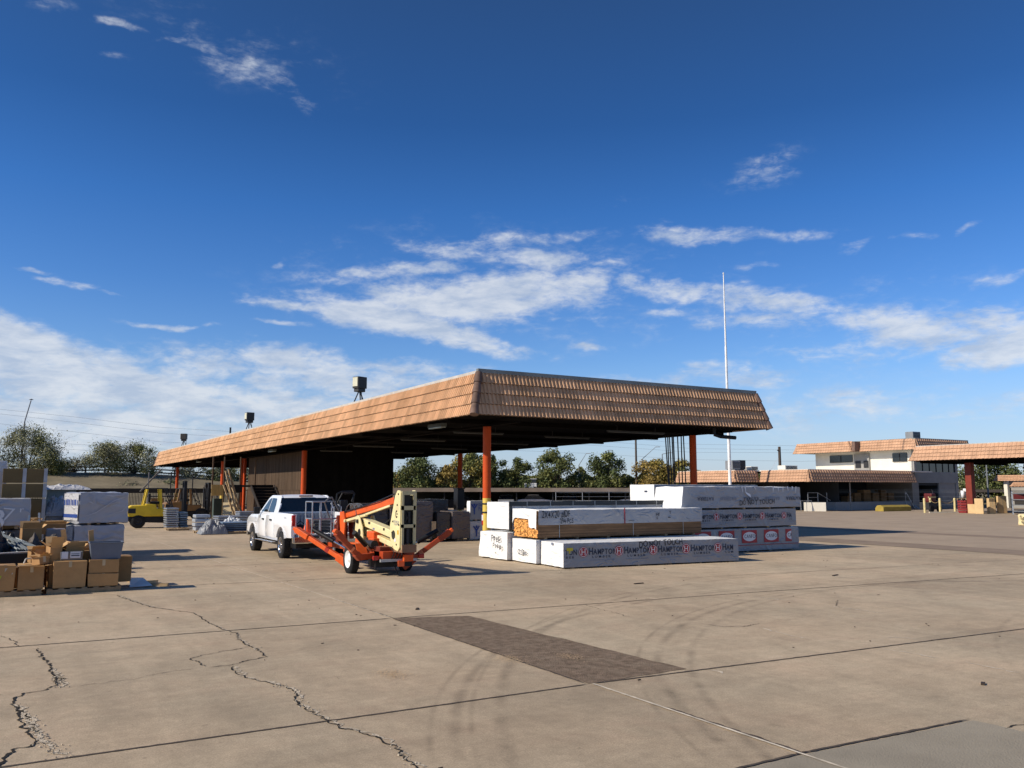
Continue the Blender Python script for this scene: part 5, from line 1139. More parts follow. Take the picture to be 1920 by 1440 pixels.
cbox('slanted open carton leaning between the two front pallets', (.83, 20.25, .115), .22, .6, .80, .1, opened=True, flaps=.9)
cbox('square carton on the left pallet with a torn top edge', (.43, 19.86, .115), .45, .42, .46, .04, flaps=.15)
t = cbox('carton with a green and yellow label at the far left of the left pallet', (-.03, 19.84, .115), .36, .42, .50, .02)
MB().box(-.17, -.05, -.214, -.212, .18, .30).build('label_sticker', M('yellow green print', (.45, .5, .05)), t); MB().box(-.17, -.09, -.214, -.212, .34, .42).build('label_sticker', M('orange print', (.5, .15, .04)), t); MB().box(.0, .14, -.214, -.212, .32, .44).build('label_sticker', M('pale label', (.5, .45, .35)), t)
t = cbox('carton with a white address label lying on the large plain carton', (1.14, 19.98, .655), .40, .30, .17, -.05, mat=M('grey carton', (.22, .21, .20)))
MB().box(-.18, -.06, -.183, -.181, .03, .17).build('label_sticker', WHITEINK, t); MB().box(-.02, .17, -.183, -.181, .04, .17).build('label_sticker', M('printed label', (.55, .57, .60)), t); MB().box(.0, .15, -.186, -.184, .08, .10).box(.0, .15, -.186, -.184, .12, .13).build('small_print', INK, t)
cbox('open carton with raised sunlit flaps above the labelled carton', (1.18, 20.25, .70), .36, .30, .20, .25, opened=True, flaps=1.0)
cbox('tilted open carton with a tall yellow lit flap behind the pile', (.92, 20.7, .60), .34, .30, .26, -.5, opened=True, flaps=1.2)
cbox('flat wide open carton at the back of the right pallet', (.62, 21.1, .55), .44, .40, .26, .15, opened=True, flaps=.5)
cbox('brown open carton half buried in the middle of the pile', (.66, 20.45, .46), .30, .30, .26, .35, opened=True, flaps=1.1, lean=.15)
cbox('small crushed carton between the two pallets', (.60, 19.95, .58), .22, .26, .16, .5, flaps=.6, lean=-.1)
cbox('upright narrow carton beside the tub, back row', (1.45, 20.75, .60), .30, .30, .30, .1, flaps=.7)
cbox('low carton under the open ones at the back of the pallet', (1.2, 20.5, .115), .8, .55, .68, .0)
cbox('plain carton filling the rear of the left pallet', (.1, 20.45, .115), .9, .55, .42, .0)
t = thing('plastic_tub', 'grey plastic tub with sloping sides on top of the corner cartons', 'tub', (1.775, 19.92, .655))
mb = MB(); a_, b_ = .27, .20; c_, d_ = .315, .24
for s0, s1 in (((-a_, -b_), (a_, -b_)), ((a_, -b_), (a_, b_)), ((a_, b_), (-a_, b_)), ((-a_, b_), (-a_, -b_))):
    k = c_ / a_; k2 = d_ / b_; mb.add([(s0[0], s0[1], 0), (s1[0], s1[1], 0), (s1[0] * k, s1[1] * k2, .34), (s0[0] * k, s0[1] * k2, .34)], [(0, 1, 2, 3)])
mb.add([(-a_, -b_, .001), (a_, -b_, .001), (a_, b_, .001), (-a_, b_, .001)], [(0, 1, 2, 3)]); mb.build('tub_body', GREYPLASTIC, t)
MB().path([(-c_, -d_, .335), (c_, -d_, .335), (c_, d_, .335), (-c_, d_, .335), (-c_, -d_, .335)], .014, n=6).build('rim', GREYPLASTIC, t)
for (x, yy, rz, lb) in [(1.55, 20.35, .2, 'narrow upright cardboard strip sticking out behind the tub'), (1.08, 20.9, -.3, 'narrow upright cardboard strip against the wrapped stack')]:
    o = MB().box(-.05, .05, -.006, .006, 0, .42).build('cardboard_strip', CARD_IN, loc=(x, yy, .82)); o.rotation_euler = (.15, -.15, rz); tag(o, lb, 'cardboard strip')
for (x, yy, l_, rz, lb) in [(2.75, 20.9, .45, .2, 'short wood offcut on the ground right of the pallets, rear'), (2.85, 20.2, .5, -.5, 'thin brown offcut beside the white sheet'), (2.55, 21.4, .35, .6, 'small block of wood beyond the pallet corner')]:
    o = MB().box(-l_ / 2, l_ / 2, -.045, .045, 0, .06).build('wood_offcut', WOOD_PALE, loc=(x, yy, .001)); o.rotation_euler = (0, 0, rz); tag(o, lb, 'wood offcut')
o = MB().add([(-.25, -.1, .0), (.2, -.15, .02), (.05, .25, .16), (-.22, .2, .18)], [(0, 1, 2, 3)]).build('loose_sheet', M('white sheet', (.75, .74, .7)), loc=(2.55, 20.2, .01)); tag(o, 'crumpled white sheet leaning at the ground beside the right pallet', 'sheet')

# tall two tier wrapped stack with a printed end
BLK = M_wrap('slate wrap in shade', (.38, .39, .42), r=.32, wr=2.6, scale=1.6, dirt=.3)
for i, (z0, h_, lb) in enumerate([(.02, 1.04, 'lower tier of the tall grey wrapped stack with white and blue printed end'), (1.08, .92, 'upper tier of the tall grey wrapped stack with blue lettering on its lit end')]):
    t = thing('wrapped_stack', lb, 'wrapped stack', (1.70 - .10 * (1 - i), 27.4 + .02 * i, z0), R(17), 'two tier wrapped stack at the left')
    w_ = 1.40; skids(t, w_, 1.15, 4, h=.04 + .06 * (1 - i))
    pack_mesh(w_, 1.15, h_ - .10 + .06 * i, r=.03, amp=.040, seed=91 + i, mat=BLK, parent=t, loc=(0, 0, .10 - .06 * i), step=.09)
    MB().add([(-.035, .02, .12), (-.035, 1.13, .12), (-.035, 1.13, h_ - .03), (-.035, .02, h_ - .03)], [(0, 1, 2, 3)]).build('end_sheet', WHITE_WRAP, t)
    MB().box(-.042, -.037, .03, 1.12, .20 if i else .14, .30 if i else .40).build('blue_print_band', BLUEINK, t)
    mb = MB()
    rr = random.Random(i)
    for k in range(9): mb.box(-.043, -.038, .06 + k * .118, .06 + k * .118 + rr.uniform(.04, .085), .55 if i else .55, (.73 if i else .66) - rr.uniform(0, .03))
    mb.build('blue_lettering', BLUEINK, t)['kind'] = 'stuff'
for pts in ([(.03, .20), (.45, .36), (.95, .70), (1.30, .80), (.93, .66), (.45, .33)], [(.55, .86), (.9, .80), (1.25, .86), (.9, .83)], [(.2, .66), (.38, .58), (.30, .66)], [(.9, .3), (1.2, .36), (1.3, .48), (1.18, .38)]):
    MB().add([(p[0], -.055, p[1]) for p in pts], [list(range(len(pts)))]).build('film_glint', M('pale film glint', (.50, .51, .54), r=.3), t)  # pale strips painted as glints on the folds of the film
# tall stack of tan panels with white corner boards
for c_, (x0, x1) in enumerate([(-.26, .26), (.33, .80)]):
    for k, (z0, z1) in enumerate([(.05, .60), (.62, 1.16), (1.18, 1.83), (1.85, 2.27), (2.29, 2.71)]):
        t = thing('board_stack', ['lowest', 'second', 'middle', 'fourth', 'top'][k] + ' tan boxed pack of the tall ' + ('left' if c_ == 0 else 'right') + ' column with white corner boards', 'boxed pack', (x0, 28.6, z0), 0, 'tall stack of tan boxed packs')
        MB().box(0, x1 - x0, 0, 1.2, 0, z1 - z0 - .02).build('pack_body', TAN_BOARD, t, bevel=.01)
        MB().box(x1 - x0 - .02, x1 - x0 + .075, -.012, -.002, 0, z1 - z0 - .005).box(x1 - x0 + .002, x1 - x0 + .075, -.002, .1, 0, z1 - z0 - .005).build('corner_board', M('white corner board', (.42, .42, .43), r=.7), t)
for (x, yy, z0, l_, d, h_, mt_, lb, mark) in [(-1.6, 30.0, 0, 1.42, 1.2, 2.95, WHITE_WRAP, 'tall pale wrapped stack cut by the left picture edge', None), (-1.2, 26.9, 1.02, 1.66, 1.2, .82, BLK, 'grey wrapped bundle with chalk marks above the cartons at the far left', '7'), (-1.2, 26.9, 0, 1.66, 1.2, 1.0, DARK_WRAP, 'dark bundle under the chalk marked grey one', None), (.90, 29.0, 0, .5, .9, 1.30, BLK, 'grey wrapped bundle under the white tarpaulin heap', None), (.95, 30.8, 0, .85, 1.1, 2.12, M_wrap('greenish wrap', (.20, .25, .25)), 'greenish grey wrapped stack behind the tan packs', None), (1.85, 31.2, 0, .9, 1.1, 1.9, M_wrap('dark green wrap', (.02, .05, .045)), 'dark green wrapped stack beyond the white tarpaulin', None)]:
    t = wrapped_pallet(lb, (x, yy, z0), 0, l_, d, h_, mt_, seed=x * 7 + yy, group='wrapped stacks at the far left', amp=.02)
    if mark: MB().text('7', .36, front_T(1.0, -.035, .22), 1.3, -.02, jitter=.1).text('r', .16, front_T(1.42, -.035, .45), 1.2, 0, jitter=.1).build('chalk_mark', WHITEINK, t)
    if mark: MB().text('3', .5, front_T(.78, -.035, .05), 1.1, .02).build('chalk_mark', WHITEINK, t)
def heap(name, label, cat, loc, sx_, sy_, sz, mat, seed, n=26, rough=.5):
    vs = []; fs = []
    for i in range(n + 1):
        for j in range(n + 1):
            u = -1 + 2 * i / n; v = -1 + 2 * j / n; q = Vector((u * 2 + seed, v * 2, seed))
            k = max(0, 1 - (u * u) ** 1.3) * max(0, 1 - (v * v) ** 1.3); z = k ** .6 * (1 + rough * noise.noise(q) + rough * .6 * noise.noise(q * 2.7) + rough * .4 * noise.noise(q * 6))
            vs.append((u * sx_, v * sy_, max(0, z) * sz))
    for i in range(n):
        for j in range(n): a = i * (n + 1) + j; fs.append((a, a + n + 1, a + n + 2, a + 1))
    o = MB().add(vs, fs, smooth=False).build(name, mat, loc=loc); return tag(o, label, cat)
heap('tarpaulin', 'crumpled white tarpaulin heaped over the grey bundle left of the tall stack', 'tarpaulin', (1.22, 29.4, 1.30), .36, .5, .50, WHITE_WRAP, 3)
heap('tarpaulin', 'folded white plastic draped over the top of the greenish stack', 'tarpaulin', (1.5, 31.2, 2.08), .72, .6, .14, WHITE_WRAP, 9)
heap('rubbish_heap', 'black heap of film and bags at the left edge beside the steel studs', 'heap', (-.55, 22.6, 0), .95, 1.3, 1.05, BLACK, 5, rough=.6)
heap('scrap_heap', 'low mixed heap of dark wrap and scraps behind the front pallets', 'heap', (.75, 23.6, 0), 1.0, 1.2, .72, M('mixed scrap', (.10, .085, .075), nv=.6, ns=6), 7, rough=.8)
# steel studs: each stud a C-shaped rail
grp2 = 'steel studs lying in the left pile'
base = None; rr = random.Random(3)
for k in range(16):
    sx0 = -.35 + .075 * (k % 9); z0 = .72 + .10 * (k // 9) + .02 * rr.random()
    if base is None:
        base = MB().box(-.03, .03, 0, 2.3, 0, .004).box(-.03, -.026, 0, 2.3, .004, .035).box(.026, .03, 0, 2.3, .004, .035).build('steel_stud', STUD)
        tag(base, 'grey steel stud lying slanted among others in the left pile', 'steel stud', grp2); o = base
    else: o = base.copy(); COL.objects.link(o)
    o.location = (sx0 + .55 + rr.uniform(-.02, .02), 21.5 + rr.uniform(-.1, .3), z0 - .06); o.rotation_euler = (R(9) + rr.uniform(-.03, .03), R(rr.uniform(-25, 25)), R(22) + rr.uniform(-.12, .12))
cbox('carton with upturned brown flaps on top of the scrap heap', (.46, 24.0, .86), .42, .45, .30, .1, opened=True, flaps=.9)
cbox('dark carton below the flapped one in the middle of the left pile', (.47, 24.0, .35), .46, .5, .48, .05, mat=M('shaded carton', (.16, .08, .05)))
t = wrapped_pallet('small clear wrapped carton block beside the flapped carton', (.78, 23.8, .45), 0, .42, .5, .68, M_wrap('brown grey wrap', (.26, .21, .19)), 5, group='wrapped stacks at the far left')
cbox('long brown carton on the grey bundle below the tarpaulin', (.98, 25.2, .95), .55, .3, .26, .1, flaps=.5)
cbox('small pale carton on edge near the left pile top', (.58, 25.4, 1.05), .16, .2, .26, .3, flaps=.6)
for k, (x, yy, z, a) in enumerate([(.40, 25.0, 1.1, .05), (.66, 25.3, 1.15, -.05)]):
    o = MB().box(-.025, .025, -.02, .02, 0, .34).build('white_post', M('white bracket', (.55, .6, .6)), loc=(x, yy, z)); o.rotation_euler = (0, a, 0); tag(o, ['pale upright bracket left of the small carton on the pile', 'pale upright bracket right of the small carton on the pile'][k], 'bracket')
t = thing('shelf_unit', 'dark metal cage with a white top rail lying behind the left pallet', 'metal cage', (-.6, 21.3, 0)); MB().box(0, 1.0, 0, .6, .0, .72).build('cage_body', BLACK, t); MB().tube((0, -.02, .73), (1.0, -.02, .76), .015, n=6).build('rail', M('pale rail', (.5, .5, .5)), t)
t = thing('bent_tube', 'white bent tube frame lying on the cartons of the left pallet', 'tube frame', (.55, 20.1, .60)); MB().path([(-.25, 0, 0), (-.22, .02, .09), (.1, .1, .10), (.12, .1, .0)], .016, n=8).build('tube', M('white tube', (.6, .58, .52)), t)

# ================================================================== FORKLIFTS
def forklift(label, loc, rz, body, s=1.):
    t = thing('forklift', label, 'forklift', loc, rz, 'forklifts'); t.scale = (s, s, s)
    # local: forks point to +X, length 0..2.6, width +-.65
    MB().prism([(-1.35, .62), (-1.42, .80), (-1.40, 1.10), (-1.22, 1.22), (-.55, 1.24), (-.45, 1.30), (.0, 1.28), (.05, 1.05), (.95, 1.02), (1.0, .62)], 'y', -.62, .62).build('body', body, t, bevel=.05)
    MB().prism([(-1.30, .34), (-1.42, .56), (-1.35, .615), (1.0, .615), (1.0, .34), (.5, .26), (-.4, .30)], 'y', -.60, .60).build('chassis', BLACK, t, bevel=.03)
    MB().box(-1.43, -1.405, -.40, .40, .78, 1.08).build('grille', DARKMETAL, t); MB().box(-1.38, -1.0, -.632, -.622, .80, 1.06).build('side_grille', DARKMETAL, t, bevel=.02)
    MB().box(-.30, .25, -.28, .28, 1.28, 1.42).box(-.38, -.25, -.28, .28, 1.38, 1.85).build('seat', BLACK, t, bevel=.04)
    for sy in (-1, 1):
        wheel(t, (-.85, sy * .50, .36), .36, .26, .18, DARKMETAL, axis='y', dish=sy); wheel(t, (.92, sy * .55, .40), .40, .30, .20, DARKMETAL, axis='y', dish=sy)
        MB().beam((-.62, sy * .52, 1.20), (-.45, sy * .50, 2.10), .12, .10).build('guard_post', body, t, bevel=.015)
        MB().beam((.28, sy * .52, 1.0), (.20, sy * .50, 2.10), .13, .10).build('guard_post', body, t, bevel=.015)
        MB().beam((.92, sy * .52, 1.02), (.50, sy * .50, 2.10), .06, .05).build('guard_post', DARKMETAL, t)
        MB().box(1.42, 1.58, sy * .38 - .05, sy * .38 + .05, .08, 2.55).build('mast_rail', BLACK, t)
        MB().box(1.60, 2.75, sy * .30 - .06, sy * .30 + .06, .06, .10).build('fork', DARKMETAL, t)
    g_ = MB()
    g_.box(-.52, .58, -.56, -.50, 2.10, 2.16).box(-.52, .58, .50, .56, 2.10, 2.16)
    for k in range(8): g_.box(-.50 + k * .15, -.46 + k * .15, -.5, .5, 2.11, 2.15)
    g_.build('overhead_guard', DARKMETAL, t)
    mb = MB().box(1.60, 1.66, -.5, .5, .15, .25).box(1.60, 1.66, -.5, .5, .55, .65)
    for k in range(5): mb.box(1.60, 1.64, -.48 + k * .225, -.44 + k * .225, .15, 1.25)
    mb.build('carriage', BLACK, t)
    for z in (.3, 1.3, 2.45): MB().box(1.46, 1.54, -.33, .33, z, z + .1).build('mast_crossbar', BLACK, t)
    MB().tube((1.48, 0, .2), (1.48, 0, 2.2), .06, n=10).build('lift_cylinder', DARKMETAL, t)
    MB().beam((.85, -.5, 1.1), (.55, -.25, 1.45), .04).tube((.52, -.4, 1.48), (.52, .1, 1.50), .02).build('steering_column', BLACK, t)
    return t
forklift('yellow forklift standing in the sun beside the shed end, mast to the right', (6.85, 50.6, 0), R(-3), YELLOW, 1.0)
forklift('ochre forklift parked in the shade under the shed', (10.3, 62.0, 0), R(4), BROWNMACH, 1.0)
t = thing('forklift_cab', 'dark tyre stack and scrap machine far behind the tall grey stack', 'machine', (5.6, 62.0, 0)); MB().box(-.6, .6, -.5, .5, .5, 1.3).build('body', BLACK, t, bevel=.1); MB().tube((-.4, -.55, .4), (-.4, -.35, .4), .4, n=20).build('wheel', RUBBER, t)

# ================================================================== STUFF BY THE SHED: METAL, STAIRS, BOARDS
def metal_stack(label, x, y, l, d, h, n, mat, rz=0, name='metal_stack'):
    t = thing(name, label, 'metal stack', (x, y, 0), rz, 'galvanised metal stacks in front of the shed')
    for q in (0, 1): MB().box(l * (.1 + .7 * q), l * (.2 + .7 * q), 0, d, 0, .09).build('skid', PALLET, t)
    rr = random.Random(int(x * 10)); hh = (h - .1) / n
    for k in range(n):
        dx = rr.uniform(-.03, .03); o = MB().box(dx, l + dx, rr.uniform(-.02, .02), d, .1 + k * hh, .1 + k * hh + hh * .72).build('sheet_bundle', mat, t, bevel=.02)
    return t
metal_stack('tall bound stack of galvanised frames nearest the yellow forklift', 7.0, 47.5, .62, 1.0, 1.15, 9, STEEL)
metal_stack('low stack of galvanised brackets behind the tall one', 7.72, 47.8, .42, 1.0, .92, 7, STEEL_BLUE)
metal_stack('rolls of silver flashing stacked four high on a pallet', 7.75, 43.5, .68, .8, .92, 4, M('silver flashing', (.55, .58, .60), r=.35, metal=.5, nv=.15))
metal_stack('blue grey bundle of long channels on low skids', 8.7, 42.0, 1.35, 1.2, .55, 5, STEEL_BLUE)
metal_stack('flat pack of galvanised sheets left of the white pickup', 9.2, 45.5, 1.5, 1.4, .74, 6, STEEL)
metal_stack('ribbed galvanised stack just left of the pickup bonnet', 10.35, 45.8, .75, 1.0, .95, 11, STEEL)
heap('film_heap', 'grey crumpled film over a low pallet beside the channel bundle', 'film', (8.25, 41.9, .02), .62, .6, .55, M_wrap('dull film', (.24, .25, .26)), 12)
heap('film_heap', 'second crumpled film heap between the metal stacks and pickup', 'film', (9.55, 43.6, .02), .6, .6, .6, M_wrap('pale film', (.50, .52, .54)), 16)
for i, (x, yy) in enumerate([(6.95, 46.2), (7.7, 42.6), (8.6, 41.4), (9.7, 41.2)]):
    t = thing('pallet', ['empty pallet edge by the tall galvanised stack', 'pallet poking out below the silver rolls', 'low pallet under the blue grey channels', 'low pallet beside the pickup front wheel'][i], 'pallet', (x, yy, 0), .03 * i, 'pallets by the metal stacks'); pallet(t, 1.0, .8)
t = thing('lumber_bundle', 'fan of long pale boards leaning upright by the dark stairs', 'boards', (13.7, 61.6, 0))
rr = random.Random(8)
for k in range(6):
    xb = -.05 + k * .13; MB().beam((xb, rr.uniform(-.1, .3), 0), (xb - .72 + rr.uniform(-.06, .06), 1.2, [2.4, 3.4, 2.6, 3.5, 3.0, 2.2][k]), .14, .04).build('board', WOOD_PALE, t)
MB().beam((-.55, 0, 0), (-.35, .9, 1.15), .8, .04).build('plywood_offcut', M('pale ply', (.62, .50, .30), r=.8), t)
st = thing('staircase', 'dark wooden staircase up to a platform against the plank wall', 'stairs', (14.75, 58.2, 0))
for k in range(11): MB().box(0, 1.65, k * .36, k * .36 + .38, .1 + k * .21, .14 + k * .21).build('tread', M('dark tread', (.028, .022, .019), r=.8), st); MB().box(.05, 1.6, k * .36 + .34, k * .36 + .36, .14 + k * .21, .30 + k * .21).build('riser', M('black riser', (.008, .007, .007), r=.9), st)
for x in (0, 1.65): MB().beam((x, -.1, .02), (x, 3.9, 2.30), .06, .26).build('stringer', M('dark tread', ()), st)
mz = thing('platform', 'raised wooden platform with a yellow plywood front under the shed', 'platform', (12.7, 65.5, 0))
MB().box(0, 3.2, 0, 3, 2.25, 2.4).build('deck', M('dark deck', (.05, .04, .03)), mz); MB().box(-.02, .85, -.06, -.02, 1.62, 2.42).build('plywood_panel', M('yellow plywood', (.55, .36, .12), r=.8, nv=.2, stretch=(4, 4, .5)), mz); MB().box(.85, 2.2, -.05, -.02, 1.85, 2.42).build('dark_panel', BLACK, mz)
for x in (0, .82, 2.0, 3.1):
    MB().box(x, x + .09, -.02, .07, 0, 4.5).build('post', M('brown post', (.13, .08, .045)), mz)
for x in (0, 1.0, 2.0): MB().tube((x, 2.9, 0), (x, 2.9, 2.25), .05).build('prop', DARKMETAL, mz)
MB().box(.3, .9, .5, 1.1, 0, 1.4).build('cabinet', M('green cabinet', (.05, .07, .06)), mz)
t = thing('rack', 'dark shelving rack with machinery deep under the shed', 'rack', (8.9, 70, 0))
for x in (0, 1.6, 3.2): MB().box(x, x + .07, 0, .07, 0, 3.4).build('upright', M('pale upright', (.25, .25, .24)) if x == 0 else DARKMETAL, t)
for z in (.7, 1.5): MB().box(0, 3.2, 0, 1, z, z + .08).build('shelf', DARKMETAL, t)
MB().box(.3, 1.2, .1, .9, .78, 1.4).box(1.7, 2.9, .1, .9, .78, 1.3).build('goods', BROWNMACH, t)
MB().box(.2, 3.0, .1, .9, 0, .6).build('goods', M('dark goods', (.04, .035, .03)), t)
MB().beam((-.5, .2, 1.9), (.9, .2, 3.6), .16, .1).build('leaning_beam', M('grey timber', (.2, .18, .15)), t)

# ================================================================== RIGHT SIDE YARD THINGS
grp = 'yellow bollards joined by a chain'
B_ = [(69.74, 46.71), (73.0, 48.3), (71.2, 46.2), (72.6, 45.7)]
for i, (x, yy) in enumerate(B_):
    o = MB().tube((0, 0, 0), (0, 0, 1.25), .10, n=14).lathe([(.10, 1.25), (.07, 1.30), (.001, 1.32)], n=14).build('bollard', M('bollard yellow', (.66, .55, .27), r=.6), loc=(x, yy, 0))
    tag(o, ['leftmost pale yellow bollard of the chained row', 'second pale yellow bollard, set farther back', 'third pale yellow bollard, before the pallet jack', 'rightmost pale yellow bollard, next to the red crates'][i], 'bollard', grp)
for i, (a, b) in enumerate([(0, 1), (1, 2), (2, 3)]):
    pts = []
    for k in range(9): u = k / 8; pts.append((B_[a][0] + (B_[b][0] - B_[a][0]) * u, B_[a][1] + (B_[b][1] - B_[a][1]) * u, 1.15 - .30 * (1 - (2 * u - 1) ** 2)))
    o = MB().path(pts, .022, n=6).build('chain', M('chain', (.3, .22, .1))); tag(o, ['chain between the first two bollards', 'chain between the second and third bollard', 'sagging chain before the dark machine'][i], 'chain')
o = MB().beam((69.9, 46.4, .06), (73.0, 45.2, .06), .16, .10).build('kerb_stone', M('pale kerb', (.55, .5, .4))); tag(o, 'pale low kerb block at the feet of the yellow bollards', 'kerb')
o = MB().prism([(0, 0), (.9, 0), (.9, .42), (.55, .60), (.2, .55), (0, .3)], 'y', 0, 4.2).build('loading_ramp', M('ramp yellow', (.34, .25, .05), r=.7), loc=(70.9, 51.7, 0), bevel=.03); o.rotation_euler = (0, 0, R(-90)); tag(o, 'low yellow metal ramp with rounded end on the ground before the dock', 'ramp')
o.location = (70.9, 52.6, 0)
t = thing('pallet_jack', 'dark machine with a maroon engine behind the chain by the grey wall', 'machine', (73.4, 48.6, 0)); MB().box(-.9, .9, -.5, .5, .25, .9).build('body', DARKMETAL, t, bevel=.06); MB().box(-.3, .35, -.4, .4, .9, 1.7).build('engine', M('maroon', (.12, .02, .02), r=.4), t, bevel=.08); MB().box(-1.0, .1, -.56, -.5, 1.3, 1.42).build('bar', M('bollard yellow', ()), t)
for x in (-.6, .6): MB().tube((x, -.6, .3), (x, -.4, .3), .3, n=18).build('wheel', RUBBER, t)
for i in range(5):
    t = thing('crate', ['bottom', 'second', 'middle', 'fourth', 'top'][i] + ' red plastic crate of the stack right of the bollards', 'crate', (73.0, 45.0, i * .23), .05 * (i % 2), 'red crates right of the bollards'); MB().box(-.5, .5, -.4, .4, 0, .19).build('crate_body', M('red crate', (.22, .02, .02), r=.6), t, bevel=.03)
for (x, z0, w_, h_, lb) in [(72.45, 1.35, .32, .62, 'left white bucket stacked on the crates by the dark red column'), (72.85, 1.4, .34, .75, 'tall white bucket stacked behind the left one'), (73.7, 1.3, .6, .55, 'wide white box on the pile right of the buckets')]:
    o = MB().lathe([(.001, 0), (w_ * .45, 0), (w_ * .52, h_), (.001, h_)], n=16).build('bucket', WHITEPAINT, loc=(x, 44.8, z0)); tag(o, lb, 'bucket')
t = thing('pallet', 'pale pallet lying on top of the red crates', 'pallet', (72.3, 44.4, 1.17)); pallet(t, 1.5, .9)
def card(label, x, y, l, d, h, rz=0): 
    t = thing('cardboard_box', label, 'cardboard box', (x, y, 0), rz, 'cartons at the right canopy'); MB().box(0, l, 0, d, 0, h).build('body', M('pale carton', (.62, .43, .22), r=.85, nv=.1), t, bevel=.02); MB().box(l * .46, l * .54, -.004, -.001, 0, h).build('tape', TAPE, t); return t
card('large L shaped carton lying low beside the red crates', 71.9, 43.2, .15, .9, .80); card('tall square carton right of the low one', 71.2, 42.3, .12, .75, 1.3); card('dark fronted upright carton leaning on the racks', 73.3, 43.0, .7, .25, 1.3, -.2)
card('square pale carton tilted before the dark racks', 72.3, 42.4, .55, .4, 1.0, -.5); card('khaki upright sheet carton at the racks', 74.5, 42.9, .9, .2, 1.5, -.3)
t = thing('storage_rack', 'grey metal storage rack with shelves at the right edge', 'rack', (71.6, 40.1, 0), R(-62))
for x in (0, 1.9, 3.8): MB().box(x, x + .08, 0, .08, 0, 1.9).build('upright', STEEL, t); MB().box(x, x + .08, 1.0, 1.08, 0, 1.9).build('upright', STEEL, t)
for z in (.25, .75, 1.2, 1.7): MB().box(0, 3.88, 0, 1.08, z, z + .06).build('shelf', GALV_DULL, t)
MB().box(.2, 1.15, .1, .9, .81, 1.15).build('goods', M('dark goods', ()), t); MB().box(2.1, 3.6, .1, .9, .31, .7).build('goods', M('dark goods', ()), t)
t = thing('storage_rack', 'second rack with dark goods behind the first at the right', 'rack', (74, 41.5, 0), R(-60))
for x in (0, 2.4, 4.8): MB().box(x, x + .08, 0, .08, 0, 2.2).build('upright', DARKMETAL, t)
for z in (.3, 1.1, 1.9): MB().box(0, 4.88, 0, 1.08, z, z + .06).build('shelf', DARKMETAL, t)
MB().box(.2, 2.2, .1, .9, 1.16, 1.8).build('goods', M('maroon', ()), t); MB().box(2.5, 4.6, .1, .9, .36, 1.0).build('goods', M('dark goods', ()), t)
t = thing('cream_sack', 'cream wrapped block with black handwriting at the right picture edge', 'wrapped block', (50.62, 26.9, 0)); pack_mesh(1.0, 1.2, .66, r=.08, amp=.03, seed=3, mat=M_wrap('cream film', (.72, .60, .33)), parent=t, loc=(0, 0, .0)); MB().text('Sp', .22, left_T(-.06, 1.0, .36), 1., 0, jitter=.1).build('handwriting', PAINTMARK, t); MB().text('4pp', .2, left_T(-.06, .98, .12), 1, 0, jitter=.1).build('handwriting', PAINTMARK, t)
# flagpole
t = thing('flagpole', 'very tall white tapered flagpole behind the shed', 'flagpole', (59.4, 60.6, 0)); 
MB().tube((0, 0, 0), (0, 0, 8), .16, .145, n=16).tube((0, 0, 8), (0, 0, 16), .13, .11, n=16).tube((0, 0, 16), (0, 0, 23.3), .09, .05, n=16).build('pole', M('white pole', (.8, .8, .78), r=.4), t); MB().lathe([(.001, .12), (.08, .04), (.08, -.04), (.001, -.12)], (0, 0, 23.4), n=12).build('finial', M('white pole', ()), t)
t.location = (59.66 * .0 + 69.55 * .8575, 60.0, 0)
t.location = (59.72, 60.2, 0)

# ================================================================== FAR BACKGROUND
# embankment and raised road behind the yard, built in rings around the yard
def hgt(a, r):     # a: azimuth in degrees from +Y
    top = 4.6 - 3.2 * min(1, max(0, (a - 6) / 20)) - .6 * min(1, max(0, (a - 55) / 20))
    k = min(1, max(0, (r - 112) / 30)); k = k * k * (3 - 2 * k)
    return top * k + (.25 * noise.noise(Vector((a * .6, r * .08, 0))) if k > .02 else 0)
vs = []; fs = []; AZ = [(-40 + i * 1.5) for i in range(90)]; RR = [108, 112, 116, 120, 125, 130, 135, 140, 146, 152, 165, 200, 260, 400]
for a in AZ:
    for r in RR: vs.append((r * sin(R(a)), r * cos(R(a)), hgt(a, r) - (.01 if r == 108 else 0)))
n = len(RR)
for i in range(len(AZ) - 1):
    for j in range(n - 1): fs.append((i * n + j, (i + 1) * n + j, (i + 1) * n + j + 1, i * n + j + 1))
struct(MB().add(vs, fs, smooth=True).build('embankment', M('dry grass slope', (.20, .165, .105), r=.95, nv=.35, ns=.25, dirt=.6, dirtc=(.085, .075, .05), bump=.5, bs=3)))
def pol(a, r, z=0): return (r * sin(R(a)), r * cos(R(a)), z)
# dark guard rail on the embankment
gr = thing('guard_rail', 'dark two bar guard rail running along the top of the embankment', 'guard rail')
aa = [x * 1.25 for x in range(-4, 17)]
for a in aa: MB().beam(pol(a, 146, hgt(a, 146) - .2), pol(a, 146, hgt(a, 146) + .95), .22).build('post', M('rail brown', (.035, .025, .02)), gr)
for dz in (.35, .85):
    mb = MB()
    for a, b in zip(aa, aa[1:]): mb.beam(pol(a, 146, hgt(a, 146) + dz), pol(b, 146, hgt(b, 146) + dz), .08, .20)
    mb.build('rail', M('rail brown', ()), gr)
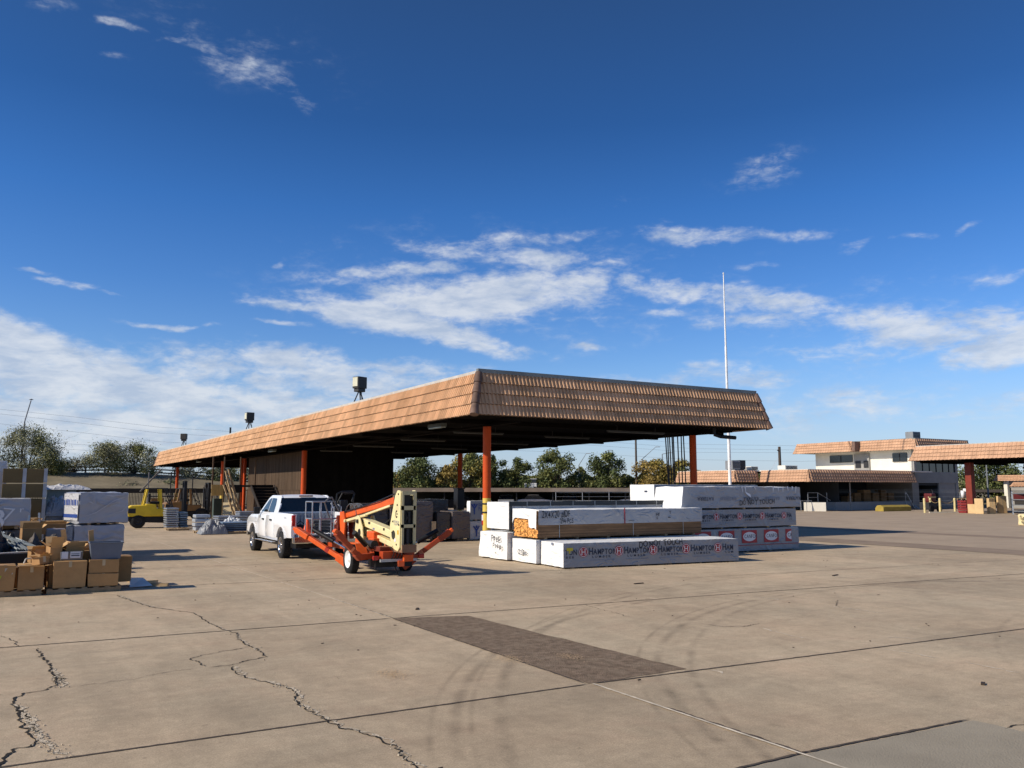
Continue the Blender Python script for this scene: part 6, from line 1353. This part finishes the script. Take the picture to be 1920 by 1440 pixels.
# picket fence at the yard limit
fn = thing('picket_fence', 'tall dark steel picket fence along the far end of the yard', 'fence')
mb = MB()
for i in range(330):
    a = -6 + i * .085; p = pol(a, 104, 0); mb.box(p[0] - .025, p[0] + .025, p[1] - .02, p[1] + .02, 0, 2.15)
mb.build('pickets', M('fence black', (.03, .03, .03)), fn)['kind'] = 'stuff'
for z in (.3, 1.95):
    mb = MB()
    for i in range(14): mb.beam(pol(-6 + i * 2, 104, z), pol(-4 + i * 2, 104, z), .05, .07)
    mb.build('rail', M('fence black', ()), fn)
# dark lean-to roofs (carports) at the yard limit
def carport(label, pts, z, th, dep, posts, mat):
    t = thing('carport', label, 'carport'); A = Vector(pts[0] + (0,)); B = Vector(pts[1] + (0,)); d = (B - A).normalized(); n_ = Vector((-d.y, d.x, 0)) 
    if n_.dot(A) < 0: n_ = -n_
    L_ = (B - A).length; T = Matrix(((d.x, n_.x, 0, A.x), (d.y, n_.y, 0, A.y), (0, 0, 1, 0), (0, 0, 0, 1)))
    MB().box(0, L_, 0, dep, z, z + th * .5, 0, T).build('roof', mat, t); MB().box(-.02, L_ + .02, -.05, -.002, z - .05, z + th, 0, T).build('fascia', M('carport fascia', (.24, .19, .15), r=.8, nv=.3, ns=.4) if 'long' in label else mat, t)
    if 'long' in label: MB().box(.1, L_ - .1, dep - .1, dep, 0, z - .06, 0, T).build('shade_backing', M('carport shade backing', (.035, .036, .030), r=.9, nv=.5, ns=.5), t)  # dark sheet added to stand in for the shade under the roof
    for i in range(posts):
        x = L_ * (i + .5) / posts; MB().box(x - .06, x + .06, .3, .42, 0, z, 0, T).build('post', DARKMETAL, t)
    return t
carport('long low grey brown carport roof seen behind the lumber packs', ((36.0, 88.0), (66.5, 69.0)), 1.85, .38, 6, 9, M('carport roof', (.06, .05, .045)))
carport('low dark roof over parked things at the left end of the yard', ((-12, 97.5), (21.5, 93.0)), 1.75, .42, 4, 7, M('dark low roof', (.022, .02, .018)))
carport('low dark roof at the far right beyond the dark red column', ((101, 66), (112, 40)), 1.75, .3, 5, 5, M('carport roof', ()))
# parked cars in the carport shade
def car(label, loc, rz, col):
    t = thing('parked_car', label, 'car', loc, rz, 'cars parked in the far carport')
    MB().prism([(-2.2, .3), (-2.25, .75), (-2.0, .95), (-1.2, 1.0), (.9, .98), (2.0, .85), (2.2, .6), (2.2, .3)], 'y', -.88, .88).build('body', col, t, bevel=.06)
    MB().prism([(-1.5, .98), (-1.0, 1.42), (.3, 1.44), (1.0, .98)], 'y', -.74, .74).build('windows', GLASS, t, bevel=.04); MB().prism([(-1.02, 1.42), (-.95, 1.47), (.25, 1.48), (.32, 1.44)], 'y', -.72, .72).build('roof', col, t)
    for x in (-1.4, 1.4):
        for y in (-.8, .8): MB().tube((x, y - .1, .32), (x, y + .1, .32), .32, n=18).build('wheel', RUBBER, t)
    return t
CB = M('car black', (.02, .02, .022), r=.2, coat=.5); CS = M('car silver', (.35, .36, .38), r=.25, metal=.5); CW = M('car white', (.7, .7, .7), r=.25)
for i, (x, y, c_, lb) in enumerate([(44.0, 85.6, CB, 'black car in the carport shade near the yellow column'), (48.0, 83.0, CS, 'silver car in the middle of the carport'), (50.8, 81.2, CW, 'white car right of the silver one in the carport'), (54.0, 79.3, CB, 'dark car under the right half of the carport'), (60.5, 75.2, CW, 'pale car low behind the open board pack')]): car(lb, (x, y, 0), R(-32 + 90 * (i % 2)), c_)
# chain link fence with barbed wire arms
cf = thing('chain_link_fence', 'chain link fence with slanted barbed wire arms behind the packs', 'fence')
for i in range(16):
    x = 50 + i * 2.4; y = 76.0 - i * 1.5; MB().tube((x, y, 0), (x, y, 1.75), .04, n=6).tube((x, y, 1.75), (x - .28, y - .1, 2.05), .03, n=6).build('post', STEEL, cf)
for z in (.5, .9, 1.3, 1.72, 1.85, 2.0):
    MB().beam((50, 76, z), (86, 53.5, z), .02).build('wire', STEEL, cf)
# block pillar, road slab behind
t = thing('gate_pillar', 'pale block pillar in the distance left of the inner column', 'pillar', (47.5, 102.0, 0)); MB().box(-.3, .3, -.3, .3, 0, 2.1).build('shaft', WHITEWALL, t); MB().box(-.36, .36, -.36, .36, 2.1, 2.2).build('cap', WHITEWALL, t)
t = thing('utility_shed', 'dark grey blue block building in the distance under the trees', 'shed', (51, 101, 0), R(-30)); MB().box(0, 6, 0, 4, 0, 1.95).build('wall', M('slate wall', (.10, .11, .12)), t); MB().box(-.2, 6.2, -.2, 4.2, 1.96, 2.08).build('roof', DARKMETAL, t)
t = thing('road_truck', 'small white truck cab driving on the road before the trees', 'truck', (72.0, 116.5, 1.9), R(-35))
MB().box(-1.1, .9, -.8, .8, .35, 1.15).build('body', M('road truck white', (.6, .6, .58)), t, bevel=.08); MB().box(-.1, .85, -.75, .75, 1.15, 1.75).build('cab', GLASS, t, bevel=.06); MB().box(-.15, .9, -.78, .78, 1.755, 1.85).build('roof', M('road truck white', ()), t, bevel=.03)
for x in (-.7, .6): MB().tube((x, -.85, .3), (x, -.6, .3), .3, n=16).build('wheel', RUBBER, t)
# power lines
for i, pts in enumerate([
 [(-13, 299.7, 26.8), (15.6, 299.6, 24.7), (40.5, 297.2, 22.2), (70.3, 291.7, 21.0), (120, 275, 22)], [(-12.9, 299.7, 25.5), (15.7, 299.6, 23.0), (40.6, 297.2, 20.3), (70.3, 291.6, 19.2), (120, 275, 20)],
 [(-12.7, 299.7, 22.5), (15.9, 299.6, 20.0), (40.8, 297.2, 17.5), (70.4, 291.6, 16.3), (120, 275, 17)], [(-12.4, 299.7, 17.7), (16.1, 299.6, 16.1), (40.9, 297.2, 15.1), (70.5, 291.6, 14.1), (120, 275, 14)], [(-12.3, 299.7, 16.1), (16.2, 299.6, 14.4), (41.0, 297.2, 13.3), (70.5, 291.6, 12.7), (120, 275, 12.5)],
 [(120, 274, 24), (174.0, 244.4, 21.2), (202.7, 221.2, 17.5), (227.1, 196.1, 16.5), (247.0, 170.3, 16.9)], [(120, 274, 22), (174.0, 244.4, 19.3), (202.6, 221.2, 16.0), (227.0, 196.1, 15.1), (246.9, 170.4, 15.5)],
 [(120, 274, 20), (174.0, 244.4, 17.6), (202.6, 221.3, 14.7), (227.0, 196.1, 14.2), (246.9, 170.4, 14.7)], [(120, 274, 17), (173.9, 244.4, 14.6), (202.6, 221.3, 12.2), (226.9, 196.2, 11.3), (246.8, 170.5, 11.8)]]):
    o = MB().path(pts, .026, n=5).build('power_line', M('wire grey', (.12, .12, .13), r=.6)); tag(o, 'thin overhead power line crossing low in the sky', 'power line', 'overhead power lines')
# poles and street lights
def plight(label, x, y, z0, h, arm, az, double=False):
    t = thing('street_light', label, 'street light', (x, y, z0), R(az)); MB().tube((0, 0, 0), (0, 0, h), .10, .07, n=8).build('pole', GALV_DULL, t)
    MB().tube((0, 0, h), (arm[0], 0, h + arm[1]), .055, .04, n=7).build('arm', GALV_DULL, t); MB().box(arm[0], arm[0] + .7, -.12, .12, h + arm[1] - .05, h + arm[1] + .05).build('lamp_head', GALV_DULL, t)
plight('grey street light with a steep arm between two trees, left one', 80.1, 114.8, 1.5, 4.5, (1.3, 1.9), -55); plight('grey street light with a steep arm before the round dark tree', 82.2, 113.3, 1.5, 4.9, (2.2, 2.0), -50); plight('street light with a long arm right of the wooden pole', 88.4, 108.6, 1.4, 5.6, (2.2, 1.9), -50)
plight('short curved street light above the olive tree', 90.2, 105.8, 1.4, 6.3, (1.0, .2), -50); plight('pale street light beyond the dark red column', 100.2, 58.8, 0, 5.4, (-2.0, .4), -60)
t = thing('utility_pole', 'brown wooden utility pole behind the shed left of the hanging rods', 'utility pole', (87.0, 108.5, 1.3)); MB().tube((0, 0, 0), (0, 0, 10.2), .20, .15, n=10).build('pole', BARK, t)
t = thing('utility_pole', 'brown wooden pole rising behind the low office roof', 'utility pole', (111.3, 100.5, 0)); MB().tube((0, 0, 0), (0, 0, 9.2), .28, .22, n=10).build('pole', BARK, t); MB().beam((-.5, 0, 8.6), (.2, 0, 8.5), .15).build('insulator', BARK, t)
for dx in (-2.6, ): MB().beam((0, 0, 7.6), (dx, 1.5, 3.2), .05).build('stay_wire', WHITEINK, t)
t = thing('utility_pole', 'dark slim pole seen beyond the inner column', 'utility pole', (51.2 + 9.8, 112, 1)); MB().tube((0, 0, 0), (0, 0, 5.5), .2, .18, n=10).build('pole', BARK, t)
t = thing('lamp_mast', 'very tall slim lamp mast behind the left trees', 'lamp mast', (.9, 150, 3)); MB().tube((0, 0, 0), (.1, 0, 9.4), .14, .11, n=8).tube((.1, 0, 9.4), (.75, 0, 12.7), .09, .08, n=8).build('pole', M('mast grey', (.25, .26, .28)), t); MB().lathe([(.001, .15), (.35, 0), (.001, -.1)], (.78, 0, 12.85), n=10).build('lamp_head', M('mast grey', ()), t)
t = thing('roof_pole', 'small dark vent pipe behind the shed roof', 'pipe', (24.0, 80, 6.3)); MB().tube((0, 0, 0), (0, 0, 1.1), .08).build('pipe', DARKMETAL, t)
t.location = (16.2, 76.5, 6.38)

# ------------------------------------------------------------------ trees
def tree(label, x, y, z0, h, wd, mats, seed, trunk=.28, leaves=2600, ls=.30, name='tree', group='trees beyond the yard', airy=0., bark=None, trh=.16, bush=False):
    rr = random.Random(seed); t = thing(name, label, 'tree' if not bush else 'shrub', (x, y, z0), rr.random() * 6, group); bark = bark or BARK
    tk = MB(); H0 = h * trh
    cl = []                              # clumps spread over the crown volume
    nc = int(22 + 14 * wd / 6)
    for k in range(nc):
        a = rr.random() * 2 * PI; u = rr.random() ** .5; zz = rr.uniform(.05, 1.0); prof = math.sqrt(max(.05, 1 - ((zz - .42) / .60) ** 2)); rad = wd / 2 * prof * u * rr.uniform(.75, 1.08)
        cl.append((Vector((rad * cos(a), rad * sin(a), H0 + zz * (h - H0) * .93)), rr.uniform(.11, .21) * wd * (.8 if zz > .8 else 1)))
    base = Vector((0, 0, H0 * 1.2)); tk.tube((0, 0, -.4), base, trunk, trunk * .7, n=8)
    for c, r_ in cl[::2 if not airy else 1]:
        m_ = base.lerp(c, .5) + Vector((rr.uniform(-.3, .3), rr.uniform(-.3, .3), rr.uniform(-.1, .4))); tk.tube(base, m_, trunk * .35, trunk * .18, n=5, caps=False); tk.tube(m_, c, trunk * .18, trunk * .06, n=4, caps=False)
        if airy:
            for q in range(5):
                e = c + Vector((rr.gauss(0, 1), rr.gauss(0, 1), rr.gauss(.3, .8))) * r_ * .9; tk.tube(c, e, trunk * .07, trunk * .03, n=3, caps=False)
    tk.build('trunk', bark, t)
    cm = MB(); vs = []; fs = []; mi = []; rs = []
    per = int(leaves * 1.35 / nc)
    for ci, (c, r_) in enumerate(cl):
        tone = rr.random(); m_i = 0 if rr.random() < .72 else min(1, len(mats) - 1)
        for k in range(per):
            d = Vector((rr.gauss(0, 1), rr.gauss(0, 1), rr.gauss(0, .8))).normalized(); rad = r_ * (rr.random() ** .45) * rr.choice([1, 1, 1, 1.25 + .3 * airy]); p = c + d * rad
            nrm = (d + Vector((rr.gauss(0, .8), rr.gauss(0, .8), rr.gauss(.3, .8)))).normalized(); a_ = nrm.orthogonal().normalized(); b_ = nrm.cross(a_); rot = rr.random() * 6; u_ = (a_ * cos(rot) + b_ * sin(rot)); v_ = nrm.cross(u_); s_ = ls * rr.uniform(.5, 1.2)
            k0 = len(vs); vs += [tuple(p + u_ * s_ * .5), tuple(p + v_ * s_ * .28), tuple(p - u_ * s_ * .5), tuple(p - v_ * s_ * .28)]; fs.append([k0, k0 + 1, k0 + 2, k0 + 3]); mi.append(m_i); rs.append(min(1, max(0, .15 + .7 * tone + rr.gauss(0, .15))))
    cm.v = vs; cm.f = fs; cm.m = mi; cm.r = rs; cm.sm = [False] * len(fs); cm.build('crown', mats, t); return t
TR = [  # label, x, y, z0, height, width, mats, leaves
 ('dark rounded tree right of the dark store room wall', 56.4, 126.0, 1.15, 6.0, 7.4, [LEAF_DARK, LEAF_MID], 5200),
 ('small brownish tree between two dark ones', 60.6, 123.4, 1.15, 4.8, 5.2, [LEAF_BROWN, LEAF_MID], 2800),
 ('wide green tree behind the inner column', 64.2, 122.2, 1.15, 7.0, 7.2, [LEAF_MID, LEAF_OLIVE], 4800),
 ('dark tree just right of the orange front column', 67.2, 121.4, 1.15, 6.8, 5.6, [LEAF_DARK, LEAF_MID], 4200),
 ('slim dark green tree behind the white truck cab', 71.0, 118.4, 1.15, 6.0, 5.2, [LEAF_DARK, LEAF_MID], 3600),
 ('large round green tree in the middle of the row', 75.9, 115.3, 1.15, 7.3, 7.0, [LEAF_MID, LEAF_DARK], 5600),
 ('dark round tree right of the street lights', 82.9, 110.9, 1.15, 6.9, 7.0, [LEAF_DARK, LEAF_MID], 5600),
 ('olive yellow tree left of the hanging rods', 88.2, 105.9, 1.1, 5.7, 6.8, [LEAF_BROWN, LEAF_OLIVE], 5600),
 ('olive green tree behind the hanging rods', 92.0, 103.0, 1.3, 5.2, 5.6, [LEAF_OLIVE, LEAF_MID], 3600),
 ('low green shrub mass left of the large round tree', 68.9, 119.6, 1.15, 4.0, 4.6, [LEAF_MID, LEAF_DARK], 2000),
 ('small tree at the foot of the first dark rounded one', 53.5, 127.6, 1.15, 3.6, 4.0, [LEAF_MID, LEAF_BROWN], 2000)]
for i, (lb, x, y, z0, h_, w_, ms, nl) in enumerate(TR): tree(lb, x, y, z0, h_, w_, ms, 100 + i, leaves=nl, ls=.40, trh=.06)
tree('large dark tree beyond the dark red column', 107.5, 62.0, 0, 5.9, 8.6, [LEAF_DARK, LEAF_MID], 140, leaves=6000, ls=.34); tree('second green tree behind the far right canopy', 112.0, 57.5, 0, 5.2, 7.5, [LEAF_DARK, LEAF_OLIVE], 141, leaves=4500, ls=.34); tree('pale green tree squeezed between office and red column', 106.5, 67.5, 0, 4.4, 3.4, [LEAF_MID, LEAF_GREY], 142, leaves=2400)
tree('small tree at the far right picture edge', 116, 52, 0, 4.0, 5.0, [LEAF_DARK], 143, leaves=2000)
# airy desert trees on the embankment at the left
DT = [('large airy grey green tree at the left edge', 1.6, 139.5, 3.4, 7.4, 9.6, [LEAF_GREY, LEAF_MID], 10500, 0), ('dense darker right half of the left edge tree', 4.0, 137.0, 3.0, 5.0, 6.6, [LEAF_MID, LEAF_GREY], 7500, 0), ('leafy tree at the very left picture edge', -3.0, 139, 3.4, 5.4, 7, [LEAF_MID, LEAF_GREY], 4500, 0),
 ('slanted trunk tree alone on the bare slope', 11.4, 136.0, 3.3, 5.4, 6.2, [LEAF_GREY, LEAF_MID], 7000, 1), ('round tree right of the slanted one on the slope', 15.4, 137.0, 3.4, 5.2, 7.4, [LEAF_MID, LEAF_GREY], 7000, 0), ('pale dry shrub left of the slanted tree', 8.0, 148, 4.3, 2.6, 5.2, [LEAF_PALE, LEAF_GREY], 1700, 0),
 ('pale bare shrub touching the shed roof end', 18.4, 141, 3.6, 3.4, 3.6, [LEAF_PALE, LEAF_GREY], 1500, 0), ('grey green tree seen under the shed roof, left of the forklift mast', 23.0, 137, 2.7, 3.8, 5.0, [LEAF_GREY, LEAF_PALE], 2800, 0), ('dark tree seen under the shed roof above the ochre forklift', 26.8, 136, 2.4, 4.2, 5.2, [LEAF_DARK, LEAF_GREY], 3200, 0), ('grey tree seen between the shed posts and plank wall', 30.2, 136, 2.2, 4.2, 5.0, [LEAF_GREY, LEAF_MID], 2800, 0), ('dry shrub low on the slope behind the fence', 14.0, 128, 1.6, 1.3, 3.4, [LEAF_PALE, LEAF_GREY], 700, 0), ('dark shrub low on the slope near the shed end', 19.5, 130, 1.9, 1.4, 4.0, [LEAF_DARK, LEAF_GREY], 900, 0)]
for i, (lb, x, y, z0, h_, w_, ms, nl, sl) in enumerate(DT): tree(lb, x, y, z0, h_, w_, ms, 200 + i, trunk=.16, leaves=nl, ls=.23, airy=1., bark=BARK_PALE if sl else BARK, trh=.30 if sl else (.16 if x > 10 else .06), group='trees on the embankment', name='tree' if h_ > 3 else 'shrub', bush=h_ <= 3)
# distant low hedge line that closes the horizon
mb = MB(); rr = random.Random(77)
for k in range(26000):
    a = rr.uniform(-25, 80); r = rr.uniform(215, 235); z = abs(rr.gauss(0, 1)) * (1.3 + .9 * noise.noise(Vector((a * .5, 0, 3)))) + 1.2
    p = Vector(pol(a, r, z)); s_ = rr.uniform(.5, 1.1); n_ = Vector((rr.gauss(0, 1), rr.gauss(0, 1), rr.gauss(0, 1))).normalized(); u_ = n_.orthogonal().normalized() * s_; v_ = n_.cross(u_) * .6
    k0 = len(mb.v); mb.v += [tuple(p + u_), tuple(p + v_), tuple(p - u_), tuple(p - v_)]; mb.f.append([k0, k0 + 1, k0 + 2, k0 + 3]); mb.m.append(0); mb.r.append(rr.random()); mb.sm.append(False)
o = mb.build('distant_vegetation', LEAF_GREY); tag(o, 'far band of low grey green vegetation along the horizon', 'vegetation', kind='stuff')

mb = MB(); rr = random.Random(9)
for k in range(34000):
    a = rr.uniform(20, 50); r = rr.uniform(141, 147); z = hgt(a, r) + rr.random() ** .8 * (3.0 + 2.4 * noise.noise(Vector((a * .9, 1, 7))))
    p = Vector(pol(a, r, z)); s_ = rr.uniform(.14, .30); n_ = Vector((rr.gauss(0, 1), rr.gauss(0, 1), rr.gauss(0, 1))).normalized(); u_ = n_.orthogonal().normalized() * s_; v_ = n_.cross(u_) * .6
    k0 = len(mb.v); mb.v += [tuple(p + u_), tuple(p + v_), tuple(p - u_), tuple(p - v_)]; mb.f.append([k0, k0 + 1, k0 + 2, k0 + 3]); mb.m.append(0); mb.r.append(rr.random()); mb.sm.append(False)
o = mb.build('undergrowth', LEAF_MID); tag(o, 'low green undergrowth along the road behind the row of trees', 'undergrowth', kind='stuff')
